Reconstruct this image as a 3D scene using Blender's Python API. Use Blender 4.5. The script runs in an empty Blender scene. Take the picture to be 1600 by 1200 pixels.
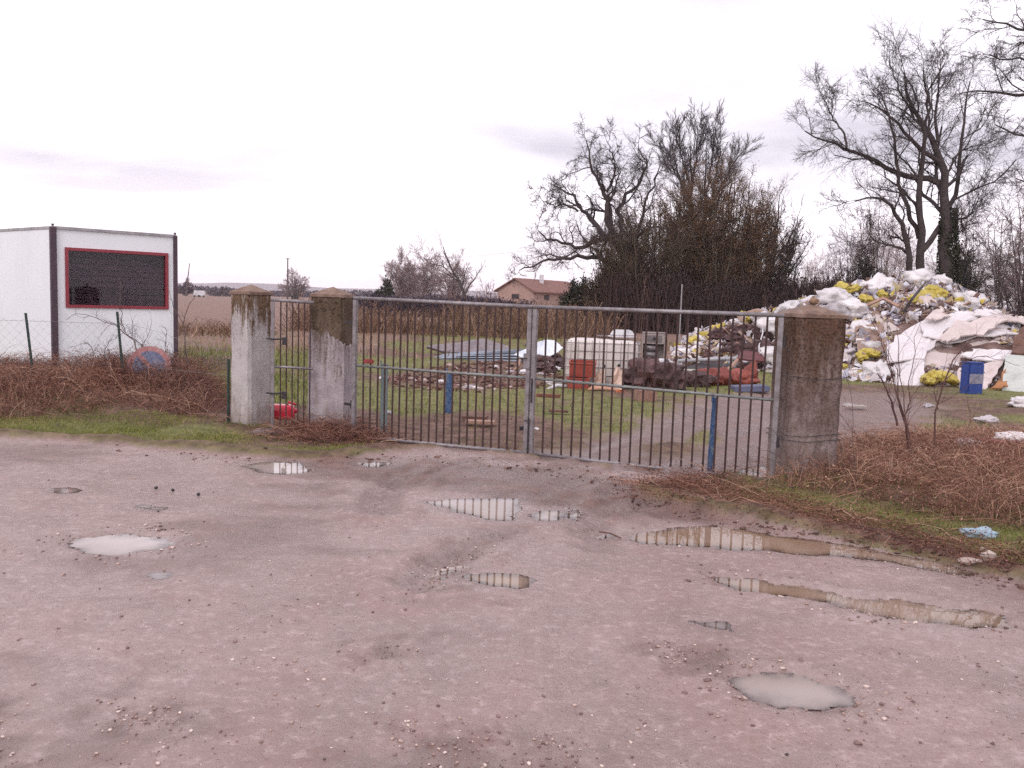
import bpy, bmesh, math, random
import numpy as np
from mathutils import Vector, Matrix, noise as mnoise
PI = math.pi
R = math.radians
rng = np.random.RandomState(7)
random.seed(7)
sc = bpy.context.scene
col = sc.collection

# ------------------------------------------------------------------ camera
F_PX, EYE = 1350.0, 1.65
PITCH, ROLL = R(5.46), R(1.83)
fwd = np.array([0, math.cos(PITCH), -math.sin(PITCH)])
up0 = np.array([0, math.sin(PITCH), math.cos(PITCH)])
rt0 = np.array([1.0, 0, 0])
rt = math.cos(ROLL) * rt0 + math.sin(ROLL) * up0
upv = -math.sin(ROLL) * rt0 + math.cos(ROLL) * up0
cd = bpy.data.cameras.new('camera')
cam = bpy.data.objects.new('camera', cd)
col.objects.link(cam)
cd.sensor_width = 36.0
cd.lens = 36.0 * F_PX / 1600.0
cd.clip_start, cd.clip_end = 0.05, 9000
m = Matrix(((rt[0], upv[0], -fwd[0], 0), (rt[1], upv[1], -fwd[1], 0), (rt[2], upv[2], -fwd[2], EYE), (0, 0, 0, 1)))
cam.matrix_world = m
sc.camera = cam

# ------------------------------------------------------------------ sky
SUN_EL, SUN_ROT = R(38), R(205)
w = bpy.data.worlds.new('World')
sc.world = w
w.use_nodes = True
nt = w.node_tree
N, L = nt.nodes, nt.links
N.clear()
wo = N.new('ShaderNodeOutputWorld')
bg = N.new('ShaderNodeBackground')
sky = N.new('ShaderNodeTexSky')
sky.sky_type = 'NISHITA'
sky.sun_disc = False
sky.sun_elevation, sky.sun_rotation = SUN_EL, SUN_ROT
tc = N.new('ShaderNodeTexCoord')
sep = N.new('ShaderNodeSeparateXYZ')
L.new(tc.outputs['Generated'], sep.inputs[0])
# overcast deck: project the direction onto a flat layer above
def wmath(op, a, b=None, clamp=False):
    n = N.new('ShaderNodeMath'); n.operation = op; n.use_clamp = clamp
    for i, v in enumerate((a, b)):
        if v is None: continue
        if isinstance(v, (int, float)): n.inputs[i].default_value = v
        else: L.new(v, n.inputs[i])
    return n.outputs[0]
zc = wmath('ADD', wmath('MAXIMUM', sep.outputs[2], 0.0), 0.16)
comb = N.new('ShaderNodeCombineXYZ')
L.new(wmath('DIVIDE', sep.outputs[0], zc), comb.inputs[0])
L.new(wmath('DIVIDE', sep.outputs[1], zc), comb.inputs[1])
mp = N.new('ShaderNodeMapping')
mp.inputs['Scale'].default_value = (0.55, 0.9, 1)
mp.inputs['Rotation'].default_value = (0, 0, R(-8))
mp.inputs['Location'].default_value = (3.1, 1.7, 0)
L.new(comb.outputs[0], mp.inputs[0])
nz = N.new('ShaderNodeTexNoise')
nz.inputs['Scale'].default_value = 1.15
nz.inputs['Detail'].default_value = 6
nz.inputs['Roughness'].default_value = 0.5
nz.inputs['Distortion'].default_value = 0.3
L.new(mp.outputs[0], nz.inputs['Vector'])
rp = N.new('ShaderNodeValToRGB')
cr = rp.color_ramp
cr.elements[0].position = 0.37; cr.elements[0].color = (6.1, 5.7, 6.5, 1)
cr.elements[1].position = 0.64; cr.elements[1].color = (14.5, 13.6, 14.6, 1)
e = cr.elements.new(0.51); e.color = (10.2, 9.55, 10.5, 1)
L.new(nz.outputs['Fac'], rp.inputs[0])
mx = N.new('ShaderNodeMix'); mx.data_type = 'RGBA'
mx.inputs['Factor'].default_value = 0.94
L.new(sky.outputs[0], mx.inputs[6]); L.new(rp.outputs[0], mx.inputs[7])
# brighter pinkish band low over the fields
hz = N.new('ShaderNodeMapRange')
hz.inputs['From Min'].default_value = 0.0; hz.inputs['From Max'].default_value = 0.16
hz.inputs['To Min'].default_value = 0.75; hz.inputs['To Max'].default_value = 0.0
L.new(sep.outputs[2], hz.inputs[0])
mx2 = N.new('ShaderNodeMix'); mx2.data_type = 'RGBA'
mx2.inputs[7].default_value = (13.5, 12.4, 12.9, 1)
L.new(hz.outputs[0], mx2.inputs[0]); L.new(mx.outputs[2], mx2.inputs[6])
L.new(mx2.outputs[2], bg.inputs[0])
bg.inputs[1].default_value = 0.1
L.new(bg.outputs[0], wo.inputs[0])
w.cycles.sampling_method = 'AUTOMATIC'

sd = bpy.data.lights.new('sun', 'SUN')
sun = bpy.data.objects.new('sun', sd)
col.objects.link(sun)
sd.energy = 0.8
sd.angle = R(25)
sd.color = (1.0, 0.95, 0.92)
sdir = Vector((math.sin(SUN_ROT) * math.cos(SUN_EL), math.cos(SUN_ROT) * math.cos(SUN_EL), math.sin(SUN_EL)))
sun.rotation_euler = sdir.to_track_quat('Z', 'Y').to_euler()
sun.location = (0, 0, 30)
sc.view_settings.view_transform = 'Standard'
sc.view_settings.look = 'None'
sc.view_settings.gamma = 1
sc.view_settings.exposure = 0.38
sc.view_settings.use_curve_mapping = False
sc.cycles.max_bounces = 6
sc.cycles.diffuse_bounces = 3
sc.cycles.volume_bounces = 1
sc.cycles.volume_step_rate = 4
sc.cycles.use_denoising = False

# ------------------------------------------------------------------ geometry helpers
def ray(px, py):
    d = fwd * F_PX + rt * (px - 800.0) + upv * (600.0 - py)
    return d / d[1]
def V(px, py, Y):
    d = ray(px, py)
    return np.array([d[0] * Y, Y, EYE + d[2] * Y])
def G(px, py, z=0.0):
    d = ray(px, py)
    t = (z - EYE) / d[2]
    return np.array([d[0] * t, t, z])
def horizon(px):
    return 471 + 0.032 * (px - 800)

def tag(o, label=None, cat=None, group=None, kind=None):
    if label: o['label'] = label
    if cat: o['category'] = cat
    if group: o['group'] = group
    if kind: o['kind'] = kind
    return o
def empty(name, loc, label=None, cat=None, group=None, rz=0):
    o = bpy.data.objects.new(name, None)
    o.empty_display_size = 0.1
    col.objects.link(o)
    o.location = loc
    o.rotation_euler = (0, 0, rz)
    tag(o, label, cat, group)
    return o
def link_mesh(name, me, mat=None, parent=None, world=True):
    o = bpy.data.objects.new(name, me)
    col.objects.link(o)
    if mat is not None and not me.materials:
        me.materials.append(mat)
    if parent is not None:
        o.parent = parent
        if world:   # verts are in world coordinates: undo the parent's transform
            o.matrix_parent_inverse = (Matrix.Translation(parent.location) @ parent.rotation_euler.to_matrix().to_4x4()).inverted()
    return o
def npmesh(name, verts, faces, smooth=False, tint=None, attr='tint'):
    verts = np.ascontiguousarray(verts, dtype=np.float32).reshape(-1, 3)
    me = bpy.data.meshes.new(name)
    fl = faces if isinstance(faces, list) else [faces]
    fl = [np.ascontiguousarray(f, dtype=np.int32) for f in fl if len(f)]
    loops = np.concatenate([f.ravel() for f in fl])
    tot = np.concatenate([np.full(len(f), f.shape[1], dtype=np.int32) for f in fl])
    start = np.concatenate([[0], np.cumsum(tot)[:-1]]).astype(np.int32)
    me.vertices.add(len(verts)); me.vertices.foreach_set('co', verts.ravel())
    me.loops.add(len(loops)); me.loops.foreach_set('vertex_index', loops)
    me.polygons.add(len(tot)); me.polygons.foreach_set('loop_start', start)
    me.polygons.foreach_set('loop_total', tot)
    if smooth: me.polygons.foreach_set('use_smooth', np.ones(len(tot), dtype=bool))
    if tint is not None:
        a = me.attributes.new(attr, 'FLOAT_COLOR' if np.ndim(tint) == 2 else 'FLOAT', 'POINT')
        if np.ndim(tint) == 2: a.data.foreach_set('color', np.ascontiguousarray(tint, dtype=np.float32).ravel())
        else: a.data.foreach_set('value', np.ascontiguousarray(tint, dtype=np.float32))
    me.update(calc_edges=True)
    return me

class MB:
    """collects shapes into one mesh"""
    def __init__(s): s.v = []; s.f = []
    def add(s, vs, fs):
        b = len(s.v); s.v += [tuple(map(float, x)) for x in vs]; s.f += [tuple(i + b for i in f) for f in fs]
    def box(s, c, sz, M=None):
        vs = []
        for dz in (-1, 1):
            for dx, dy in ((-1, -1), (1, -1), (1, 1), (-1, 1)):
                p = Vector((dx * sz[0] / 2, dy * sz[1] / 2, dz * sz[2] / 2))
                if M is not None: p = M @ p
                vs.append((p[0] + c[0], p[1] + c[1], p[2] + c[2]))
        s.add(vs, [(0, 3, 2, 1), (4, 5, 6, 7), (0, 1, 5, 4), (1, 2, 6, 5), (2, 3, 7, 6), (3, 0, 4, 7)])
    def prism(s, poly, z0, z1, taper=1.0, cxy=None):
        n = len(poly)
        cx, cy = cxy if cxy else (sum(p[0] for p in poly) / n, sum(p[1] for p in poly) / n)
        vs = [(p[0], p[1], z0) for p in poly] + [(cx + (p[0] - cx) * taper, cy + (p[1] - cy) * taper, z1) for p in poly]
        s.add(vs, [tuple(range(n - 1, -1, -1)), tuple(range(n, 2 * n))] + [(i, (i + 1) % n, n + (i + 1) % n, n + i) for i in range(n)])
    def tube(s, pts, r, k=8, caps=True):
        pts = [Vector(p) for p in pts]
        rs = r if isinstance(r, (list, tuple)) else [r] * len(pts)
        b = len(s.v)
        for i, p in enumerate(pts):
            t = (pts[min(i + 1, len(pts) - 1)] - pts[max(i - 1, 0)]).normalized()
            ref = Vector((0, 0, 1)) if abs(t.z) < 0.9 else Vector((1, 0, 0))
            a = t.cross(ref).normalized(); c = t.cross(a)
            for j in range(k):
                q = p + (a * math.cos(2 * PI * j / k) + c * math.sin(2 * PI * j / k)) * rs[i]
                s.v.append(tuple(q))
        for i in range(len(pts) - 1):
            for j in range(k):
                s.f.append((b + i * k + j, b + i * k + (j + 1) % k, b + (i + 1) * k + (j + 1) % k, b + (i + 1) * k + j))
        if caps:
            s.f.append(tuple(b + j for j in range(k - 1, -1, -1)))
            s.f.append(tuple(b + (len(pts) - 1) * k + j for j in range(k)))
    def mesh(s, name, smooth=False, bevel=0):
        me = bpy.data.meshes.new(name)
        me.from_pydata(s.v, [], s.f)
        if bevel:
            bm = bmesh.new(); bm.from_mesh(me)
            bmesh.ops.recalc_face_normals(bm, faces=bm.faces)
            bmesh.ops.bevel(bm, geom=[e for e in bm.edges if e.calc_face_angle(0) > 0.4], offset=bevel, segments=2, affect='EDGES')
            bm.to_mesh(me); bm.free()
        else:
            bm = bmesh.new(); bm.from_mesh(me); bmesh.ops.recalc_face_normals(bm, faces=bm.faces); bm.to_mesh(me); bm.free()
        if smooth:
            me.polygons.foreach_set('use_smooth', [True] * len(me.polygons))
        me.update()
        return me
    def build(s, name, mat, parent=None, smooth=False, bevel=0, world=True):
        return link_mesh(name, s.mesh(name, smooth, bevel), mat, parent, world)

def unit(a):
    return a / np.maximum(np.linalg.norm(a, axis=-1, keepdims=True), 1e-9)
def tubes(P, Rr, k=3):
    Nn, n, _ = P.shape
    T = np.empty_like(P)
    T[:, 1:-1] = P[:, 2:] - P[:, :-2]; T[:, 0] = P[:, 1] - P[:, 0]; T[:, -1] = P[:, -1] - P[:, -2]
    T = unit(T)
    ref = np.tile(np.array([0.31, 0.9, 0.2]), (Nn, 1)); 
    bad = np.abs((T.mean(1) * ref).sum(-1)) > 0.85
    ref[bad] = (0.9, -0.3, 0.1)
    A = unit(np.cross(T, ref[:, None, :])); B = np.cross(T, A)
    ang = np.arange(k) * 2 * PI / k
    ring = P[:, :, None, :] + Rr[:, :, None, None] * (A[:, :, None, :] * np.cos(ang)[None, None, :, None] + B[:, :, None, :] * np.sin(ang)[None, None, :, None])
    verts = ring.reshape(-1, 3)
    base = (np.arange(Nn) * n * k)[:, None, None]
    i = (np.arange(n - 1) * k)[None, :, None]
    j = np.arange(k)[None, None, :]; j2 = (j + 1) % k
    q = np.stack([base + i + j, base + i + j2, base + i + k + j2, base + i + k + j], -1).reshape(-1, 4)
    return verts, q
def ribbons(P, W, side=None):
    Nn, n, _ = P.shape
    T = unit(P[:, -1] - P[:, 0])
    if side is None:
        side = unit(np.cross(T, rng.randn(Nn, 3)))
    S = side[:, None, :] * W[:, :, None]
    verts = np.stack([P - S, P + S], 2).reshape(-1, 3)
    base = (np.arange(Nn) * n * 2)[:, None]
    i = (np.arange(n - 1) * 2)[None, :]
    q = np.stack([base + i, base + i + 1, base + i + 3, base + i + 2], -1).reshape(-1, 4)
    return verts, q

def _hash(ix, iy, seed):
    h = (ix.astype(np.int64) * 374761393 + iy.astype(np.int64) * 668265263 + seed * 974711) & 0xffffffff
    h = ((h ^ (h >> 13)) * 1274126177) & 0xffffffff
    return ((h ^ (h >> 16)) & 0xffff) / 65535.0
def vnoise(x, y, seed=0):
    x = np.asarray(x, float); y = np.asarray(y, float)
    ix = np.floor(x); iy = np.floor(y); fx = x - ix; fy = y - iy
    fx = fx * fx * (3 - 2 * fx); fy = fy * fy * (3 - 2 * fy)
    a = _hash(ix, iy, seed); b = _hash(ix + 1, iy, seed); c = _hash(ix, iy + 1, seed); d = _hash(ix + 1, iy + 1, seed)
    return (a + (b - a) * fx) * (1 - fy) + (c + (d - c) * fx) * fy
def fbm(x, y, seed=0, octv=4, gain=0.5):
    s = 0; a = 1; t = 0
    for o in range(octv):
        s = s + a * (vnoise(x * 2 ** o + 17.3 * o, y * 2 ** o - 9.1 * o, seed + o) - 0.5); t += a; a *= gain
    return s / t * 2      # about -1..1
def sstep(a, b, x):
    t = np.clip((x - a) / (b - a), 0, 1); return t * t * (3 - 2 * t)
def sdist(poly, x, y):
    """signed distance, positive inside"""
    x = np.asarray(x, float); y = np.asarray(y, float)
    d = np.full(x.shape, 1e9); ins = np.zeros(x.shape, bool)
    n = len(poly)
    for i in range(n):
        x0, y0 = poly[i]; x1, y1 = poly[(i + 1) % n]
        ex, ey = x1 - x0, y1 - y0
        t = np.clip(((x - x0) * ex + (y - y0) * ey) / (ex * ex + ey * ey + 1e-12), 0, 1)
        d = np.minimum(d, np.hypot(x - x0 - t * ex, y - y0 - t * ey))
        c = ((y0 > y) != (y1 > y))
        with np.errstate(divide='ignore', invalid='ignore'):
            xi = ex * (y - y0) / (ey if ey != 0 else 1e-12) + x0
        ins ^= (c & (x < xi))
    return np.where(ins, d, -d)
def pdist(path, x, y):
    """distance to a path and length along it"""
    d = np.full(np.shape(x), 1e9); s = np.zeros(np.shape(x)); acc = 0
    for i in range(len(path) - 1):
        x0, y0 = path[i]; x1, y1 = path[i + 1]
        ex, ey = x1 - x0, y1 - y0; l = math.hypot(ex, ey)
        t = np.clip(((x - x0) * ex + (y - y0) * ey) / (l * l), 0, 1)
        dd = np.hypot(x - x0 - t * ex, y - y0 - t * ey)
        s = np.where(dd < d, acc + t * l, s); d = np.minimum(d, dd); acc += l
    return d, s
def gpoly(pts):
    return [tuple(G(*p)[:2]) for p in pts]

# ------------------------------------------------------------------ materials
MATS = {}
def newmat(name):
    mt = bpy.data.materials.new(name); mt.use_nodes = True
    t = mt.node_tree; t.nodes.clear()
    out = t.nodes.new('ShaderNodeOutputMaterial'); b = t.nodes.new('ShaderNodeBsdfPrincipled')
    t.links.new(b.outputs[0], out.inputs[0])
    return mt, t, b
def nnode(t, vec, scale, detail=4, rough=0.55, dist=0.0):
    n = t.nodes.new('ShaderNodeTexNoise')
    n.inputs['Scale'].default_value = scale; n.inputs['Detail'].default_value = detail
    n.inputs['Roughness'].default_value = rough; n.inputs['Distortion'].default_value = dist
    if vec is not None: t.links.new(vec, n.inputs['Vector'])
    return n.outputs['Fac']
def ramp(t, fac, stops):
    n = t.nodes.new('ShaderNodeValToRGB'); c = n.color_ramp
    while len(c.elements) > 1: c.elements.remove(c.elements[-1])
    for i, (p, k) in enumerate(stops):
        k = k if len(k) == 4 else (*k, 1)
        if i == 0: c.elements[0].position = p; c.elements[0].color = k
        else: e = c.elements.new(p); e.color = k
    t.links.new(fac, n.inputs[0])
    return n.outputs[0]
def mixc(t, fac, a, b, blend='MIX'):
    n = t.nodes.new('ShaderNodeMix'); n.data_type = 'RGBA'; n.blend_type = blend
    for i, v in ((0, fac), (6, a), (7, b)):
        if isinstance(v, (int, float)): n.inputs[i].default_value = v
        elif isinstance(v, tuple): n.inputs[i].default_value = v if len(v) == 4 else (*v, 1)
        else: t.links.new(v, n.inputs[i])
    return n.outputs[2]
def tmath(t, op, a, b=None, c=None, clamp=False):
    n = t.nodes.new('ShaderNodeMath'); n.operation = op; n.use_clamp = clamp
    for i, v in enumerate((a, b, c)):
        if v is None: continue
        if isinstance(v, (int, float)): n.inputs[i].default_value = v
        else: t.links.new(v, n.inputs[i])
    return n.outputs[0]
def maprange(t, v, a, b, c=0.0, d=1.0):
    n = t.nodes.new('ShaderNodeMapRange')
    t.links.new(v, n.inputs[0])
    for i, x in enumerate((a, b, c, d)): n.inputs[i + 1].default_value = x
    return n.outputs[0]
def bump(t, h, strength, dist, bsdf):
    n = t.nodes.new('ShaderNodeBump'); n.inputs['Strength'].default_value = strength; n.inputs['Distance'].default_value = dist
    t.links.new(h, n.inputs['Height']); t.links.new(n.outputs[0], bsdf.inputs['Normal'])
def pos(t):
    return t.nodes.new('ShaderNodeNewGeometry').outputs['Position']
def attr(t, name):
    n = t.nodes.new('ShaderNodeAttribute'); n.attribute_name = name
    return n
def M(name, c1, c2=None, scale=6.0, rough=0.7, c3=None, metallic=0.0, bmp=0.3, bscale=None, bdist=0.01, rnd=0.0, spec=0.5):
    """plain weathered material: two or three tones mixed by noise in world space"""
    if name in MATS: return MATS[name]
    mt, t, b = newmat(name)
    p = pos(t)
    c2 = c2 or tuple(x * 0.6 for x in c1)
    f = nnode(t, p, scale, 6, 0.62)
    stops = [(0.34, c2), (0.6, c1)] if c3 is None else [(0.32, c2), (0.5, c1), (0.68, c3)]
    c = ramp(t, f, stops)
    fine = nnode(t, p, scale * 7, 3, 0.6)
    c = mixc(t, maprange(t, fine, 0.3, 0.7, 0.0, 0.35), c, tuple(x * 0.55 for x in c1))
    if rnd:
        oi = t.nodes.new('ShaderNodeObjectInfo')
        hs = t.nodes.new('ShaderNodeHueSaturation')
        hs.inputs['Saturation'].default_value = 1.0
        t.links.new(c, hs.inputs['Color'])
        t.links.new(maprange(t, oi.outputs['Random'], 0, 1, 1 - rnd, 1 + rnd * 0.5), hs.inputs['Value'])
        c = hs.outputs[0]
    t.links.new(c, b.inputs['Base Color'])
    t.links.new(maprange(t, fine, 0.2, 0.8, max(rough - 0.12, 0.03), min(rough + 0.12, 1)), b.inputs['Roughness'])
    b.inputs['Metallic'].default_value = metallic
    b.inputs['Specular IOR Level'].default_value = spec
    if bmp: bump(t, nnode(t, p, bscale or scale * 4, 5, 0.65), bmp, bdist, b)
    MATS[name] = mt
    return mt
def tintmat(name, stops, rough=0.8, transl=0.0, attrname='tint', spec=0.3):
    if name in MATS: return MATS[name]
    mt, t, b = newmat(name)
    a = attr(t, attrname)
    c = ramp(t, a.outputs['Fac'], stops)
    t.links.new(c, b.inputs['Base Color'])
    b.inputs['Roughness'].default_value = rough
    b.inputs['Specular IOR Level'].default_value = spec
    MATS[name] = mt
    return mt

# ------------------------------------------------------------------ ground plan (ground coordinates, metres)
ROAD = gpoly([(-900, 640), (-300, 668), (0, 684), (120, 691), (250, 702), (400, 715), (520, 722), (600, 708), (700, 701), (830, 716),
              (1000, 738), (1120, 750), (1095, 760), (1000, 766), (1050, 788), (1120, 803), (1200, 822), (1330, 846), (1450, 871), (1600, 914), (2100, 1090)]) + [(14, -6), (-30, -6)]
TRACK = gpoly([(820, 722), (880, 696), (960, 674), (1020, 655), (1050, 632), (1110, 622), (1190, 618), (1290, 612), (1400, 618), (1470, 640), (1420, 676), (1330, 702), (1250, 735), (1215, 752), (1120, 758), (1000, 745)])
ISLAND = gpoly([(940, 726), (1000, 708), (1060, 696), (1110, 676), (1130, 690), (1080, 712), (1010, 728)])
DEBRIS = gpoly([(590, 600), (640, 585), (720, 572), (830, 570), (880, 590), (860, 612), (760, 622), (690, 618), (620, 612)])
PUD = {  # name: outline in photo, depth
    'a': [(108, 852), (125, 838), (170, 831), (230, 833), (275, 840), (283, 852), (250, 861), (190, 866), (130, 866)],
    'b': [(370, 728), (415, 721), (470, 721), (484, 736), (450, 742), (405, 740)],
    'c': [(78, 765), (90, 762), (112, 762), (128, 765), (122, 771), (98, 772), (84, 771)],
    'd': [(200, 792), (215, 787), (240, 787), (262, 791), (266, 795), (245, 799), (218, 798)],
    'e': [(668, 784), (700, 780), (760, 778), (815, 778), (822, 800), (815, 815), (760, 812), (700, 798)],
    'f': [(828, 803), (850, 797), (880, 799), (868, 812), (838, 812)],
    'g': [(968, 842), (1000, 830), (1060, 822), (1120, 822), (1180, 830), (1250, 839), (1340, 852), (1430, 868), (1490, 880), (1540, 896), (1500, 898), (1455, 890), (1370, 876), (1300, 868), (1200, 861), (1100, 855), (1030, 850)],
    'h': [(722, 897), (780, 896), (830, 902), (826, 918), (770, 919), (728, 908)],
    'i': [(1115, 903), (1170, 904), (1250, 912), (1340, 928), (1450, 940), (1560, 958), (1585, 980), (1520, 985), (1430, 975), (1350, 962), (1280, 942), (1190, 925), (1130, 914)],
    'j': [(1065, 968), (1110, 966), (1150, 972), (1145, 985), (1095, 983)],
    'k': [(1145, 1062), (1180, 1050), (1240, 1049), (1300, 1062), (1345, 1090), (1340, 1110), (1290, 1114), (1220, 1103), (1165, 1086)],
    'l': [(218, 897), (250, 893), (272, 900), (255, 910), (225, 908)],
    'm': [(560, 724), (590, 720), (612, 723), (600, 729), (572, 730)],
    'n': [(1195, 748), (1150, 742), (1165, 732), (1212, 728), (1225, 740)],
}
PUDG = {k: gpoly(v) for k, v in PUD.items()}
SHALLOW = set('bcdfhjlm')
RUTS = [gpoly([(1090, 770), (1020, 782), (960, 800), (930, 822), (940, 850)]), gpoly([(700, 722), (650, 742), (612, 768), (600, 800)]), gpoly([(730, 860), (690, 890), (655, 925)]),
        gpoly([(1010, 752), (960, 772), (900, 790), (860, 802), (790, 830), (700, 870), (660, 905)]),
        gpoly([(930, 745), (880, 765), (870, 790), (930, 830)]),
        gpoly([(1060, 762), (990, 790), (930, 800), (860, 812)]),
        gpoly([(640, 725), (600, 755), (575, 785), (590, 800)]),
        gpoly([(860, 718), (950, 690), (1040, 662), (1110, 635)]),
        gpoly([(1010, 738), (1080, 700), (1170, 672), (1290, 640)])]
BANK_L = gpoly([(-500, 640), (0, 655), (150, 652), (300, 650), (352, 660), (350, 620), (200, 606), (0, 604), (-500, 600)])
BANK_R = gpoly([(1190, 768), (1320, 785), (1450, 806), (1620, 835), (1900, 890), (1900, 760), (1600, 715), (1450, 700), (1320, 712), (1230, 735)])
LEVEL = -0.006
def masks(x, y):
    x = np.asarray(x, float); y = np.asarray(y, float)
    wob = 0.16 * fbm(x * 1.3, y * 1.3, 3) + 0.09 * fbm(x * 5, y * 5, 4)
    road = sstep(-0.035, 0.045, sdist(ROAD, x, y) + wob * 0.8 + 0.05 * fbm(x * 16, y * 16, 5, 2))
    trk = sstep(-0.25, 0.3, sdist(TRACK, x, y) + 3 * wob)
    trk = trk * (1 - 0.9 * sstep(-0.15, 0.2, sdist(ISLAND, x, y) + 2 * wob))
    return road, trk
def height(x, y):
    x = np.asarray(x, float); y = np.asarray(y, float)
    road, trk = masks(x, y)
    mud = np.maximum(road, trk)
    near = np.exp(-np.hypot(x, y) / 60)
    h = 0.010 * fbm(x * 0.8, y * 0.8, 11, 3) * mud
    h = h + mud * (0.012 * fbm(x * 3.1, y * 3.1, 12, 4) + 0.010 * fbm(x * 9, y * 9, 13, 3, 0.7))
    grass = 1 - mud
    h = h + grass * (0.055 + 0.05 * fbm(x * 0.5, y * 0.5, 21, 3) + 0.035 * fbm(x * 2.3, y * 2.3, 22, 4))
    # scraped lip of earth along the road edge
    de = sdist(ROAD, x, y)
    h = h + (0.045 + 0.045 * (x > 1.5)) * np.exp(-((de + 0.15) / 0.15) ** 2) * (0.6 + 0.8 * fbm(x * 3, y * 3, 31, 3)) * (y > 3)
    h = h + 0.22 * sstep(-0.2, 0.7, sdist(BANK_L, x, y)) + 0.06 * sstep(-0.2, 0.6, sdist(BANK_R, x, y))
    for i, p in enumerate(RUTS):
        d, s = pdist(p, x, y)
        wv = 0.16
        g = np.exp(-(d / wv) ** 2)
        tread = 0.012 * np.sin(s * 55 + 9 * d / wv) * np.exp(-(d / 0.13) ** 4)
        h = h - mud * (0.024 * g * (0.5 + 0.7 * vnoise(x * 1.5, y * 1.5, 40 + i)) - tread) + mud * 0.018 * np.exp(-((d - 0.26) / 0.07) ** 2)
    for k, poly in PUDG.items():
        sdp = sdist(poly, x, y)
        nz_ = 0.08 * fbm(x * 4, y * 4, 50 + ord(k)) + 0.05 * fbm(x * 14, y * 14, 80 + ord(k))
        if k in 'ak': nz_ *= 1.15
        s_ = sdp + nz_
        inside = sstep(-0.09, 0.16 if k not in SHALLOW else 0.20, s_)
        dep = 0.048 if k not in SHALLOW else 0.038
        flat = sstep(-0.35, 0.0, s_)
        h = h * (1 - 0.9 * flat) - dep * inside + 0.008 * flat
        if k in 'aki': h = h + 0.012 * np.exp(-((s_ + 0.06) / 0.05) ** 2)
    return h
def hz_(x, y):
    return float(height(np.array([x]), np.array([y]))[0])

# ------------------------------------------------------------------ ground sheet
def graded(a, b, step, lo, hi, ratio):
    c = list(np.arange(a, b + 1e-6, step))
    s = step; v = c[-1]
    while v < hi: s *= ratio; v += s; c.append(v)
    s = step; v = c[0]; pre = []
    while v > lo: s *= ratio; v -= s; pre.append(v)
    return np.array(pre[::-1] + c)
gx = graded(-6.3, 5.8, 0.031, -3900, 3900, 1.16)
gy = graded(2.2, 10.1, 0.031, -12, 5200, 1.09)
GX, GY = np.meshgrid(gx, gy)
GZ = height(GX, GY)
far = sstep(40, 90, np.hypot(GX, GY))
GZ = GZ * (1 - far)
road_m, trk_m = masks(GX, GY)
FIELD_Y = 40.5
field = sstep(-0.8, 0.8, GY - FIELD_Y + 2.5 * fbm(GX * 0.15, GY * 0.15, 61)) 
field = np.maximum(field * (GX < 30), sstep(0, 2, GY - 75))
leftfield = sstep(0, 1.5, GY - 24 - 0.0 * GX) * (GX < -4.5)
field = np.maximum(field, leftfield)
deb_trk = 0.85 * trk_m
deb = sstep(-0.4, 0.6, sdist(DEBRIS, GX, GY) + 0.8 * fbm(GX * 1.1, GY * 1.1, 63))
# bare brown patches in the yard
patch = sstep(-0.02, 0.30, fbm(GX * 0.45, GY * 0.45, 64, 4)) * (GY > 9) * (1 - np.maximum(road_m, trk_m))
brown = np.maximum(np.maximum(deb, patch), deb_trk)
brown = np.maximum(brown, 0.85 * sstep(0, 1.2, GY - 26) * (GX > 4))
lip = np.exp(-((sdist(ROAD, GX, GY) + 0.16) / 0.16) ** 2) * (GY > 3)
brown = np.maximum(brown, lip * (0.75 + 0.35 * (GX > 1)))
ENTRY = gpoly([(380, 712), (560, 722), (700, 712), (830, 720), (1120, 756), (1005, 770), (1110, 806), (1230, 834), (1100, 826), (1010, 818), (930, 806), (860, 800), (760, 772), (640, 764), (560, 752), (440, 730)])
brown = np.maximum(brown, 0.9 * sstep(-0.12, 0.30, sdist(ENTRY, GX, GY) + 0.55 * fbm(GX * 1.6, GY * 2.2, 65, 5)))
ROUGH = [gpoly(p_) for p_ in ([(100, 1085), (200, 1070), (340, 1100), (320, 1160), (180, 1170)], [(640, 1140), (760, 1130), (900, 1170), (940, 1230), (620, 1230)], [(640, 880), (700, 850), (770, 862), (730, 905), (650, 935)],
                              [(-80, 1060), (60, 1080), (90, 1240), (-100, 1240)], [(560, 1000), (640, 985), (650, 1030), (580, 1050)], [(1000, 1000), (1110, 1010), (1090, 1060), (1010, 1050)])]
for _p in ROUGH: brown = np.maximum(brown, 0.75 * sstep(-0.12, 0.12, sdist(_p, GX, GY) + 0.3 * fbm(GX * 5, GY * 5, 160, 5)) * sstep(-0.4, 0.25, fbm(GX * 9, GY * 9, 161, 3)))
for _i, _p in enumerate(RUTS):
    _d, _s = pdist(_p, GX, GY)
    brown = np.maximum(brown, 0.55 * np.exp(-(_d / 0.13) ** 4) * sstep(-0.5, 0.3, fbm(GX * 2.5, GY * 2.5, 130 + _i)) * np.maximum(road_m, trk_m))
brown = np.maximum(brown, 0.6 * sstep(0.10, 0.45, fbm(GX * 0.6, GY * 1.1, 66, 6, 0.65)) * (GY < 10))
brown = np.maximum(brown, sstep(-0.3, 0.2, np.maximum(sdist(BANK_L, GX, GY), sdist(BANK_R, GX, GY))))
mud = np.maximum(road_m, trk_m)
pdm = np.zeros_like(GX)
for _k, _p in PUDG.items(): pdm = np.maximum(pdm, sstep(-0.22, 0.0, sdist(_p, GX, GY) + 0.10 * fbm(GX * 5, GY * 5, 68)))
smear = np.zeros_like(GX)
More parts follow.
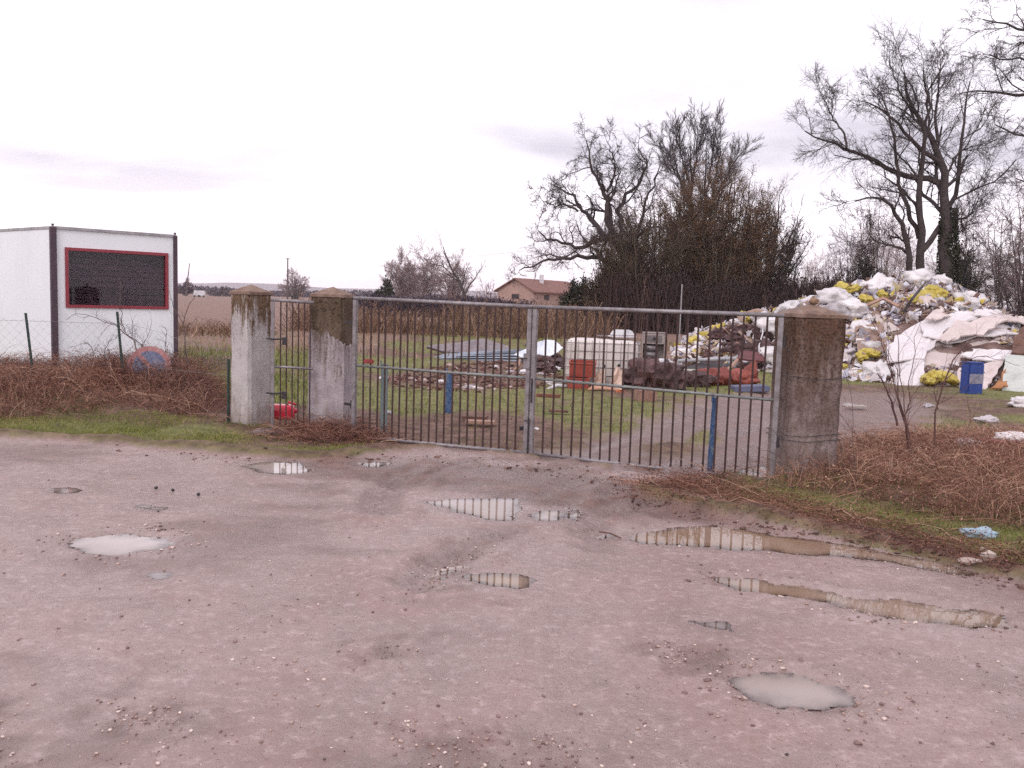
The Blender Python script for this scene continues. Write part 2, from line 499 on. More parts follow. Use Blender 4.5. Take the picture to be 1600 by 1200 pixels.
for _i, _p in enumerate([[(-150, 740), (60, 850), (220, 960), (330, 1080), (420, 1260)], [(-100, 800), (0, 880), (90, 1000), (160, 1200)], [(-100, 715), (300, 790), (700, 850), (1000, 905), (1600, 1080)],
                         [(560, 760), (480, 830), (420, 900), (380, 1000)], [(880, 830), (850, 940), (900, 1100), (1000, 1260)], [(300, 745), (700, 830), (1000, 880), (1700, 1040)]]):
    _d, _s = pdist(gpoly(_p), GX, GY)
    smear = np.maximum(smear, np.exp(-(_d / 0.16) ** 4) * sstep(-0.6, 0.2, fbm(GX * 1.2, GY * 1.2, 170 + _i, 4)))
wet = np.maximum(0.8 * smear * (GY < 11), 0)
wet = np.maximum(wet, 0) + 0 * GX
wet0 = wet
wet = np.maximum(np.maximum(sstep(0.004, -0.012, GZ), 0.9 * pdm), 0.75 * sstep(0.12, 0.5, fbm(GX * 0.7 + 3, GY * 1.0, 67, 4))) * mud
wet = np.maximum(wet, wet0 * mud)
cols = np.stack([mud, brown, field, wet], -1).reshape(-1, 4)
ny, nx = GX.shape
idx = np.arange(nx * ny).reshape(ny, nx)
quads = np.stack([idx[:-1, :-1], idx[:-1, 1:], idx[1:, 1:], idx[1:, :-1]], -1).reshape(-1, 4)
def fmean(a): return (a[:-1, :-1] + a[1:, 1:]).ravel() / 2
fm_road, fm_trk, fm_field = fmean(road_m), fmean(trk_m), fmean(field)
kind_of = np.where(fm_field > 0.5, 3, np.where(fm_road > 0.5, 0, np.where(fm_trk > 0.5, 1, 2)))

def ground_material():
    mt, t, b = newmat('ground')
    p = pos(t)
    a = attr(t, 'mix')
    s = t.nodes.new('ShaderNodeSeparateColor'); t.links.new(a.outputs['Color'], s.inputs[0])
    mudm, brownm, fieldm, wetm = s.outputs[0], s.outputs[1], s.outputs[2], a.outputs['Alpha']
    n1 = nnode(t, p, 0.7, 6, 0.6); n2 = nnode(t, p, 5, 6, 0.65); n3 = nnode(t, p, 45, 4, 0.7); n4 = nnode(t, p, 160, 2, 0.6)
    mudc = ramp(t, n1, [(0.32, (0.26, 0.172, 0.150)), (0.5, (0.335, 0.236, 0.212)), (0.68, (0.40, 0.297, 0.275))])
    mpx = t.nodes.new('ShaderNodeMapping'); mpx.inputs['Scale'].default_value = (0.8, 2.2, 1); t.links.new(p, mpx.inputs[0])
    mudc = mixc(t, maprange(t, nnode(t, mpx.outputs[0], 1.7, 7, 0.68, 0.6), 0.50, 0.68, 0, 0.5), mudc, (0.24, 0.158, 0.142))
    mudc = mixc(t, maprange(t, n2, 0.46, 0.72, 0, 0.55), mudc, (0.245, 0.162, 0.150))
    mudc = mixc(t, maprange(t, n3, 0.50, 0.66, 0, 0.5), mudc, (0.215, 0.13, 0.112))
    nm = nnode(t, p, 16, 6, 0.7)
    mudc = mixc(t, maprange(t, nm, 0.52, 0.66, 0, 0.5), mudc, (0.24, 0.15, 0.132))
    mudc = mixc(t, maprange(t, nm, 0.46, 0.36, 0, 0.45), mudc, (0.56, 0.44, 0.42))
    mudc = mixc(t, maprange(t, n4, 0.60, 0.72, 0, 0.5), mudc, (0.52, 0.40, 0.36))
    mudc = mixc(t, tmath(t, 'MULTIPLY', brownm, 0.95), mudc, ramp(t, n2, [(0.35, (0.09, 0.046, 0.036)), (0.65, (0.20, 0.118, 0.096))]))
    mudc = mixc(t, tmath(t, 'MULTIPLY', wetm, 0.22), mudc, (0.20, 0.14, 0.125))
    gr = ramp(t, n2, [(0.35, (0.10, 0.10, 0.03)), (0.5, (0.165, 0.17, 0.05)), (0.68, (0.25, 0.21, 0.085))])
    gr = mixc(t, maprange(t, n3, 0.4, 0.7, 0, 0.5), gr, (0.085, 0.06, 0.035))
    br = ramp(t, n2, [(0.35, (0.085, 0.045, 0.033)), (0.5, (0.15, 0.085, 0.062)), (0.68, (0.24, 0.15, 0.11))])
    br = mixc(t, maprange(t, n3, 0.45, 0.7, 0, 0.5), br, (0.06, 0.03, 0.024))
    fl = ramp(t, n1, [(0.3, (0.185, 0.112, 0.085)), (0.7, (0.25, 0.155, 0.12))])
    fl = mixc(t, maprange(t, nnode(t, p, 1.8, 5, 0.7), 0.45, 0.7, 0, 0.5), fl, (0.135, 0.078, 0.058))
    c = mixc(t, brownm, gr, br)
    c = mixc(t, fieldm, c, fl)
    c = mixc(t, mudm, c, mudc)
    t.links.new(c, b.inputs['Base Color'])
    rg = maprange(t, n2, 0.3, 0.7, 0.33, 0.52)
    rg = tmath(t, 'MULTIPLY', rg, tmath(t, 'SUBTRACT', 1.0, tmath(t, 'MULTIPLY', wetm, 0.6)))
    rough = t.nodes.new('ShaderNodeMix'); rough.data_type = 'FLOAT'
    t.links.new(mudm, rough.inputs[0]); rough.inputs[2].default_value = 0.9; t.links.new(rg, rough.inputs[3])
    t.links.new(rough.outputs[0], b.inputs['Roughness'])
    t.links.new(tmath(t, 'ADD', 0.42, tmath(t, 'MULTIPLY', wetm, 0.4)), b.inputs['Specular IOR Level'])
    hsum = tmath(t, 'ADD', tmath(t, 'ADD', tmath(t, 'MULTIPLY', n3, 0.7), tmath(t, 'MULTIPLY', n4, 0.35)), tmath(t, 'MULTIPLY', nm, 1.3))
    bump(t, hsum, 0.6, 0.018, b)
    return mt
GM = ground_material()
allv = np.stack([GX, GY, GZ], -1).reshape(-1, 3)
for kid, nm in ((0, 'muddy_road'), (1, 'dirt_track'), (2, 'ground'), (3, 'ploughed_field')):
    q = quads[kind_of == kid]
    u, inv = np.unique(q.ravel(), return_inverse=True)
    me = npmesh(nm, allv[u], inv.reshape(-1, 4), smooth=True, tint=cols[u], attr='mix')
    tag(link_mesh(nm, me, GM), kind='structure')

# ------------------------------------------------------------------ puddles
def water_mat(name='puddle_water', tones=((0.38, 0.30, 0.25), (0.46, 0.385, 0.36))):
    """turbid water: the bed shows through where it is shallow, suspended mud hides it where it is deep"""
    mt = bpy.data.materials.new(name); mt.use_nodes = True; t = mt.node_tree; t.nodes.clear()
    out = t.nodes.new('ShaderNodeOutputMaterial')
    p = pos(t); a = attr(t, 'tint')
    df = t.nodes.new('ShaderNodeBsdfDiffuse')
    t.links.new(ramp(t, nnode(t, p, 1.3, 4), [(0.35, tones[0]), (0.62, tones[1])]), df.inputs[0])
    tr = t.nodes.new('ShaderNodeBsdfTransparent'); tr.inputs[0].default_value = (0.80, 0.74, 0.70, 1)
    m1 = t.nodes.new('ShaderNodeMixShader'); t.links.new(a.outputs['Fac'], m1.inputs[0]); t.links.new(tr.outputs[0], m1.inputs[1]); t.links.new(df.outputs[0], m1.inputs[2])
    gl = t.nodes.new('ShaderNodeBsdfGlossy'); gl.inputs['Roughness'].default_value = 0.012
    bn = t.nodes.new('ShaderNodeBump'); bn.inputs['Strength'].default_value = 0.06; bn.inputs['Distance'].default_value = 0.004
    t.links.new(nnode(t, p, 6, 2), bn.inputs['Height']); t.links.new(bn.outputs[0], gl.inputs['Normal'])
    fr = t.nodes.new('ShaderNodeFresnel'); fr.inputs[0].default_value = 1.5
    m2 = t.nodes.new('ShaderNodeMixShader'); t.links.new(fr.outputs[0], m2.inputs[0]); t.links.new(m1.outputs[0], m2.inputs[1]); t.links.new(gl.outputs[0], m2.inputs[2])
    t.links.new(m2.outputs[0], out.inputs[0])
    return mt
WM = water_mat(); WMB = water_mat('brown_puddle_water', ((0.27, 0.17, 0.105), (0.36, 0.26, 0.20)))
for k, poly in PUDG.items():
    P_ = np.array(poly)
    lo = P_.min(0) - 0.2; hi = P_.max(0) + 0.2
    lev = LEVEL if k not in SHALLOW else -0.002
    if k == 'n': lev = 0.0
    qx = np.arange(lo[0], hi[0], 0.022); qy = np.arange(lo[1], hi[1], 0.03)
    QX, QY = np.meshgrid(qx, qy); hh_ = height(QX, QY); dp = lev - hh_
    sd_ = sdist(poly, QX, QY)
    r_, c_ = QX.shape; id_ = np.arange(r_ * c_).reshape(r_, c_)
    f = np.stack([id_[:-1, :-1], id_[:-1, 1:], id_[1:, 1:], id_[1:, :-1]], -1).reshape(-1, 4)
    ok_ = ((dp > -0.006) & (sd_ > -0.17)).ravel()
    f = f[ok_[f].all(1)]
    murk = np.clip(1 - np.exp(-np.clip(dp, 0, 1) * (62 if k not in SHALLOW else 80)), 0, 0.94).ravel()
    u, inv = np.unique(f.ravel(), return_inverse=True)
    v = np.stack([QX.ravel(), QY.ravel(), np.full(QX.size, lev)], -1)[u]
    tag(link_mesh('puddle', npmesh('puddle', v, inv.reshape(-1, 4), tint=murk[u]), WMB if k in 'gih' else WM), kind='structure')

# ------------------------------------------------------------------ gravel, clods and straw litter on the mud
def rocks(name, X, Y, S, mat, sink=0.3, squash=0.6, label=None):
    n = len(X)
    bm = bmesh.new(); bmesh.ops.create_icosphere(bm, subdivisions=1, radius=1)
    bv = np.array([v.co[:] for v in bm.verts]); bf = np.array([[v.index for v in f.verts] for f in bm.faces]); bm.free()
    nv = len(bv)
    jit = 1 + 0.28 * rng.randn(n, nv, 1)
    sc3 = np.stack([S * rng.uniform(0.7, 1.4, n), S * rng.uniform(0.7, 1.2, n), S * squash * rng.uniform(0.6, 1.2, n)], -1)
    v = bv[None] * jit * sc3[:, None, :]
    a = rng.uniform(0, 2 * PI, n); ca, sa = np.cos(a)[:, None], np.sin(a)[:, None]
    x = v[..., 0] * ca - v[..., 1] * sa; y = v[..., 0] * sa + v[..., 1] * ca
    z = v[..., 2] + (height(X, Y) + S * sink)[:, None]
    vv = np.stack([x + X[:, None], y + Y[:, None], z], -1).reshape(-1, 3)
    ff = (bf[None] + (np.arange(n) * nv)[:, None, None]).reshape(-1, 3)
    me = npmesh(name, vv, ff, tint=np.repeat(rng.rand(n), nv))
    return tag(link_mesh(name, me, mat), kind='stuff')
GRAVEL = tintmat('gravel', [(0.0, (0.13, 0.08, 0.07)), (0.4, (0.27, 0.18, 0.16)), (0.75, (0.45, 0.33, 0.28)), (1.0, (0.72, 0.60, 0.54))], 0.6)
def scatter0(poly, n):
    P_ = np.array(poly); lo, hi = P_.min(0) - 0.1, P_.max(0) + 0.1
    x = rng.uniform(lo[0], hi[0], n * 4); y = rng.uniform(lo[1], hi[1], n * 4)
    k = sdist(poly, x, y) + 0.25 * fbm(x * 4, y * 4, 162) > rng.uniform(-0.05, 0.15, len(x))
    return x[k][:n], y[k][:n]
def in_road(n, ymin=2.3, ymax=11):
    y = rng.uniform(0, 1, n * 3) ** 1.6 * (ymax - ymin) + ymin
    x = rng.uniform(-0.75, 0.75, n * 3) * y
    r_, _ = masks(x, y)
    k = (r_ > 0.6)
    return x[k][:n], y[k][:n]
x, y = in_road(5500)
dens = fbm(x * 0.9, y * 0.9, 91, 4)
k = (dens > rng.uniform(-0.15, 0.45, len(x)))
x, y = x[k], y[k]
rocks('gravel', x, y, 0.0025 + 0.007 * rng.rand(len(x)) ** 4, GRAVEL)
gq = [scatter0(p_, 230) for p_ in ROUGH]
x, y = np.concatenate([g_[0] for g_ in gq]), np.concatenate([g_[1] for g_ in gq])
rocks('gravel', x, y, 0.0025 + 0.007 * rng.rand(len(x)) ** 3, GRAVEL)
# stones washed round the potholes
xs, ys = [], []
for k_, n_ in (('a', 260), ('k', 240), ('i', 300), ('g', 140)):
    P_ = np.array(PUDG[k_]); L_ = len(P_)
    i = rng.randint(0, L_, n_); i = i[np.sin(i * 1.9 + ord(k_)) > -0.45][:n_]; n_ = len(i); t_ = rng.rand(n_, 1)
    q = P_[i] * (1 - t_) + P_[(i + 1) % L_] * t_ + rng.standard_t(3, (n_, 2)) * 0.06
    c = P_.mean(0); q = q + unit(q - c) * 0.06
    xs.append(q[:, 0]); ys.append(q[:, 1])
xs, ys = np.concatenate(xs), np.concatenate(ys)
rocks('pothole_gravel', xs, ys, 0.003 + 0.011 * rng.rand(len(xs)) ** 2.5, GRAVEL)
# dark clods and leaf crumbs along the verge edges
cx, cy = [], []
for pts, n_ in ((gpoly([(0, 690), (250, 707), (400, 720), (540, 727)]), 120), (gpoly([(560, 722), (700, 715), (860, 735), (1000, 760)]), 240),
                (gpoly([(1000, 768), (1060, 796), (1200, 826), (1330, 849), (1450, 874), (1600, 916)]), 600)):
    P_ = np.array(pts); i = rng.randint(0, len(P_) - 1, n_); t_ = rng.rand(n_, 1)
    q = P_[i] * (1 - t_) + P_[i + 1] * t_ + rng.randn(n_, 2) * np.array([0.16, 0.13])
    cx.append(q[:, 0]); cy.append(q[:, 1])
cx, cy = np.concatenate(cx), np.concatenate(cy)
CLOD = tintmat('clods', [(0, (0.05, 0.025, 0.02)), (0.6, (0.12, 0.065, 0.05)), (1, (0.22, 0.13, 0.10))], 0.75)
rocks('earth_clods', cx, cy, 0.004 + 0.020 * rng.rand(len(cx)) ** 3, CLOD, 0.1)
x, y = in_road(25, 2.6, 10)
rocks('dark_pebbles', x, y, 0.003 + 0.006 * rng.rand(len(x)) ** 2, M('dark_stone', (0.05, 0.035, 0.035), rough=0.5), 0.4, 0.8)

# ------------------------------------------------------------------ grass
def blades(name, X, Y, H, W_, mat, tint, lean=0.5, n=3, z=None):
    N_ = len(X)
    z0 = (height(X, Y) if z is None else z) - 0.005
    a = rng.uniform(0, 2 * PI, N_); ln = rng.uniform(0.1, 1, N_) * lean * H
    t_ = np.linspace(0, 1, n)[None, :]
    P_ = np.empty((N_, n, 3))
    P_[..., 0] = X[:, None] + np.cos(a)[:, None] * ln[:, None] * t_ ** 1.8
    P_[..., 1] = Y[:, None] + np.sin(a)[:, None] * ln[:, None] * t_ ** 1.8
    P_[..., 2] = z0[:, None] + H[:, None] * t_ * (1 - 0.25 * t_ * lean)
    Wd = W_[:, None] * (1 - 0.85 * t_)
    b = rng.uniform(0, 2 * PI, N_)
    side = np.stack([np.cos(b), np.sin(b), np.zeros(N_)], -1)
    v, q = ribbons(P_, Wd, side)
    me = npmesh(name, v, q, tint=np.repeat(tint, 2 * n))
    return tag(link_mesh(name, me, mat), kind='stuff')
GRASS = tintmat('grass_blades', [(0, (0.075, 0.10, 0.018)), (0.35, (0.16, 0.185, 0.034)), (0.65, (0.25, 0.235, 0.06)), (0.85, (0.34, 0.26, 0.11)), (1, (0.24, 0.13, 0.07))], 0.7)
DRY = tintmat('dry_stems', [(0, (0.045, 0.014, 0.012)), (0.35, (0.15, 0.061, 0.043)), (0.68, (0.34, 0.175, 0.118)), (1, (0.62, 0.42, 0.30))], 0.75)
def scatter(poly, n, clump=0.6, seed=5, jitter=0.0):
    P_ = np.array(poly); lo, hi = P_.min(0), P_.max(0)
    x = rng.uniform(lo[0], hi[0], n * 8); y = rng.uniform(lo[1], hi[1], n * 8)
    k = sdist(poly, x, y) > 0
    if clump: k &= fbm(x * 1.6, y * 1.6, seed, 3) > rng.uniform(-0.9, 0.9, len(x)) * clump - 0.1
    return x[k][:n], y[k][:n]
VL = gpoly([(-300, 668), (0, 678), (120, 684), (250, 694), (400, 706), (520, 713), (590, 703), (560, 680), (430, 672), (340, 660), (200, 648), (0, 645), (-300, 640)])
VR = gpoly([(1140, 754), (1100, 762), (1120, 780), (1200, 800), (1330, 830), (1450, 858), (1600, 906), (1900, 1000), (1900, 800), (1600, 760), (1400, 745), (1250, 740), (1150, 748)])
x, y = scatter(VL, 22000, 0.4, 5)
blades('verge_grass', x, y, rng.uniform(0.02, 0.065, len(x)), rng.uniform(0.0015, 0.003, len(x)), GRASS, np.clip(0.42 + 0.35 * fbm(x, y, 71) + 0.22 * rng.randn(len(x)), 0, 1), 0.9)
x, y = scatter(VR, 26000, 0.5, 6)
blades('verge_grass', x, y, rng.uniform(0.02, 0.065, len(x)), rng.uniform(0.0014, 0.0028, len(x)), GRASS, np.clip(0.5 + 0.45 * fbm(x, y, 72) + 0.25 * rng.randn(len(x)), 0, 1), 0.9)
# yard grass, density falling with distance
def yard(n, y0, y1, pw):
    y = y0 + (y1 - y0) * rng.rand(n) ** pw
    x = rng.uniform(-0.42, 0.64, n) * y
    r_, t_ = masks(x, y)
    br = sstep(-0.3, 0.6, sdist(DEBRIS, x, y)); pt = sstep(-0.02, 0.3, fbm(x * 0.45, y * 0.45, 64, 4))
    keep = (np.maximum(r_, t_) < 0.35 * rng.rand(n) + 0.15) & (rng.rand(n) > 0.75 * np.maximum(br, pt))
    return x[keep], y[keep]
x, y = yard(52000, 9.3, 38, 1.25)
blades('yard_grass', x, y, rng.uniform(0.03, 0.10, len(x)) * (1 + 0.6 * fbm(x * 0.7, y * 0.7, 75)), rng.uniform(0.002, 0.005, len(x)) * (0.5 + y / 16), GRASS, np.clip(0.36 + 0.4 * fbm(x * 0.6, y * 0.6, 73) + 0.18 * rng.randn(len(x)), 0, 1), 0.8, 2)
x, y = yard(3000, 22, 40, 1.0)
k = x < 12
x, y = x[k], y[k]
blades('tall_dead_grass', x, y, rng.uniform(0.15, 0.45, len(x)), rng.uniform(0.006, 0.012, len(x)), DRY, np.clip(0.6 + 0.25 * rng.randn(len(x)), 0, 1), 0.5)
# field strip left of the gate, behind the fence
y = rng.uniform(12, 25, 9000); x = rng.uniform(-0.62, -0.2, 9000) * y
blades('rough_grass', x, y, rng.uniform(0.06, 0.22, len(x)), rng.uniform(0.004, 0.009, len(x)), GRASS, np.clip(0.35 + 0.3 * fbm(x, y, 77) + 0.2 * rng.randn(len(x)), 0, 1), 0.6)

# ------------------------------------------------------------------ brambles and dead weeds
def arcs(X, Y, Hh, Ln, n=5, z=None, droop=1.0):
    N_ = len(X)
    z0 = height(X, Y) if z is None else z
    a = rng.uniform(0, 2 * PI, N_)
    t_ = np.linspace(0, 1, n)[None, :]
    wig = np.cumsum(rng.randn(N_, n, 3) * 0.065, 1) * Ln[:, None, None]
    P_ = np.empty((N_, n, 3))
    P_[..., 0] = X[:, None] + (np.cos(a) * Ln)[:, None] * t_
    P_[..., 1] = Y[:, None] + (np.sin(a) * Ln)[:, None] * t_
    P_[..., 2] = z0[:, None] + Hh[:, None] * (np.sin(t_ * PI * (0.5 + 0.35 * droop * rng.rand(N_, 1))))
    return P_ + wig
def thicket(name, poly, n, hfun, lab_kind='stuff', tshift=0.0, wd=0.003, leaves=0, mat=None, lw=0.012):
    x, y = scatter(poly, n, 0)
    x, y = x[:n], y[:n]
    edge = sstep(0.0, 0.35, sdist(poly, x, y))
    Hh = hfun(x, y) * rng.uniform(0.25, 1.0, len(x)) ** 0.7 * (0.35 + 0.65 * edge)
    P_ = arcs(x, y, Hh, rng.uniform(0.15, 0.6, len(x)))
    tn = np.clip(0.42 + tshift + 0.3 * fbm(x * 1.5, y * 1.5, 101) + 0.2 * rng.randn(len(x)), 0, 1)
    Wd = wd * rng.uniform(0.5, 1.3, (len(x), 1)) * np.linspace(1, 0.35, 5)[None, :]
    v, q = ribbons(P_, Wd)
    tv = np.repeat(tn, 10)
    fs = [q]
    if leaves:
        i = rng.randint(0, len(x), leaves); j = rng.randint(1, 5, leaves)
        c = P_[i, j]
        a = unit(rng.randn(leaves, 3)) * lw * rng.uniform(0.5, 1.4, (leaves, 1)); b = unit(np.cross(a, rng.randn(leaves, 3))) * lw * 0.55
        lv = np.stack([c - a, c + b, c + a, c - b], 1).reshape(-1, 3)
        lf = (np.arange(leaves) * 4)[:, None] + np.arange(4)[None] + len(v)
        v = np.concatenate([v, lv]); fs = [np.concatenate([q, lf])]
        tv = np.concatenate([tv, np.repeat(np.clip(rng.rand(leaves) * 0.75 + tshift, 0, 1), 4)])
    me = npmesh(name, v, fs, tint=tv)
    return tag(link_mesh(name, me, mat or DRY), kind='stuff')
BL = gpoly([(-500, 648), (0, 662), (100, 658), (200, 650), (300, 656), (352, 668), (352, 640), (300, 612), (150, 606), (0, 604), (-500, 596)])
thicket('bramble_bank', BL, 15500, lambda x, y: 0.30 + 0.16 * fbm(x * 0.9, y * 0.9, 111) + 0 * x, leaves=15000, wd=0.0034)
BR = gpoly([(1205, 758), (1240, 774), (1320, 788), (1450, 812), (1620, 842), (1900, 900), (1900, 740), (1600, 690), (1450, 684), (1320, 700), (1240, 728)])
thicket('bramble_bank', BR, 9500, lambda x, y: 0.185 + 0.16 * fbm(x * 1.1, y * 1.1, 112), leaves=8000, tshift=0.12, wd=0.0030)
BS = gpoly([(130, 640), (340, 640), (335, 622), (230, 616), (130, 618)])
thicket('bramble_bank', BS, 3500, lambda x, y: 0.46 + 0 * x, leaves=2500, wd=0.0034)
x, y = scatter(BR, 5000, 0.5, 17)
blades('dead_straw', x, y, rng.uniform(0.10, 0.34, len(x)), rng.uniform(0.0015, 0.0035, len(x)), DRY, np.clip(0.72 + 0.2 * rng.randn(len(x)), 0, 1), 0.9, 4)
x, y = scatter(BR, 5000, 0.5, 18)
blades('verge_grass', x, y, rng.uniform(0.05, 0.16, len(x)), rng.uniform(0.0015, 0.003, len(x)), GRASS, np.clip(0.4 + 0.25 * rng.randn(len(x)), 0, 1), 0.9)
x, y = scatter(BL, 4500, 0.5, 19)
blades('dead_straw', x, y, rng.uniform(0.12, 0.42, len(x)), rng.uniform(0.002, 0.004, len(x)), DRY, np.clip(0.66 + 0.2 * rng.randn(len(x)), 0, 1), 0.9, 4)
BM = gpoly([(425, 690), (500, 700), (590, 700), (600, 690), (560, 672), (430, 672)])
thicket('dead_weeds', BM, 1500, lambda x, y: 0.17 + 0 * x, leaves=1200, tshift=0.02)
LIT = gpoly([(985, 762), (1080, 752), (1150, 762), (1200, 782), (1400, 830), (1600, 880), (1700, 910), (1600, 908), (1450, 866), (1330, 840), (1200, 815), (1060, 790), (1000, 775)])
thicket('leaf_litter', LIT, 2400, lambda x, y: 0.022 + 0 * x, leaves=9000, wd=0.0022, lw=0.010)
def hedge(name, x0, x1, y0, y1, h, n, spread=0.5, wd=0.01, tshift=0.0, leaves=0, mat=None, lw=0.05, hn=0.35, ln=(0.3, 1.2)):
    x = rng.uniform(x0, x1, n * 2); y = rng.uniform(y0, y1, n * 2)
    kk = fbm(x * 0.55, y * 0.8, 140, 3) > rng.uniform(-1.0, 0.35, n * 2); x, y = x[kk][:n], y[kk][:n]; n = len(x)
    Hh = h * rng.uniform(0.4, 1.0, n) * (1 + hn * fbm(x * 0.5, y * 0.3, 121))
    P_ = arcs(x, y, Hh, rng.uniform(ln[0], ln[1], n), z=np.zeros(n), droop=0.4)
    v, q = ribbons(P_, wd * rng.uniform(0.5, 1.4, (n, 1)) * np.linspace(1, 0.3, 5)[None, :], np.tile([1.0, 0, 0], (n, 1)))
    tv = np.repeat(np.clip(0.4 + tshift + 0.25 * rng.randn(n), 0, 1), 10)
    if leaves:
        i = rng.randint(0, n, leaves); j = rng.randint(1, 5, leaves); c = P_[i, j]
        a = unit(rng.randn(leaves, 3)) * lw * rng.uniform(0.5, 1.4, (leaves, 1)); b = unit(np.cross(a, rng.randn(leaves, 3))) * lw * 0.6
        lv = np.stack([c - a, c + b, c + a, c - b], 1).reshape(-1, 3)
        lf = (np.arange(leaves) * 4)[:, None] + np.arange(4)[None] + len(v)
        v = np.concatenate([v, lv]); q = np.concatenate([q, lf])
        tv = np.concatenate([tv, np.repeat(np.clip(rng.rand(leaves) * 0.7 + tshift, 0, 1), 4)])
    return link_mesh(name, npmesh(name, v, q, tint=tv), mat or DRY)
DWEED = tintmat('weed_stems', [(0, (0.09, 0.05, 0.035)), (0.5, (0.20, 0.115, 0.075)), (1, (0.36, 0.24, 0.16))], 0.8)
tag(hedge('tall_dry_weeds', -10, 4.5, 37.5, 41, 1.25, 3000, hn=0.9, ln=(0.2, 1.6), wd=0.012, mat=DWEED, tshift=0.05, leaves=5000, lw=0.05), kind='stuff')
tag(hedge('tall_dry_weeds', -13.5, -9.8, 30, 36, 0.6, 600, wd=0.012, mat=DWEED), kind='stuff')
DARKT = tintmat('dark_twigs', [(0, (0.022, 0.013, 0.013)), (0.5, (0.05, 0.028, 0.026)), (1, (0.12, 0.07, 0.055))], 0.85)
DISTH = tintmat('distant_hedge', [(0, (0.04, 0.03, 0.05)), (0.6, (0.08, 0.06, 0.08)), (1, (0.14, 0.10, 0.11))], 0.9)
tag(hedge('field_hedge', -13.5, 1, 76, 79, 1.8, 3500, wd=0.05, mat=DISTH, leaves=4500, lw=0.12, hn=0.15, ln=(0.4, 1.4)), kind='stuff')
tag(hedge('field_hedge', -1, 8, 66, 69, 1.2, 900, wd=0.03, mat=DWEED, leaves=500, lw=0.08), kind='stuff')
tag(hedge('thorn_thicket', 5.2, 20, 50, 58, 3.3, 6500, wd=0.03, mat=DARKT, leaves=16000, lw=0.09, hn=0.5), kind='stuff')
tag(hedge('thorn_thicket', 16, 40, 46, 54, 1.8, 5000, wd=0.03, mat=DARKT, leaves=8000, lw=0.09, hn=0.5, tshift=0.15), kind='stuff')
tag(hedge('thorn_thicket', 14, 26, 60, 66, 3.4, 3000, wd=0.035, mat=DARKT, leaves=6000, lw=0.09, hn=0.7, tshift=0.05), kind='stuff')

# ------------------------------------------------------------------ trees
BARK = M('bark', (0.075, 0.055, 0.052), (0.035, 0.025, 0.026), 3, 0.85, bmp=0.6, bdist=0.03)
TWIG = M('twig_bark', (0.085, 0.062, 0.062), (0.045, 0.03, 0.032), 2, 0.85, bmp=0)
BARKM = M('mossy_bark', (0.085, 0.062, 0.04), (0.04, 0.035, 0.02), 3, 0.9, bmp=0.6, bdist=0.03)
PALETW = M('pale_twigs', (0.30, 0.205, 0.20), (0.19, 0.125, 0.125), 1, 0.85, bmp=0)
BROWNTW = M('brown_twigs', (0.15, 0.085, 0.055), (0.075, 0.042, 0.03), 2, 0.85, bmp=0)
def resample(pts, n):
    pts = np.array(pts, float)
    d = np.concatenate([[0], np.cumsum(np.linalg.norm(np.diff(pts, axis=0), axis=1))])
    s = np.linspace(0, d[-1], n)
    out = np.stack([np.interp(s, d, pts[:, i]) for i in range(3)], -1)
    out[1:-1] = 0.25 * out[:-2] + 0.5 * out[1:-1] + 0.25 * out[2:]
    return out
def limbs_px(lst, Y, n=14, spread=0.35, seed=0, keep=1.0):
    """limb lines read off the photo, given depth at their real distance"""
    rs = np.random.RandomState(seed)
    Ps, Rs = [], []
    for pts, r0, r1, y0 in lst:
        w_ = [V(px, py, Y) for px, py in pts]
        ln = sum(np.linalg.norm(w_[i + 1] - w_[i]) for i in range(len(w_) - 1))
        dy = rs.uniform(-1, 1) * spread * ln
        k = len(pts)
        w_ = []
        for i, (px, py) in enumerate(pts):
            w_.append(V(px, py, Y + y0 + dy * (i / (k - 1))))
        P_ = resample(w_, n)
        if keep < 1: P_ = resample(P_, 60)[:max(int(60 * keep), 4)]; P_ = resample(P_, n)
        P_[1:-1] += rs.randn(n - 2, 3) * 0.012 * ln ** 0.7
        Ps.append(P_); Rs.append(np.linspace(r0, r1, n))
    return np.array(Ps), np.array(Rs)
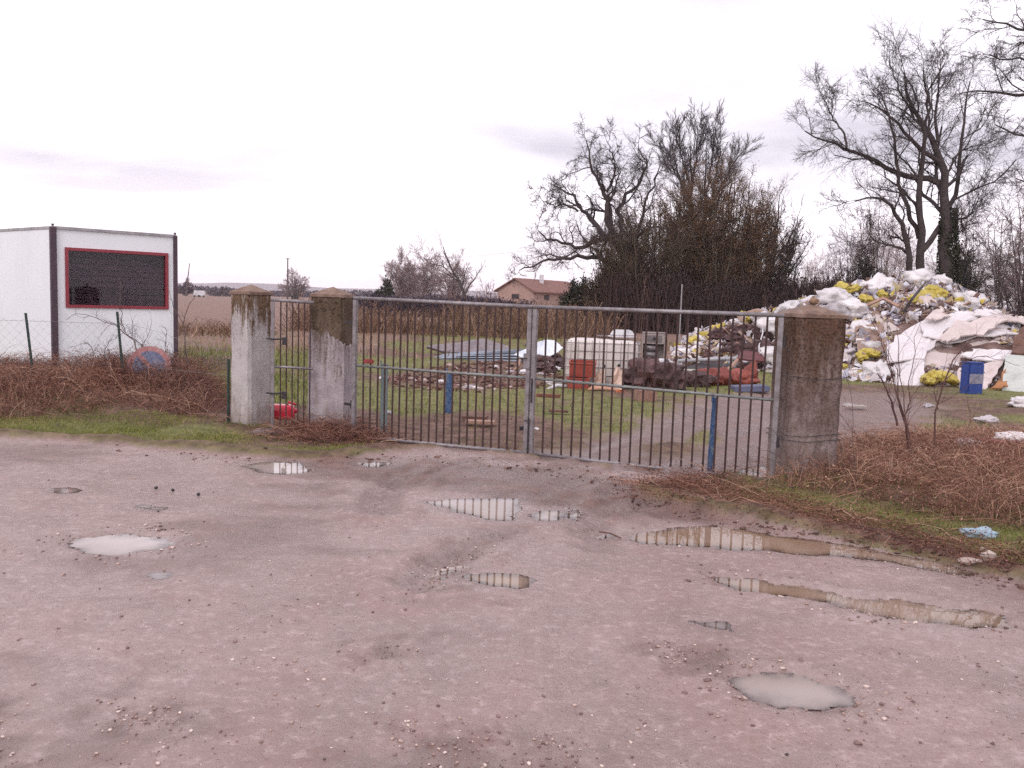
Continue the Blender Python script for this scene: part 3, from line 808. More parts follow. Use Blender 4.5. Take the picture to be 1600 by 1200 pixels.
def grow(P, Rr, m, lratio, ang, nseg=5, gnarl=0.25, upb=0.1, t0=0.2, t1=1.0, rr=0.6, rmin=0.004, seed=0, lmin=0.0, lmax=99, tip=True):
    rs = np.random.RandomState(seed)
    Nn, n, _ = P.shape
    idx = np.repeat(np.arange(Nn), m)
    t_ = np.tile(np.linspace(t0, t1, m), Nn) + rs.uniform(-0.5, 0.5, Nn * m) * (t1 - t0) / m
    if tip: t_[m - 1::m] = 1.0
    t_ = np.clip(t_, 0, 1) * (n - 1)
    i0 = np.minimum(t_.astype(int), n - 2); f = (t_ - i0)[:, None]
    start = P[idx, i0] * (1 - f) + P[idx, i0 + 1] * f
    rad = Rr[idx, i0] * (1 - f[:, 0]) + Rr[idx, i0 + 1] * f[:, 0]
    tan = unit(P[idx, i0 + 1] - P[idx, i0])
    ln = np.linalg.norm(P[:, 1:] - P[:, :-1], axis=-1).sum(1)[idx] * lratio * rs.uniform(0.55, 1.25, len(idx)) * (1.15 - 0.5 * (t_ / (n - 1)))
    ln = np.clip(ln, lmin, lmax)
    perp = unit(np.cross(tan, rs.randn(len(idx), 3)))
    a = ang * rs.uniform(0.6, 1.3, len(idx))
    if tip: a[m - 1::m] *= 0.4
    d = unit(tan * np.cos(a)[:, None] + perp * np.sin(a)[:, None] + np.array([0, 0, upb]))
    out = np.empty((len(idx), nseg, 3)); out[:, 0] = start
    step = (ln / (nseg - 1))[:, None]
    for s in range(1, nseg):
        d = unit(d + rs.randn(len(idx), 3) * gnarl + np.array([0, 0, upb * 0.5]))
        out[:, s] = out[:, s - 1] + d * step
    r0 = np.maximum(np.minimum(rad * rr, 0.16), rmin)
    Ro = r0[:, None] * np.linspace(1, 0.45, nseg)[None, :]
    return out, np.maximum(Ro, rmin * 0.6)
def join(parts):
    vs, fs, b = [], [], 0
    for v, q in parts:
        vs.append(v); fs.append(q + b); b += len(v)
    return np.concatenate(vs), np.concatenate(fs)
def tree(name, label, cat, base, P0, R0, levels, bark=None, twig=None, group=None, k0=8, leafs=None, extra_parts=None):
    """levels: list of grow() kwargs; first two orders go to the trunk part, the rest to the crown"""
    root = empty(name, tuple(base), label, cat, group)
    tr = [tubes(P0, R0, k0)]
    P_, R_ = P0, R0
    cr_ = []
    allP = []
    for i, kw in enumerate(levels):
        P_, R_ = grow(P_, R_, **kw)
        if i == 0: tr.append(tubes(P_, R_, 4))
        elif i == len(levels) - 1 and i > 1: cr_.append(tubes(P_[:, [0, -1]], R_[:, [0, -1]], 3))
        else:
            ks = [0, P_.shape[1] // 2, -1]; cr_.append(tubes(P_[:, ks], R_[:, ks], 3))
        allP.append(P_)
    v, q = join(tr); link_mesh('trunk', npmesh('trunk', v, q, smooth=True), bark or BARK, root)
    if cr_:
        v, q = join(cr_); link_mesh('crown', npmesh('crown', v, q), twig or TWIG, root)
    if leafs:
        n, size, mat, lvl = leafs
        C = allP[lvl].reshape(-1, 3)
        c = C[rng.randint(0, len(C), n)] + rng.randn(n, 3) * 0.15
        a = unit(rng.randn(n, 3)) * size * rng.uniform(0.4, 1.4, (n, 1)); b = unit(np.cross(a, rng.randn(n, 3))) * size * 0.6
        lv = np.stack([c - a, c + b, c + a, c - b], 1).reshape(-1, 3)
        lf = (np.arange(n) * 4)[:, None] + np.arange(4)[None]
        link_mesh('foliage', npmesh('foliage', lv, lf, tint=np.repeat(rng.rand(n), 4)), mat, root)
    return root
IVY = tintmat('ivy', [(0, (0.012, 0.016, 0.008)), (0.6, (0.03, 0.035, 0.015)), (1, (0.06, 0.06, 0.03))], 0.6)
DEADLF = tintmat('withered_leaves', [(0, (0.06, 0.032, 0.016)), (0.5, (0.17, 0.09, 0.042)), (1, (0.32, 0.19, 0.09))], 0.8)
OLIVE = tintmat('olive_leaves', [(0, (0.022, 0.018, 0.012)), (0.5, (0.055, 0.04, 0.024)), (1, (0.11, 0.075, 0.04))], 0.8)

# big bare tree behind the heap
YB = 45
big = [([(1484, 470), (1480, 433), (1475, 345), (1474, 284), (1474, 249), (1466, 222), (1450, 210), (1438, 190), (1420, 160), (1412, 110), (1408, 70)], 0.36, 0.04, 0),
       ([(1440, 470), (1438, 422), (1436, 350), (1436, 280), (1438, 230), (1449, 207), (1452, 153), (1445, 127), (1438, 90), (1440, 62)], 0.24, 0.03, 0.4),
       ([(1422, 470), (1420, 426), (1422, 391), (1403, 338), (1398, 318), (1380, 315), (1357, 301), (1336, 312), (1318, 330)], 0.20, 0.03, 0.2),
       ([(1436, 372), (1426, 345), (1412, 310), (1403, 280), (1399, 230), (1390, 184), (1378, 150), (1366, 120)], 0.13, 0.03, 0.4),
       ([(1472, 288), (1462, 279), (1430, 279), (1399, 272), (1369, 252), (1327, 232), (1292, 222), (1257, 205), (1236, 192)], 0.17, 0.03, 0),
       ([(1323, 230), (1319, 207), (1300, 184), (1287, 155), (1278, 140)], 0.06, 0.02, 0.5),
       ([(1474, 255), (1452, 240), (1425, 225), (1412, 208), (1395, 180), (1372, 165), (1345, 160), (1322, 150)], 0.13, 0.02, -0.3),
       ([(1438, 395), (1452, 380), (1470, 358), (1484, 334), (1499, 290), (1501, 245), (1503, 200), (1508, 170), (1516, 130), (1520, 95)], 0.16, 0.03, 0),
       ([(1482, 352), (1497, 341), (1512, 342), (1525, 320), (1533, 300)], 0.08, 0.02, 0.2),
       ([(1466, 222), (1464, 200), (1462, 170), (1466, 140), (1470, 110), (1468, 80)], 0.09, 0.02, -0.5),
       ([(1449, 207), (1432, 190), (1415, 160), (1400, 130), (1392, 95), (1385, 75)], 0.08, 0.02, 0.8),
       ([(1476, 275), (1486, 262), (1492, 240), (1502, 235), (1520, 230), (1545, 222)], 0.07, 0.02, 0),
       ([(1422, 400), (1405, 385), (1385, 383), (1365, 375), (1350, 360)], 0.08, 0.02, 0),
       ([(1480, 385), (1492, 370), (1500, 350)], 0.07, 0.02, 0)]
P0, R0 = limbs_px(big, YB, 14, 0.25, 1, 0.90)
tree('bare_tree', 'tall bare tree with a thick ivy trunk and forked limbs behind the rubbish heap', 'tree', (V(1470, 470, YB)[0], YB, 0), P0, R0,
     [dict(m=9, lratio=0.30, ang=0.75, gnarl=0.22, t0=0.35, seed=1, lmin=1.4, lmax=3.6, rr=0.45, nseg=6, upb=0.12),
      dict(m=8, lratio=0.62, ang=0.8, gnarl=0.18, t0=0.2, seed=2, rr=0.5, rmin=0.012, upb=0.06),
      dict(m=6, lratio=0.62, ang=0.8, gnarl=0.25, t0=0.15, seed=3, rr=0.5, rmin=0.008, nseg=4, upb=0.0),
      dict(m=3, lratio=0.65, ang=0.8, gnarl=0.25, t0=0.3, seed=4, rr=0.7, rmin=0.006, nseg=3, upb=0.0)])
bt = bpy.data.objects['bare_tree']
n = 5200
t_ = rng.rand(n); c0 = np.array([V(1482, 475 - 150 * a, YB) for a in t_])
a_ = rng.uniform(0, 2 * PI, n); rr_ = (0.34 + 0.22 * rng.rand(n)) * (1.25 - 0.5 * t_)
c0[:, 0] += np.cos(a_) * rr_; c0[:, 1] += np.sin(a_) * rr_
a = unit(rng.randn(n, 3)) * 0.06; b = unit(np.cross(a, rng.randn(n, 3))) * 0.045
lv = np.stack([c0 - a, c0 + b, c0 + a, c0 - b], 1).reshape(-1, 3)
link_mesh('ivy', npmesh('ivy', lv, (np.arange(n) * 4)[:, None] + np.arange(4)[None], tint=np.repeat(rng.rand(n), 4)), IVY, bt)

# tree whose branches reach in from the right edge
YR = 33
ed = [([(1760, 560), (1745, 400), (1730, 250), (1725, 120), (1720, -20), (1715, -150)], 0.40, 0.15, 0),
      ([(1730, 260), (1690, 190), (1640, 150), (1600, 146), (1560, 142), (1525, 140), (1500, 146)], 0.13, 0.02, 0),
      ([(1725, 160), (1680, 90), (1630, 55), (1590, 48), (1560, 40), (1535, 30)], 0.13, 0.02, 0.4),
      ([(1722, 60), (1680, 10), (1640, -10), (1590, -25), (1550, -30)], 0.12, 0.02, -0.3),
      ([(1735, 320), (1690, 250), (1650, 225), (1610, 215), (1575, 205), (1555, 195)], 0.11, 0.02, 0.6),
      ([(1640, 150), (1625, 110), (1600, 90), (1570, 95), (1545, 85)], 0.06, 0.02, 0.3),
      ([(1740, 380), (1700, 330), (1660, 300), (1625, 290), (1590, 280)], 0.09, 0.02, 0.2)]
P0, R0 = limbs_px(ed, YR, 14, 0.15, 2)
tree('bare_tree', 'bare tree at the right edge whose branches hang into the upper corner', 'tree', (V(1760, 560, YR)[0], YR, 0), P0, R0,
     [dict(m=9, lratio=0.30, ang=0.8, gnarl=0.22, t0=0.3, seed=5, lmin=0.9, lmax=2.4, rr=0.5, nseg=6, upb=0.0),
      dict(m=7, lratio=0.6, ang=0.75, gnarl=0.22, t0=0.1, seed=6, rr=0.55, rmin=0.009, upb=-0.03),
      dict(m=6, lratio=0.6, ang=0.75, gnarl=0.25, t0=0.1, seed=7, rr=0.6, rmin=0.007, nseg=4, upb=-0.05),
      dict(m=3, lratio=0.7, ang=0.7, gnarl=0.25, t0=0.2, seed=8, rr=0.7, rmin=0.005, nseg=3, upb=-0.05)])

# gnarled tree left of the dark group
YO = 56
ok = [([(992, 500), (987, 442), (975, 400), (968, 377), (955, 352), (950, 325), (948, 300)], 0.40, 0.16, 0),
      ([(975, 400), (958, 372), (939, 371), (913, 386), (890, 390), (874, 377), (854, 374), (840, 360), (831, 351)], 0.22, 0.04, 0),
      ([(980, 420), (950, 405), (916, 400), (890, 400), (870, 407), (841, 410), (818, 420), (796, 429)], 0.19, 0.03, -0.5),
      ([(950, 372), (935, 364), (929, 342), (905, 330), (902, 303), (874, 299), (862, 288), (854, 280)], 0.19, 0.03, 0.5),
      ([(958, 360), (946, 345), (948, 318), (946, 293), (930, 274), (919, 258), (921, 235), (919, 222), (909, 206)], 0.20, 0.03, 0),
      ([(970, 385), (968, 350), (966, 322), (984, 296), (1000, 285), (1008, 268), (1012, 250), (1000, 231), (985, 222)], 0.19, 0.03, 0.4),
      ([(985, 430), (990, 380), (1002, 340), (1010, 300), (1030, 270), (1035, 240)], 0.18, 0.03, 0.8),
      ([(903, 330), (886, 318), (868, 322), (850, 315), (840, 305)], 0.08, 0.02, 0.4),
      ([(948, 300), (960, 275), (962, 250), (950, 232), (946, 212)], 0.10, 0.02, 0.1)]
P0, R0 = limbs_px(ok, YO, 16, 0.3, 3, 0.92)
P0[:, 1:-1] += np.random.RandomState(3).randn(len(P0), 14, 3) * 0.07
tree('gnarled_tree', 'gnarled bare tree stretching crooked black limbs towards the house', 'tree', (V(992, 500, YO)[0], YO, 0), P0, R0,
     [dict(m=9, lratio=0.30, ang=0.9, gnarl=0.38, t0=0.25, seed=11, lmin=1.2, lmax=3.2, rr=0.5, nseg=7, upb=0.1),
      dict(m=7, lratio=0.62, ang=0.9, gnarl=0.3, t0=0.15, seed=12, rr=0.45, rmin=0.014, upb=0.04),
      dict(m=6, lratio=0.6, ang=0.8, gnarl=0.3, t0=0.1, seed=13, rr=0.6, rmin=0.010, nseg=4, upb=0.0),
      dict(m=3, lratio=0.7, ang=0.8, gnarl=0.3, t0=0.1, seed=14, rr=0.7, rmin=0.008, nseg=3, upb=0.0)])

# tall slender tree rising out of the group
YT = 62
tl = [([(1082, 500), (1080, 420), (1080, 330), (1080, 247), (1078, 215), (1073, 185), (1072, 170)], 0.26, 0.03, 0),
      ([(1100, 500), (1104, 420), (1104, 345), (1102, 290), (1104, 225), (1104, 190), (1100, 175)], 0.22, 0.03, 0.7),
      ([(1104, 400), (1112, 330), (1121, 257), (1128, 215), (1127, 190)], 0.16, 0.03, 0.2),
      ([(1104, 380), (1125, 310), (1140, 260), (1150, 235), (1165, 230)], 0.13, 0.02, -0.5),
      ([(1080, 330), (1065, 290), (1055, 255), (1048, 225), (1046, 205)], 0.12, 0.02, 0.4),
      ([(1080, 290), (1066, 250), (1058, 215), (1060, 190)], 0.08, 0.02, -0.2),
      ([(1104, 340), (1132, 280), (1155, 240), (1182, 222)], 0.09, 0.02, 0.6), ([(1082, 320), (1056, 270), (1036, 235), (1026, 215)], 0.09, 0.02, -0.6), ([(1104, 300), (1112, 250), (1116, 205), (1114, 180)], 0.09, 0.02, -0.4), ([(1080, 300), (1088, 250), (1090, 210), (1088, 170)], 0.09, 0.02, 0.5)]
P0, R0 = limbs_px(tl, YT, 14, 0.12, 4, 0.82)
tree('slender_tree', 'tall slender bare tree rising highest out of the dark tree group', 'tree', (V(1090, 500, YT)[0], YT, 0), P0, R0,
     [dict(m=13, lratio=0.22, ang=0.75, gnarl=0.13, t0=0.3, seed=15, lmin=1.4, lmax=3.6, rr=0.4, nseg=6, upb=0.16),
      dict(m=6, lratio=0.6, ang=0.65, gnarl=0.13, t0=0.15, seed=16, rr=0.5, rmin=0.012, upb=0.1),
      dict(m=6, lratio=0.6, ang=0.5, gnarl=0.15, t0=0.1, seed=17, rr=0.6, rmin=0.010, nseg=4, upb=0.1),
      dict(m=3, lratio=0.7, ang=0.5, gnarl=0.15, t0=0.1, seed=18, rr=0.7, rmin=0.008, nseg=3, upb=0.1)], twig=TWIG)

def fan(cx, cy, spread_px, top_px, Y, n, r0, seed, lean=0.0, curve=0.25):
    rs = np.random.RandomState(seed); L_ = []
    for i in range(n):
        u = (i + 0.5) / n * 2 - 1 + rs.uniform(-0.1, 0.1)
        ex = cx + u * spread_px + lean; ey = top_px + (abs(u) ** 2.2) * (cy - top_px) * 0.55 + rs.uniform(-6, 10)
        mx_ = cx + u * spread_px * (0.3 + curve * rs.rand()); my_ = (cy + ey) / 2
        L_.append(([(cx + u * spread_px * 0.2, cy), (mx_, my_), (ex * 0.6 + mx_ * 0.4, ey * 0.6 + my_ * 0.4), (ex, ey)], r0 * rs.uniform(0.7, 1.2), 0.02, rs.uniform(-1, 1)))
    return L_
def dome(cx, cy, rpx, top_px, n, r0, seed):
    """stems from one root spreading to fill a rounded crown, ends on and inside a dome"""
    rs = np.random.RandomState(seed); L_ = []; H_ = cy - top_px
    for i in range(n):
        a = rs.uniform(-1, 1); u = math.sin(a * 1.45) * (0.75 + 0.25 * rs.rand())
        k_ = rs.uniform(0.72, 1.04)
        ex = cx + u * rpx * k_; ey = cy - H_ * (0.25 + 0.75 * math.sqrt(max(0, 1 - u * u * 0.92))) * k_
        sx = cx + u * rpx * 0.16; mx_ = cx + u * rpx * (0.48 + 0.3 * rs.rand()); my_ = cy + (ey - cy) * (0.5 + 0.1 * rs.rand())
        L_.append(([(sx, cy), ((sx + mx_) / 2 + rs.uniform(-5, 5), (cy + my_) / 2), (mx_, my_), (ex, ey)], r0 * rs.uniform(0.6, 1.3), 0.02, rs.uniform(-2.2, 2.2) * (1 - 0.5 * abs(u))))
    return L_
# dense rounded brown crown
P0, R0 = limbs_px(dome(1126, 490, 104, 272, 80, 0.055, 21), 57, 12, 0.0, 5)
P0[:, 2:] += np.cumsum(np.random.RandomState(9).randn(len(P0), 10, 3) * 0.10, 1)
tree('bushy_tree', 'broad round tree thick with brown twigs and withered leaves', 'tree', (V(1120, 490, 57)[0], 57, 0), P0, R0,
     [dict(m=10, lratio=0.21, ang=1.05, gnarl=0.28, t0=0.2, seed=21, lmin=0.7, lmax=1.9, rr=0.45, nseg=6, upb=0.06),
      dict(m=6, lratio=0.6, ang=0.7, gnarl=0.25, t0=0.1, seed=22, rr=0.55, rmin=0.012, upb=0.1),
      dict(m=4, lratio=0.7, ang=0.7, gnarl=0.25, t0=0.1, seed=23, rr=0.6, rmin=0.009, nseg=4, upb=0.02)], bark=BARKM, twig=BROWNTW, leafs=(34000, 0.045, DEADLF, 1))
P0, R0 = limbs_px(dome(1000, 495, 90, 345, 44, 0.06, 22), 54, 12, 0.0, 6)
tree('bushy_tree', 'lower dark bushy tree with olive brown foliage under the gnarled limbs', 'tree', (V(1000, 490, 54)[0], 54, 0), P0, R0,
     [dict(m=8, lratio=0.24, ang=0.7, gnarl=0.2, t0=0.1, seed=24, lmin=0.6, lmax=1.7, rr=0.5, nseg=6, upb=0.15),
      dict(m=6, lratio=0.6, ang=0.7, gnarl=0.2, t0=0.1, seed=25, rr=0.55, rmin=0.013, upb=0.1),
      dict(m=2, lratio=0.6, ang=0.6, gnarl=0.2, t0=0.1, seed=26, rr=0.6, rmin=0.011, nseg=4, upb=0.1)], bark=BARKM, twig=BROWNTW, leafs=(17000, 0.05, OLIVE, 1))
P0, R0 = limbs_px(dome(1186, 495, 92, 322, 54, 0.06, 23), 60, 12, 0.0, 7)
tree('bushy_tree', 'dark bare bushy tree on the right shoulder of the tree group', 'tree', (V(1165, 490, 60)[0], 60, 0), P0, R0,
     [dict(m=8, lratio=0.24, ang=0.7, gnarl=0.2, t0=0.1, seed=27, lmin=0.6, lmax=1.9, rr=0.5, nseg=6, upb=0.15),
      dict(m=6, lratio=0.6, ang=0.7, gnarl=0.2, t0=0.1, seed=28, rr=0.55, rmin=0.013, upb=0.1),
      dict(m=4, lratio=0.6, ang=0.6, gnarl=0.2, t0=0.1, seed=29, rr=0.6, rmin=0.01, nseg=4, upb=0.1)], bark=BARKM, leafs=(9000, 0.045, OLIVE, 1))
P0, R0 = limbs_px([([(1180, 490), (1195, 430), (1207, 400), (1213, 370), (1216, 330), (1218, 305)], 0.16, 0.03, 0), ([(1195, 430), (1215, 400), (1235, 375), (1245, 350), (1250, 330)], 0.10, 0.02, 0),
                   ([(1207, 400), (1205, 360), (1195, 330)], 0.08, 0.02, 0), ([(1205, 405), (1225, 385), (1250, 380), (1265, 378)], 0.08, 0.02, 0.4)], 66, 12, 0.2, 8)
tree('small_bare_tree', 'small bare tree leaning out at the right end of the tree group', 'tree', (V(1180, 490, 66)[0], 66, 0), P0, R0,
     [dict(m=10, lratio=0.3, ang=0.7, gnarl=0.2, t0=0.2, seed=31, lmin=0.8, lmax=2.2, rr=0.5, nseg=6, upb=0.15),
      dict(m=6, lratio=0.6, ang=0.7, gnarl=0.2, t0=0.1, seed=32, rr=0.55, rmin=0.012, upb=0.1),
      dict(m=5, lratio=0.6, ang=0.6, gnarl=0.2, t0=0.1, seed=33, rr=0.6, rmin=0.009, nseg=4, upb=0.1)])

def auto_tree(name, label, px, top, Y, width_px, seed, n=9, r=0.15, twig=None, bark=None, group=None, rmin=0.015, m=(9, 7, 6), leafs=None, base_py=None):
    by = horizon(px) + EYE / Y * F_PX
    P0, R0 = limbs_px([([(px, by), (px + 1, by * 0.6 + top * 0.4), (px, by * 0.35 + top * 0.65)], r, r * 0.5, 0)] + fan(px, by, width_px / 2, top + 6, Y, n, r * 0.6, seed), Y, 10, 0.3, seed)
    return tree(name, label, 'tree' if 'tree' in name else 'bush', (P0[0][0][0], Y, 0), P0, R0,
                [dict(m=m[0], lratio=0.36, ang=0.85, gnarl=0.2, t0=0.25, seed=seed, lmin=0.3, lmax=4, rr=0.4, nseg=5, upb=0.06),
                 dict(m=m[1], lratio=0.6, ang=0.8, gnarl=0.2, t0=0.1, seed=seed + 1, rr=0.5, rmin=rmin, nseg=4, upb=0.05),
                 dict(m=m[2], lratio=0.65, ang=0.8, gnarl=0.2, t0=0.1, seed=seed + 2, rr=0.6, rmin=rmin * 0.7, nseg=3, upb=0.03)], bark=bark, twig=twig, leafs=leafs)
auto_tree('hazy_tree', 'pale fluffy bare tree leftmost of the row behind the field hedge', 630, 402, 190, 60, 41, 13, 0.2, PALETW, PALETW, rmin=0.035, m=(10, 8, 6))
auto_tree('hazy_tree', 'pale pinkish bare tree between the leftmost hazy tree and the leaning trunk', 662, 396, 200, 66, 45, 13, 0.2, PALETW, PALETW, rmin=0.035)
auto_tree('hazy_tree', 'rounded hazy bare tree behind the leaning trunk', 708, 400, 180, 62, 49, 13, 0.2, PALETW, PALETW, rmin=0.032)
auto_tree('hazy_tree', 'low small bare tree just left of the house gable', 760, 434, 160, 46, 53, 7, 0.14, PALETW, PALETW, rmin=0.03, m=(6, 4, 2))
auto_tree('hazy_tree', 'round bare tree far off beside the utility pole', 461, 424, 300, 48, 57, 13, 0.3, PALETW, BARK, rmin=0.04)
auto_tree('dark_bush', 'dark evergreen bush at the left end of the hazy trees', 603, 443, 110, 26, 61, 9, 0.1, None, None, rmin=0.03, leafs=(2500, 0.16, IVY, 1))
P0, R0 = limbs_px(dome(1030, 490, 92, 300, 56, 0.055, 24), 61, 12, 0.0, 10)
P0[:, 2:] += np.cumsum(np.random.RandomState(10).randn(len(P0), 10, 3) * 0.10, 1)
tree('bushy_tree', 'broad brown bushy tree filling the gap between the gnarled tree and the round crown', 'tree', (V(1030, 490, 61)[0], 61, 0), P0, R0,
     [dict(m=9, lratio=0.22, ang=0.95, gnarl=0.22, t0=0.2, seed=71, lmin=0.7, lmax=1.9, rr=0.45, nseg=6, upb=0.06),
      dict(m=6, lratio=0.6, ang=0.7, gnarl=0.25, t0=0.1, seed=72, rr=0.55, rmin=0.012, upb=0.1),
      dict(m=4, lratio=0.7, ang=0.7, gnarl=0.25, t0=0.1, seed=73, rr=0.6, rmin=0.009, nseg=4, upb=0.02)], bark=BARKM, twig=BROWNTW, leafs=(22000, 0.045, DEADLF, 1))
auto_tree('dark_bush', 'dark evergreen bush standing just right of the house', 903, 446, 60, 40, 65, 12, 0.08, DARKT if False else TWIG, None, rmin=0.02, leafs=(7000, 0.085, IVY, 1))
auto_tree('dark_bush', 'dense dark bush in the thicket near the middle of the gate', 955, 420, 53, 70, 69, 12, 0.08, BROWNTW, None, rmin=0.014, leafs=(7000, 0.07, OLIVE, 1))
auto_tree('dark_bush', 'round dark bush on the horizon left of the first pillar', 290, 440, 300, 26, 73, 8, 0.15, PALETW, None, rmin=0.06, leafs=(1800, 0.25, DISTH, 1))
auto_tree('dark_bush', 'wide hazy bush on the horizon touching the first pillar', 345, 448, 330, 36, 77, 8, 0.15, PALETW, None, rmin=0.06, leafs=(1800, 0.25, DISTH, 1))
auto_tree('dark_bush', 'squat dark bush behind the crest of the heap, left of the forked trunks', 1352, 412, 52, 38, 81, 10, 0.08, TWIG, None, rmin=0.016, leafs=(3000, 0.07, IVY, 1))
auto_tree('dark_bush', 'ragged dark ivy bush beside the thick ivy trunk', 1508, 400, 46, 30, 85, 8, 0.07, TWIG, None, rmin=0.014, leafs=(3000, 0.06, IVY, 1))
bg_t = [(1290, 385, 90, 60, 'low twiggy bare tree right of the dark tree group'), (1325, 345, 80, 70, 'thin bare tree rising left of the big forked tree'),
        (1365, 300, 75, 90, 'bare tree with arching twigs close behind the forked tree'), (1560, 330, 60, 90, 'bare tree behind the right shoulder of the heap'),
        (1600, 300, 50, 110, 'bare tree at the right edge below the hanging branches'), (1515, 330, 85, 90, 'pale bare tree seen between the ivy trunk and the right edge'),
        (1420, 370, 95, 90, 'low pale tree seen between the forked trunks'), (1265, 395, 100, 50, 'small pale tree nearest the dark tree group'),
        (1385, 340, 100, 90, 'wide pale bare tree left of the forked trunks'), (1470, 330, 110, 100, 'pale bare tree directly behind the ivy trunk'), (1590, 360, 85, 80, 'pale low tree just above the right heap shoulder')]
for i, (px, top, Y, wp, lab) in enumerate(bg_t):
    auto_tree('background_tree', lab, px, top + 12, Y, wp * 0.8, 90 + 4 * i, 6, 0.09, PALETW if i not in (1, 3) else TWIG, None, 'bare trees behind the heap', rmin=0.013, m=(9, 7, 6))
# leaning trunk among the hazy trees
P0, R0 = limbs_px([([(733, 478), (727, 458), (712, 432), (700, 410), (692, 385)], 0.28, 0.05, 0), ([(727, 458), (745, 430), (755, 415)], 0.12, 0.03, 0), ([(712, 432), (690, 415), (675, 412)], 0.08, 0.03, 0)], 120, 10, 0.1, 9)
tree('leaning_tree', 'dark leaning trunk with few branches in front of the hazy trees', 'tree', (V(733, 478, 120)[0], 120, 0), P0, R0,
     [dict(m=7, lratio=0.35, ang=0.6, gnarl=0.2, t0=0.3, seed=35, rr=0.5, rmin=0.025), dict(m=4, lratio=0.55, ang=0.6, t0=0.1, seed=36, rr=0.5, rmin=0.02, nseg=4)])

# ------------------------------------------------------------------ far hills
def hills(Y, prof, depth, mat):
    n = 160
    px = np.linspace(-1500, 3000, n)
    zt = np.array([max(4.0, (np.interp(p, *zip(*prof)) + 3 * fbm(np.array([p / 90.0]), np.array([Y * 0.01]), 5)[0]) / F_PX * Y) for p in px])
    rows = []
    xs_ = (px - 800) / F_PX * Y
    for k_, s_ in ((0, 0.0), (1, 0.55), (2, 0.9), (3, 1.0), (4, 0.6), (5, 0)):
        rows.append(np.stack([xs_ * (1 + 0.02 * k_), np.full(n, Y + depth * k_ / 5), zt * s_ - (0.5 if s_ == 0 else 0)], -1))
    v = np.concatenate(rows); i = np.arange(n - 1)
    q = np.concatenate([np.stack([r * n + i, r * n + i + 1, (r + 1) * n + i + 1, (r + 1) * n + i], -1) for r in range(5)])
    tag(link_mesh('hills', npmesh('hills', v, q, smooth=True), mat), kind='structure')
HILL = M('hill_woods', (0.10, 0.09, 0.11), (0.06, 0.055, 0.07), 0.01, 0.9, bmp=0)
hills(3300, [(-1500, 6), (100, 8), (280, 14), (420, 19), (520, 13), (640, 18), (760, 15), (900, 20), (1100, 12), (3000, 12)], 500, HILL)
def treeline(Y, x0, x1, h, n, seed, mat):
    rs = np.random.RandomState(seed)
    x = rs.uniform(x0, x1, n); y = Y + rs.uniform(0, 30, n)
    hh = h * (0.5 + 0.5 * vnoise(x * 0.02, y * 0, seed)) * rs.uniform(0.6, 1, n)
    z = hh * rs.rand(n) ** 0.7
    c = np.stack([x, y, z], -1)
    a = unit(rs.randn(n, 3)) * 1.1; b = unit(np.cross(a, rs.randn(n, 3))) * 0.8
    lv = np.stack([c - a, c + b, c + a, c - b], 1).reshape(-1, 3)
    tag(link_mesh('distant_woods', npmesh('distant_woods', lv, (np.arange(n) * 4)[:, None] + np.arange(4)[None], tint=np.repeat(rs.rand(n), 4)), mat), kind='stuff')
treeline(520, -330, 330, 6, 14000, 3, DISTH)

# ------------------------------------------------------------------ shared paints
GALV = M('galvanised_steel', (0.29, 0.265, 0.275), (0.17, 0.14, 0.14), 14, 0.45, metallic=0.35, bmp=0.1, bdist=0.002)
GALVG = M('greenish_galvanised_steel', (0.27, 0.285, 0.275), (0.16, 0.15, 0.14), 16, 0.5, metallic=0.3, bmp=0.1, bdist=0.002)
RUST = M('rusty_steel', (0.065, 0.030, 0.027), (0.032, 0.017, 0.017), 18, 0.75, bmp=0.3, bdist=0.002)
RUSTL = M('bright_rust', (0.20, 0.075, 0.045), (0.10, 0.04, 0.03), 18, 0.8, bmp=0.3, bdist=0.002)
DARKM = M('dark_iron', (0.035, 0.028, 0.032), rough=0.6)

# ------------------------------------------------------------------ gate pillars
def pillar_mat(name, light, mid, stain, z0, z1, dark, cover=0.0):
    mt, t, b = newmat(name)
    p = pos(t)
    sp = t.nodes.new('ShaderNodeSeparateXYZ'); t.links.new(p, sp.inputs[0])
    mpn = t.nodes.new('ShaderNodeMapping'); mpn.inputs['Scale'].default_value = (1, 1, 0.13); t.links.new(p, mpn.inputs[0])
    drip = nnode(t, mpn.outputs[0], 16, 5, 0.6); blot = nnode(t, p, 4.5, 6, 0.65); fine = nnode(t, p, 38, 5, 0.7)
    c = ramp(t, blot, [(0.35, mid), (0.6, light)])
    h = tmath(t, 'ADD', sp.outputs[2], tmath(t, 'MULTIPLY', tmath(t, 'SUBTRACT', drip, 0.5), 2.0))
    h = tmath(t, 'ADD', h, tmath(t, 'MULTIPLY', tmath(t, 'SUBTRACT', blot, 0.5), 0.5))
    f = maprange(t, h, z0, z1, cover, 1.0)
    c = mixc(t, f, c, stain)
    f2 = tmath(t, 'MULTIPLY', maprange(t, fine, 0.45, 0.62), maprange(t, h, z0 - 0.25, z1, 0.08, 0.85))
    c = mixc(t, f2, c, dark)
    # splash zone near the ground
    c = mixc(t, tmath(t, 'MULTIPLY', maprange(t, h, 0.0, 0.32, 0.6, 0.0), 0.8), c, (0.22, 0.15, 0.11))
    t.links.new(c, b.inputs['Base Color'])
    b.inputs['Roughness'].default_value = 0.9
    b.inputs['Specular IOR Level'].default_value = 0.2
    bump(t, tmath(t, 'ADD', fine, tmath(t, 'MULTIPLY', blot, 1.5)), 0.7, 0.012, b)
    return mt
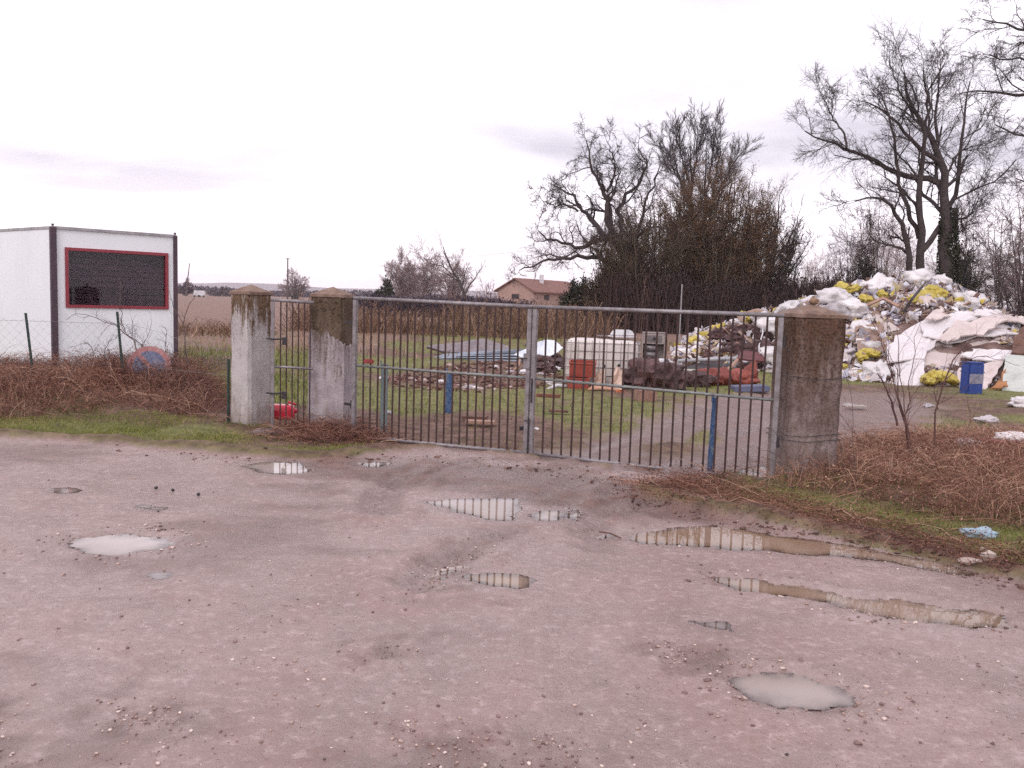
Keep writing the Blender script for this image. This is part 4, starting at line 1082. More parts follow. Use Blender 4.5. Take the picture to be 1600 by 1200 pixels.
PM1 = pillar_mat('pale_stained_concrete', (0.50, 0.46, 0.45), (0.40, 0.36, 0.355), (0.15, 0.095, 0.06), 1.22, 1.52, (0.05, 0.03, 0.02))
PM2 = pillar_mat('lichen_covered_masonry', (0.22, 0.16, 0.12), (0.11, 0.08, 0.058), (0.11, 0.075, 0.05), 0.9, 1.5, (0.025, 0.018, 0.012), 0.3)
PM2C = pillar_mat('lilac_grey_render', (0.42, 0.37, 0.38), (0.31, 0.265, 0.28), (0.17, 0.125, 0.105), 0.85, 1.35, (0.07, 0.05, 0.04))
PM3 = pillar_mat('brown_stained_concrete', (0.34, 0.275, 0.265), (0.17, 0.12, 0.108), (0.115, 0.065, 0.044), 0.2, 1.4, (0.025, 0.014, 0.011), 0.05)
CAPM = M('mossy_cap_concrete', (0.22, 0.14, 0.105), (0.12, 0.075, 0.055), 9, 0.9, c3=(0.28, 0.20, 0.165), bmp=0.6, bdist=0.01)
def worn_box(w_, d_, z0, z1, seed, amp=0.012, bev=0.025, nz=26, nxy=8):
    bm = bmesh.new()
    bmesh.ops.create_grid(bm, x_segments=1, y_segments=1, size=0.5)
    bm.free()
    bm = bmesh.new(); bmesh.ops.create_cube(bm, size=1)
    for v in bm.verts: v.co = (v.co.x * w_, v.co.y * d_, z0 if v.co.z < 0 else z1)
    bmesh.ops.bevel(bm, geom=[e for e in bm.edges if abs(e.verts[0].co.z - e.verts[1].co.z) > 0.1], offset=bev, segments=2, affect='EDGES')
    for i in range(1, nz):
        zc_ = z0 + (z1 - z0) * i / nz
        bmesh.ops.bisect_plane(bm, geom=bm.verts[:] + bm.edges[:] + bm.faces[:], plane_co=(0, 0, zc_), plane_no=(0, 0, 1))
    for i in range(1, nxy):
        bmesh.ops.bisect_plane(bm, geom=bm.verts[:] + bm.edges[:] + bm.faces[:], plane_co=(-w_ / 2 + w_ * i / nxy, 0, 0), plane_no=(1, 0, 0))
        bmesh.ops.bisect_plane(bm, geom=bm.verts[:] + bm.edges[:] + bm.faces[:], plane_co=(0, -d_ / 2 + d_ * i / nxy, 0), plane_no=(0, 1, 0))
    for v in bm.verts:
        n_ = mnoise.noise_vector(Vector(v.co) * 5 + Vector((seed, 0, 0))) * amp + mnoise.noise_vector(Vector(v.co) * 19 + Vector((seed, 3, 0))) * amp * 0.4
        v.co += n_
    me = bpy.data.meshes.new('shaft'); bm.to_mesh(me); bm.free()
    me.polygons.foreach_set('use_smooth', [True] * len(me.polygons))
    return me
def cap_mesh(w_, z0, zb, z1, seed):
    """shallow pyramid with a thin straight lip"""
    bm = bmesh.new(); n = 10
    def P_(i, j, top):
        x = (i / n - 0.5); y = (j / n - 0.5)
        r_ = max(abs(x), abs(y)) * 2
        return (x * w_, y * w_, (zb + (z1 - zb) * (1 - r_)) if top else z0)
    g = [[bm.verts.new(P_(i, j, True)) for j in range(n + 1)] for i in range(n + 1)]
    for i in range(n):
        for j in range(n): bm.faces.new((g[i][j], g[i + 1][j], g[i + 1][j + 1], g[i][j + 1]))
    ring = [g[i][0] for i in range(n)] + [g[n][j] for j in range(n)] + [g[i][n] for i in range(n, 0, -1)] + [g[0][j] for j in range(n, 0, -1)]
    low = [bm.verts.new((v.co.x, v.co.y, z0)) for v in ring]
    for i in range(len(ring)):
        bm.faces.new((ring[i], low[i], low[(i + 1) % len(ring)], ring[(i + 1) % len(ring)]))
    bm.faces.new(low)
    bmesh.ops.recalc_face_normals(bm, faces=bm.faces)
    for v in bm.verts:
        v.co += mnoise.noise_vector(Vector(v.co) * 9 + Vector((seed, 0, 0))) * 0.008
    me = bpy.data.meshes.new('cap'); bm.to_mesh(me); bm.free()
    return me
def pillar(c, w_, rz, zt, za, mat, label, seed):
    root = empty('gate_pillar', (c[0], c[1], 0), label, 'pillar', None, rz)
    link_mesh('shaft', worn_box(w_, w_, -0.1, zt - 0.035, seed), mat, root, world=False)
    link_mesh('cap', cap_mesh(w_ + 0.018, zt - 0.04, zt - 0.005, za, seed), CAPM, root, world=False)
    return root
pl = pillar(G(392, 664), 0.355, R(-33), 1.67, 1.755, PM1, 'pale concrete gate pillar with brown drips, leftmost beside the brambles', 1)
pm = pillar(G(518, 672), 0.405, R(-8), 1.67, 1.76, PM2, 'lichen dark topped gate pillar with lilac render below, between the two gates', 2)
pr_c = V(1259, 600, 8.42)
pr = pillar((pr_c[0], 8.42), 0.515, R(2), 1.625, 1.725, PM3, 'thick brown stained gate pillar with a stone on its cap, right of the double gate', 3)
# render coat that has fallen away above a ragged line
def coat(parent, w_, mat):
    n = 72; vs, fs = [], []
    for i in range(n):
        s = i / n * 4; k_ = int(s); f = s - k_
        cor = [(-1, -1), (1, -1), (1, 1), (-1, 1)]
        a, b = cor[k_], cor[(k_ + 1) % 4]
        x, y = (a[0] + (b[0] - a[0]) * f) * w_ / 2, (a[1] + (b[1] - a[1]) * f) * w_ / 2
        top = (1.21 - 0.20 * max(0, f - 0.45) + 0.09 * mnoise.noise(Vector((s * 5, 1, 0))) + 0.03 * random.uniform(-1, 1)) if k_ == 0 else 1.06 + 0.08 * mnoise.noise(Vector((s * 5, 4, 0))) + 0.02 * random.uniform(-1, 1)
        for sc_, z in ((1.0, -0.05), (1.0, top - 0.012), (0.955, top)):
            o = random.uniform(-0.0015, 0.0015)
            vs.append((x * sc_ + o, y * sc_ + o, z))
    for i in range(n):
        j = (i + 1) % n
        for k_ in range(2): fs.append((i * 3 + k_, j * 3 + k_, j * 3 + k_ + 1, i * 3 + k_ + 1))
    mb = MB(); mb.v = vs; mb.f = fs
    mb.build('render_coat', mat, parent, world=False)
coat(pm, 0.405 + 0.04, PM2C)
# wires twisted round the thick pillar
for z in (0.42, 0.47, 1.02):
    hw = 0.275
    pts = []
    for i in range(33):
        a = 2 * PI * i / 32
        ca, sa = math.cos(a), math.sin(a); m_ = max(abs(ca), abs(sa))
        pts.append((ca / m_ * hw, sa / m_ * hw, z + 0.015 * math.sin(a * 3 + z * 9)))
    mb = MB(); mb.tube(pts, 0.003, 4, False); mb.build('wire', DARKM, pr, world=False)
mb = MB(); mb.box((0, 0, 0.77), (0.035, 0.035, 1.5)); mb.box((0.03, 0.012, 0.77), (0.03, 0.006, 1.5))
o = mb.build('steel_post', M('weathered_angle_iron', (0.16, 0.11, 0.10), (0.07, 0.045, 0.04), 9, 0.7)); p_ = V(1303, 600, 8.25); o.location = (p_[0], 8.25, 0)
tag(o, 'thin rusty angle iron post strapped to the right side of the thick brown pillar', 'post')
# stone on the cap
def stone_mesh(r, seed, sub=2, sq=0.7, name='stone'):
    bm = bmesh.new(); bmesh.ops.create_icosphere(bm, subdivisions=sub, radius=1)
    for v in bm.verts:
        k_ = 1 + 0.35 * mnoise.noise(Vector(v.co) * 1.4 + Vector((seed, 0, 0)))
        v.co = Vector((v.co.x * r * k_, v.co.y * r * k_ * 0.8, v.co.z * r * k_ * sq))
    me = bpy.data.meshes.new(name); bm.to_mesh(me); bm.free(); return me
o = link_mesh('stone', stone_mesh(0.05, 4), M('brown_stone', (0.28, 0.17, 0.11), rough=0.9)); o.location = (pr_c[0] + 0.02, 8.40, 1.745)
tag(o, 'small brown stone lying on the cap of the thick right pillar', 'stone')

# ------------------------------------------------------------------ gates
A_ = np.array(G(551, 686)[:2]); A_ = V(551, 600, 9.95)[:2]; B_ = V(1219, 600, 8.12)[:2]
U_ = (B_ - A_) / np.linalg.norm(B_ - A_); LG = float(np.linalg.norm(B_ - A_))
GROT = math.atan2(U_[1], U_[0])
def gpos_at(px):   # distance along the gate line for an image column at mid height
    d = ray(px, 600)
    # solve A + s U = t (dx,1)
    k_ = d[0]
    return float((k_ * A_[1] - A_[0]) / (U_[0] - k_ * U_[1]))
SC = gpos_at(829)
def gate_leaf(name, label, s0, s1, nb, tops, hinge_left, mid):
    o_ = A_ + U_ * s0
    root = empty(name, (o_[0], o_[1], 0), label, 'gate', None, GROT)
    W_ = s1 - s0; zt0, zt1, zb0, zb1 = tops
    def zt(x): return zt0 + (zt1 - zt0) * x / W_
    def zb(x): return zb0 + (zb1 - zb0) * x / W_
    def zm(x): return mid[0] + (mid[1] - mid[0]) * x / W_
    mb = MB(); mb.tube([(0, 0, zt(0)), (W_ / 2, 0, zt(W_ / 2)), (W_, 0, zt(W_))], 0.022, 10); mb.build('top_rail', GALV, root, smooth=True, world=False)
    mb = MB(); mb.tube([(0.028, 0, zb(0)), (W_ / 3, 0, zb(W_ / 3) - 0.006), (W_ - 0.028, 0, zb(W_))], 0.020, 8); mb.build('bottom_rail', GALV, root, smooth=True, world=False)
    mb = MB(); mb.tube([(0.028, 0, zm(0)), (W_ / 2, 0, zm(W_ / 2) - 0.004), (W_ - 0.028, 0, zm(W_))], 0.016, 8); mb.build('middle_rail', GALVG, root, smooth=True, world=False)
    for x in (0.0, W_):
        mb = MB(); mb.box((x + (0.024 if x == 0 else -0.024), 0, (zt(x) + zb(x)) / 2 - 0.012), (0.048, 0.045, zt(x) - zb(x) - 0.02)); mb.build('stile', GALV, root, bevel=0.004, world=False)
    bm_ = MB(); bm_.tube([(0, 0, 0), (0, 0, 1)], 0.0105, 6); me = bm_.mesh('bar')
    me.materials.append(RUST)
    for i in range(nb):
        x = 0.05 + (W_ - 0.10) * (i + 1) / (nb + 1)
        o = link_mesh('bar', me, None, root, world=False)
        z0 = zb(x) - 0.002; z1 = zt(x) - 0.015
        o.location = (x + random.uniform(-0.003, 0.003), random.uniform(-0.002, 0.002), z0)
        o.scale = (1, 1, z1 - z0)
        o.rotation_euler = (random.uniform(-0.004, 0.004), random.uniform(-0.006, 0.006), 0)
    return root
gl = gate_leaf('gate_leaf', 'left leaf of the grey tube double gate with brown bars', 0.0, SC - 0.006, 21, (1.632, 1.60, 0.035, 0.05), True, (0.86, 0.85))
grr = gate_leaf('gate_leaf', 'right leaf of the grey tube double gate, hung on the thick brown pillar', SC + 0.006, LG, 22, (1.60, 1.60, 0.05, 0.03), False, (0.85, 0.80))
Wl = SC - 0.006
# lock case, latch and drop bolt on the meeting stiles
mb = MB(); mb.box((Wl - 0.03, -0.035, 1.03), (0.075, 0.03, 0.16)); mb.build('lock_case', GALV, gl, bevel=0.004, world=False)
mb = MB(); mb.tube([(Wl - 0.03, -0.05, 1.06), (Wl - 0.03, -0.075, 1.06), (Wl - 0.12, -0.08, 1.055)], 0.007, 6); mb.build('handle', DARKM, gl, world=False)
mb = MB(); mb.box((0.02, -0.032, 0.72), (0.012, 0.016, 0.26)); mb.build('latch_plate', DARKM, grr, world=False)
mb = MB(); mb.tube([(0.0, -0.036, 0.42), (0.0, -0.036, -0.03)], 0.008, 6); mb.tube([(0.0, -0.036, 0.40), (-0.04, -0.06, 0.40)], 0.007, 6); mb.build('drop_bolt', DARKM, grr, world=False)
for z in (0.4, 1.35):
    for r_, x in ((gl, -0.01),):
        mb = MB(); mb.tube([(x, 0, z - 0.05), (x, 0, z + 0.05)], 0.016, 8); mb.box((x - 0.05, 0, z), (0.10, 0.012, 0.03)); mb.build('hinge', DARKM, r_, world=False)
    mb = MB(); mb.tube([(LG - SC - 0.006 + 0.01, 0, z - 0.05), (LG - SC - 0.006 + 0.01, 0, z + 0.05)], 0.016, 8); mb.build('hinge', DARKM, grr, world=False)
# red tag on the middle rail
mb = MB(); mb.box((0.22, -0.012, 0.915), (0.13, 0.02, 0.05)); mb.build('red_rag', M('faded_red', (0.30, 0.05, 0.05), rough=0.8), gl, bevel=0.008, world=False)

# pedestrian gate
PA = V(423, 600, 10.15)[:2]; PB = V(489, 600, 10.25)[:2]
pu = (PB - PA) / np.linalg.norm(PB - PA); PW = float(np.linalg.norm(PB - PA))
root = empty('pedestrian_gate', (PA[0], PA[1], 0), 'narrow barred pedestrian gate between the two left pillars', 'gate', None, math.atan2(pu[1], pu[0]))
mb = MB(); mb.tube([(0, 0, 1.58), (PW, 0, 1.56)], 0.020, 10); mb.build('top_rail', GALV, root, smooth=True, world=False)
mb = MB(); mb.tube([(0, 0, 0.80), (PW, 0, 0.775)], 0.015, 8); mb.build('middle_rail', GALV, root, smooth=True, world=False)
mb = MB(); mb.tube([(0, 0, 0.05), (PW * 0.45, 0, 0.045)], 0.016, 8); mb.build('bottom_rail', DARKM, root, smooth=True, world=False)
mb = MB(); mb.box((0.02, 0, 0.80), (0.04, 0.04, 1.52)); mb.build('stile', GALV, root, world=False, bevel=0.004)
bm_ = MB(); bm_.tube([(0, 0, 0), (0, 0, 1)], 0.009, 6); me = bm_.mesh('bar'); me.materials.append(RUST)
for i in range(6):
    x = 0.11 + (PW - 0.12) * i / 5.4
    o = link_mesh('bar', me, None, root, world=False); o.location = (x, 0, 0.06); o.scale = (1, 1, 1.5 - 0.004 * i)
for z in (1.12, 0.48):
    mb = MB(); mb.tube([(-0.05, -0.04, z + 0.01), (0.04, -0.05, z), (0.14, -0.03, z + 0.005), (0.19, -0.03, z - 0.02)], 0.011, 6)
    mb.box((0.155, -0.03, z - 0.02), (0.05, 0.03, 0.09)); mb.build('latch', DARKM, root, world=False)
o = MB(); o.box((0, 0, 0), (0.42, 0.3, 0.05)); p_ = G(425, 681); st = o.build('threshold_slab', M('worn_concrete', (0.22, 0.16, 0.15), rough=0.9), bevel=0.01)
st.location = (p_[0], p_[1], hz_(p_[0], p_[1]) + 0.0); tag(st, 'low worn slab at the foot of the narrow pedestrian gate', 'slab')

# red plastic canister behind the pedestrian gate
def blob(name, w_, d_, h_, seed, amp=0.18, freq=1.6, sub=3, power=2.6, fold=0.0):
    bm = bmesh.new(); bmesh.ops.create_icosphere(bm, subdivisions=sub, radius=1)
    for v in bm.verts:
        c = Vector(v.co)
        k_ = (abs(c.x) ** power + abs(c.y) ** power + abs(c.z) ** power) ** (-1 / power)
        n_ = mnoise.noise(c * freq + Vector((seed * 7.1, 0, 0)))
        rdg = 1 - abs(mnoise.noise(c * freq * 2.6 + Vector((0, seed * 3.3, 0)))) * 2
        k_ *= 1 + amp * n_ + fold * (rdg - 0.5)
        v.co = Vector((c.x * k_ * w_ / 2, c.y * k_ * d_ / 2, (c.z * k_ * 0.5 + 0.45) * h_))
        if v.co.z < 0.0: v.co.z *= 0.15
    me = bpy.data.meshes.new(name); bm.to_mesh(me); bm.free()
    me.polygons.foreach_set('use_smooth', [True] * len(me.polygons)); return me
p_ = G(436, 661)
RED = M('glossy_red_plastic', (0.62, 0.03, 0.06), (0.50, 0.02, 0.045), 5, 0.25, bmp=0.1)
root = empty('plastic_canister', (p_[0], p_[1] + 0.1, hz_(p_[0], p_[1]) - 0.01), 'glossy red plastic canister lying behind the narrow gate', 'canister', None, R(12))
link_mesh('body', blob('body', 0.34, 0.24, 0.21, 3, 0.06, 1.2, 3, 5, 0.02), RED, root, world=False)
mb = MB(); mb.tube([(0.08, -0.03, 0.185), (0.09, -0.03, 0.235), (0.19, -0.02, 0.20)], 0.016, 8); mb.build('handle', RED, root, world=False, smooth=True)
mb = MB(); mb.tube([(0.15, 0, 0.11), (0.205, 0, 0.115)], 0.03, 10); mb.build('cap', RED, root, world=False, smooth=True)

# painted stub posts in the yard
BLUEP = M('flaking_blue_paint', (0.05, 0.11, 0.24), (0.035, 0.06, 0.14), 16, 0.6, c3=(0.19, 0.22, 0.24))
TEALP = M('faded_teal_paint', (0.18, 0.24, 0.24), (0.22, 0.20, 0.21), 12, 0.65, c3=(0.14, 0.19, 0.18))
def stub(px, pyb, pyt, wpx, mat, label, Y=None, lean=0):
    b_ = G(px, pyb); Y = b_[1]; zt = V(px, pyt, Y)[2]; w_ = wpx / F_PX * Y
    root = empty('stub_post', (b_[0], Y, 0), label, 'post', None, R(10))
    mb = MB(); mb.box((0, 0, (zt - 0.1) / 2), (w_, w_ * 0.55, zt + 0.1)); o = mb.build('post', mat, root, world=False, bevel=0.006)
    mb = MB(); mb.box((0, 0, zt + 0.004), (w_ * 1.15, w_ * 0.75, 0.008)); mb.tube([(-w_ * 0.5, 0, zt - 0.04), (-w_ * 0.5, -0.0, zt + 0.05)], 0.012, 6); mb.build('end_plate', mat, root, world=False)
    root.rotation_euler = (0, R(lean), R(10))
stub(599, 682, 570, 11, TEALP, 'faded teal stub post behind the left end of the double gate')
stub(700, 650, 581, 10, BLUEP, 'short blue and teal stub post standing in the yard grass', lean=1)
stub(1108, 741, 622, 8, BLUEP, 'flaking blue stub post close behind the right gate leaf', lean=1.5)

# ------------------------------------------------------------------ site cabin
c0 = V(85, 500, 15.6); c1 = V(274, 500, 17.0); cL = V(0, 500, 17.0)
c0, c1, cL = c0[:2], c1[:2], cL[:2]
c2 = c0 + (cL - c0) * 2.0
c3 = c2 + (c1 - c0)
HT = 2.70; HT1 = 2.70
mt, t, b = newmat('cabin_white_paint')
pp = pos(t)
cc0 = ramp(t, nnode(t, pp, 0.8, 3), [(0.35, (0.74, 0.75, 0.78)), (0.65, (0.79, 0.80, 0.83))])
mpw = t.nodes.new('ShaderNodeMapping'); mpw.inputs['Scale'].default_value = (1, 1, 0.12); t.links.new(pp, mpw.inputs[0])
cc0 = mixc(t, maprange(t, nnode(t, mpw.outputs[0], 9, 4), 0.58, 0.8, 0, 0.25), cc0, (0.50, 0.47, 0.46))
t.links.new(cc0, b.inputs['Base Color']); b.inputs['Roughness'].default_value = 0.5; WALL = mt
ROOFM = M('cabin_grey_roof', (0.40, 0.38, 0.40), rough=0.6)
PURP = M('brown_purple_steel', (0.075, 0.04, 0.055), (0.05, 0.028, 0.04), 8, 0.55)
cabin = empty('site_cabin', (c0[0], c0[1], 0), 'white panelled site cabin with a red framed window behind the brambles', 'cabin')
def wall_pt(px, py, a=c0, b=c1, off=0.0):
    n_ = np.array([b[1] - a[1], -(b[0] - a[0])]); n_ = n_ / np.linalg.norm(n_)
    if n_[1] > 0: n_ = -n_
    d = ray(px, py); t_ = np.dot(a + n_ * off, n_) / (d[0] * n_[0] + n_[1])
    return np.array([d[0] * t_, t_, EYE + d[2] * t_])
nW = np.array([c1[1] - c0[1], -(c1[0] - c0[0])]); nW = nW / np.linalg.norm(nW)
if nW[1] > 0: nW = -nW
uW = (c1 - c0) / np.linalg.norm(c1 - c0); LW = np.linalg.norm(c1 - c0)
def wl(s, z, off=0.0):
    p2 = c0 + uW * s + nW * off
    return (p2[0], p2[1], z)
def ws(px, py):
    p3 = wall_pt(px, py); return float(np.dot(p3[:2] - c0, uW)), float(p3[2])
s0w, z1w = ws(101, 388); s1w, z0w = ws(263, 483)
z1w = (z1w + ws(263, 394)[1]) / 2; z0w = (z0w + ws(101, 481)[1]) / 2
mb = MB()
def slab(mb, s0, s1, z0, z1, o0, o1):
    vs = [wl(s, z, o) for o in (o0, o1) for s, z in ((s0, z0), (s1, z0), (s1, z1), (s0, z1))]
    mb.add(vs, [(0, 1, 2, 3), (7, 6, 5, 4), (0, 4, 5, 1), (1, 5, 6, 2), (2, 6, 7, 3), (3, 7, 4, 0)])
zl, zr = 0.12, HT - 0.02
slab(mb, 0, s0w, zl, zr, -0.05, 0); slab(mb, s1w, LW, zl, zr, -0.05, 0)
slab(mb, s0w, s1w, zl, z0w, -0.05, 0); slab(mb, s0w, s1w, z1w, zr, -0.05, 0)
mb.build('front_wall', WALL, cabin)
def wallquad(a, b, z0, z1, th, name, mat):
    d = (b - a) / np.linalg.norm(b - a); n_ = np.array([-d[1], d[0]]) * th
    mb = MB(); mb.prism([tuple(a), tuple(b), tuple(b + n_), tuple(a + n_)], z0, z1); return mb.build(name, mat, cabin)
wallquad(c2, c0, zl, zr, 0.05, 'side_wall', WALL)
wallquad(c1, c3, zl, zr, 0.05, 'side_wall', WALL)
wallquad(c3, c2, zl, zr, 0.05, 'rear_wall', WALL)
mb = MB(); cc = (c0 + c1 + c2 + c3) / 4
mb.prism([tuple(cc + (p - cc) * 1.015) for p in (c0, c1, c3, c2)], HT - 0.019, HT + 0.03); mb.build('roof', ROOFM, cabin)
mb = MB(); mb.prism([tuple(cc + (p - cc) * 0.995) for p in (c0, c1, c3, c2)], 0.0, 0.11); mb.build('base_frame', PURP, cabin)
for p, w_ in ((c0, 0.10), (c1, 0.075), (c2, 0.1), (c3, 0.1)):
    mb = MB(); mb.box((p[0], p[1], HT / 2), (w_, w_, HT + 0.02), Matrix.Rotation(math.atan2(uW[1], uW[0]), 3, 'Z')); post = mb.build('corner_post', PURP, cabin)
    mb = MB(); mb.tube([(p[0], p[1], HT + 0.01), (p[0], p[1], HT + 0.06)], 0.018, 8); mb.tube([(p[0] - 0.02, p[1], HT + 0.06), (p[0] + 0.02, p[1], HT + 0.06)], 0.014, 8); mb.build('lifting_eye', PURP, post)
CRIM = M('crimson_window_frame', (0.29, 0.03, 0.048), (0.22, 0.025, 0.04), 6, 0.45, bmp=0.05)
fw = 0.055
mb = MB()
slab(mb, s0w, s1w, z1w - fw, z1w, -0.06, 0.03); slab(mb, s0w, s1w, z0w, z0w + fw, -0.06, 0.03)
slab(mb, s0w, s0w + fw, z0w + fw, z1w - fw, -0.06, 0.028); slab(mb, s1w - fw, s1w, z0w + fw, z1w - fw, -0.06, 0.028)
win = mb.build('window', CRIM, cabin)
mt, t, b = newmat('window_glass'); t.nodes.remove(b)
tr_ = t.nodes.new('ShaderNodeBsdfTransparent'); tr_.inputs[0].default_value = (0.8, 0.76, 0.8, 1); gl_ = t.nodes.new('ShaderNodeBsdfGlossy'); gl_.inputs['Roughness'].default_value = 0.03
ms_ = t.nodes.new('ShaderNodeMixShader'); ms_.inputs[0].default_value = 0.02; t.links.new(tr_.outputs[0], ms_.inputs[1]); t.links.new(gl_.outputs[0], ms_.inputs[2])
t.links.new(ms_.outputs[0], [n_ for n_ in t.nodes if n_.type == 'OUTPUT_MATERIAL'][0].inputs[0]); GLASS = mt
mb = MB(); slab(mb, s0w + fw - 0.005, s1w - fw + 0.005, z0w + fw - 0.005, z1w - fw + 0.005, -0.03, -0.024); mb.build('pane', GLASS, win)
SLATM = M('dim_brown_slats', (0.075, 0.040, 0.048), (0.03, 0.016, 0.022), 2.2, 0.6, rnd=0.6)
ns = 9
for i in range(ns):
    za_ = z0w + fw + (z1w - z0w - 2 * fw) * i / ns; zb_ = z0w + fw + (z1w - z0w - 2 * fw) * (i + 0.86) / ns
    mb = MB(); slab(mb, s0w + 0.02, s1w - 0.02, za_, zb_, -0.055, -0.042); mb.build('shutter_slat', SLATM, win)
mb = MB(); slab(mb, s0w - 0.1, s1w + 0.1, z0w - 0.1, z1w + 0.1, -0.10, -0.08); mb.build('dark_interior_sheet', DARKM, win)  # added dark sheet: its colour stands in for the unlit cabin interior

# ------------------------------------------------------------------ wire fence by the cabin
GREEN = M('dark_green_paint', (0.02, 0.045, 0.035), rough=0.6)
FW = M('fence_wire', (0.22, 0.22, 0.22), rough=0.6, bmp=0)
fl_ = [(-120, 11.7), (47, 11.9), (189, 12.0), (358, 10.9)]
fence = empty('wire_fence', (V(47, 600, 11.9)[0], 11.9, 0), 'sagging chain link fence on thin green posts in front of the cabin', 'fence')
for (pt, pb, Y) in (((40, 489), (56, 610), 11.9), ((183, 487), (196, 610), 12.0), ((357, 561), (357, 668), 10.7)):
    mb = MB(); a = V(*pt, Y); b = V(*pb, Y); b[2] = min(b[2], 0.1)
    mb.tube([a, b], 0.017, 6); mb.build('post', GREEN, fence)
path = np.array([[V(p, 600, Y)[0], Y] for p, Y in fl_])
seg = np.linalg.norm(np.diff(path, axis=0), axis=1); tot = seg.sum(); cum = np.concatenate([[0], np.cumsum(seg)])
def fpt(s): return np.array([np.interp(s, cum, path[:, 0]), np.interp(s, cum, path[:, 1])])
sp_ = 0.065; nw = int(tot / sp_); nzz = 19
P_ = np.empty((nw, nzz, 3))
for i in range(nw):
    for j in range(nzz):
        q = fpt(i * sp_ + (sp_ if (i + j) % 2 else 0)); top = 1.17 - 0.25 * sstep(tot - 2.2, tot, i * sp_) + 0.03 * math.sin(i * 0.1)
        P_[i, j] = (q[0], q[1] + 0.02 * math.sin(i * 0.15 + j * 0.4), top * j / (nzz - 1))
v, q = tubes(P_, np.full((nw, nzz), 0.0012), 3)
o = link_mesh('wire_mesh', npmesh('wire_mesh', v, q), FW, fence); o['kind'] = 'stuff'
for zt in (1.17, 0.6):
    mb = MB(); mb.tube([(*fpt(s), (zt - (0.25 if zt > 1 else 0) * sstep(tot - 2.2, tot, s))) for s in np.linspace(0, tot, 24)], 0.002, 4); mb.build('tension_wire', FW, fence)

# ------------------------------------------------------------------ fallen round sign
def disc(r0, r1, z0, z1, n=40):
    mb = MB()
    if r0 == 0:
        mb.prism([(r1 * math.cos(2 * PI * i / n), r1 * math.sin(2 * PI * i / n)) for i in range(n)], z0, z1)
    else:
        vs, fs = [], []
        for i in range(n):
            c, s = math.cos(2 * PI * i / n), math.sin(2 * PI * i / n)
            vs += [(r0 * c, r0 * s, z0), (r1 * c, r1 * s, z0), (r1 * c, r1 * s, z1), (r0 * c, r0 * s, z1)]
        for i in range(n):
            j = (i + 1) % n
            for k_ in range(4): fs.append((i * 4 + k_, j * 4 + k_, j * 4 + (k_ + 1) % 4, i * 4 + (k_ + 1) % 4))
        mb.add(vs, fs)
    return mb
sp3 = V(233, 571, 12.2)
sign = empty('road_sign', tuple(sp3), 'faded round no parking sign with blue face lying in the brambles', 'sign')
sign.rotation_euler = Matrix.Rotation(R(8), 3, 'Z').to_euler()
sign.rotation_euler = (R(68), R(4), R(12))
disc(0, 0.29, -0.012, 0.0).build('backing_plate', M('grey_sign_metal', (0.3, 0.29, 0.3)), sign, world=False)
disc(0.215, 0.288, 0.0, 0.004).build('red_ring', M('faded_sign_red', (0.34, 0.12, 0.12), (0.24, 0.09, 0.09), 14, 0.5, c3=(0.38, 0.22, 0.21)), sign, world=False)
disc(0, 0.215, 0.0, 0.003).build('blue_face', M('faded_sign_blue', (0.10, 0.12, 0.22), (0.07, 0.08, 0.14), 14, 0.5, c3=(0.22, 0.17, 0.20)), sign, world=False)
mb = MB(); mb.box((0, 0, 0.005), (0.44, 0.055, 0.004), Matrix.Rotation(R(-42), 3, 'Z')); mb.build('red_slash', MATS['faded_sign_red'], sign, world=False)

# ------------------------------------------------------------------ saplings and shrubs
REDTW = M('reddish_stems', (0.15, 0.07, 0.06), (0.08, 0.04, 0.035), 8, 0.7, bmp=0)
GREYTW = M('grey_stems', (0.16, 0.11, 0.10), (0.07, 0.05, 0.05), 8, 0.8, bmp=0)
def shrub(name, label, lst, Y, levels, mat, base, seed, cat='shrub'):
    P0, R0 = limbs_px(lst, Y, 10, 0.15, seed)
    root = empty(name, (base[0], base[1], 0), label, cat)
    v, q = tubes(P0, R0, 5); link_mesh('stem', npmesh('stem', v, q, smooth=True), mat, root)
    out = []; P_, R_ = P0, R0
    for kw in levels:
        P_, R_ = grow(P_, R_, **kw); out.append(tubes(P_, R_, 3))
    v, q = join(out); link_mesh('twigs', npmesh('twigs', v, q), mat, root)['kind'] = 'stuff'
st = [([(1424, 720), (1412, 655), (1398, 600), (1380, 555), (1368, 520), (1360, 497)], 0.010, 0.003, 0),
      ([(1424, 720), (1408, 650), (1396, 580), (1390, 540), (1386, 512)], 0.008, 0.002, 0.1),
      ([(1420, 715), (1414, 640), (1406, 570), (1402, 520), (1405, 488)], 0.008, 0.002, -0.1),
      ([(1428, 720), (1415, 660), (1420, 600), (1430, 550), (1438, 505)], 0.008, 0.002, 0.15),
      ([(1402, 665), (1392, 630), (1384, 605), (1372, 585)], 0.014, 0.006, 0.2),
      ([(1415, 660), (1404, 620), (1398, 575), (1380, 540), (1374, 520)], 0.006, 0.002, 0.2),
      ([(1460, 700), (1466, 640), (1472, 600), (1482, 572), (1500, 545), (1528, 528), (1560, 527), (1590, 540)], 0.011, 0.003, 0),
      ([(1466, 640), (1460, 610), (1464, 590)], 0.006, 0.002, 0.1),
      ([(1470, 600), (1490, 580), (1515, 560), (1545, 555), (1580, 568)], 0.006, 0.002, 0.3),
      ([(1412, 655), (1424, 620), (1445, 595)], 0.006, 0.002, 0.0),
      ([(1445, 745), (1500, 700), (1520, 660), (1512, 630)], 0.007, 0.002, 0.2),
      ([(1370, 730), (1340, 680), (1308, 645)], 0.005, 0.002, 0.3)]
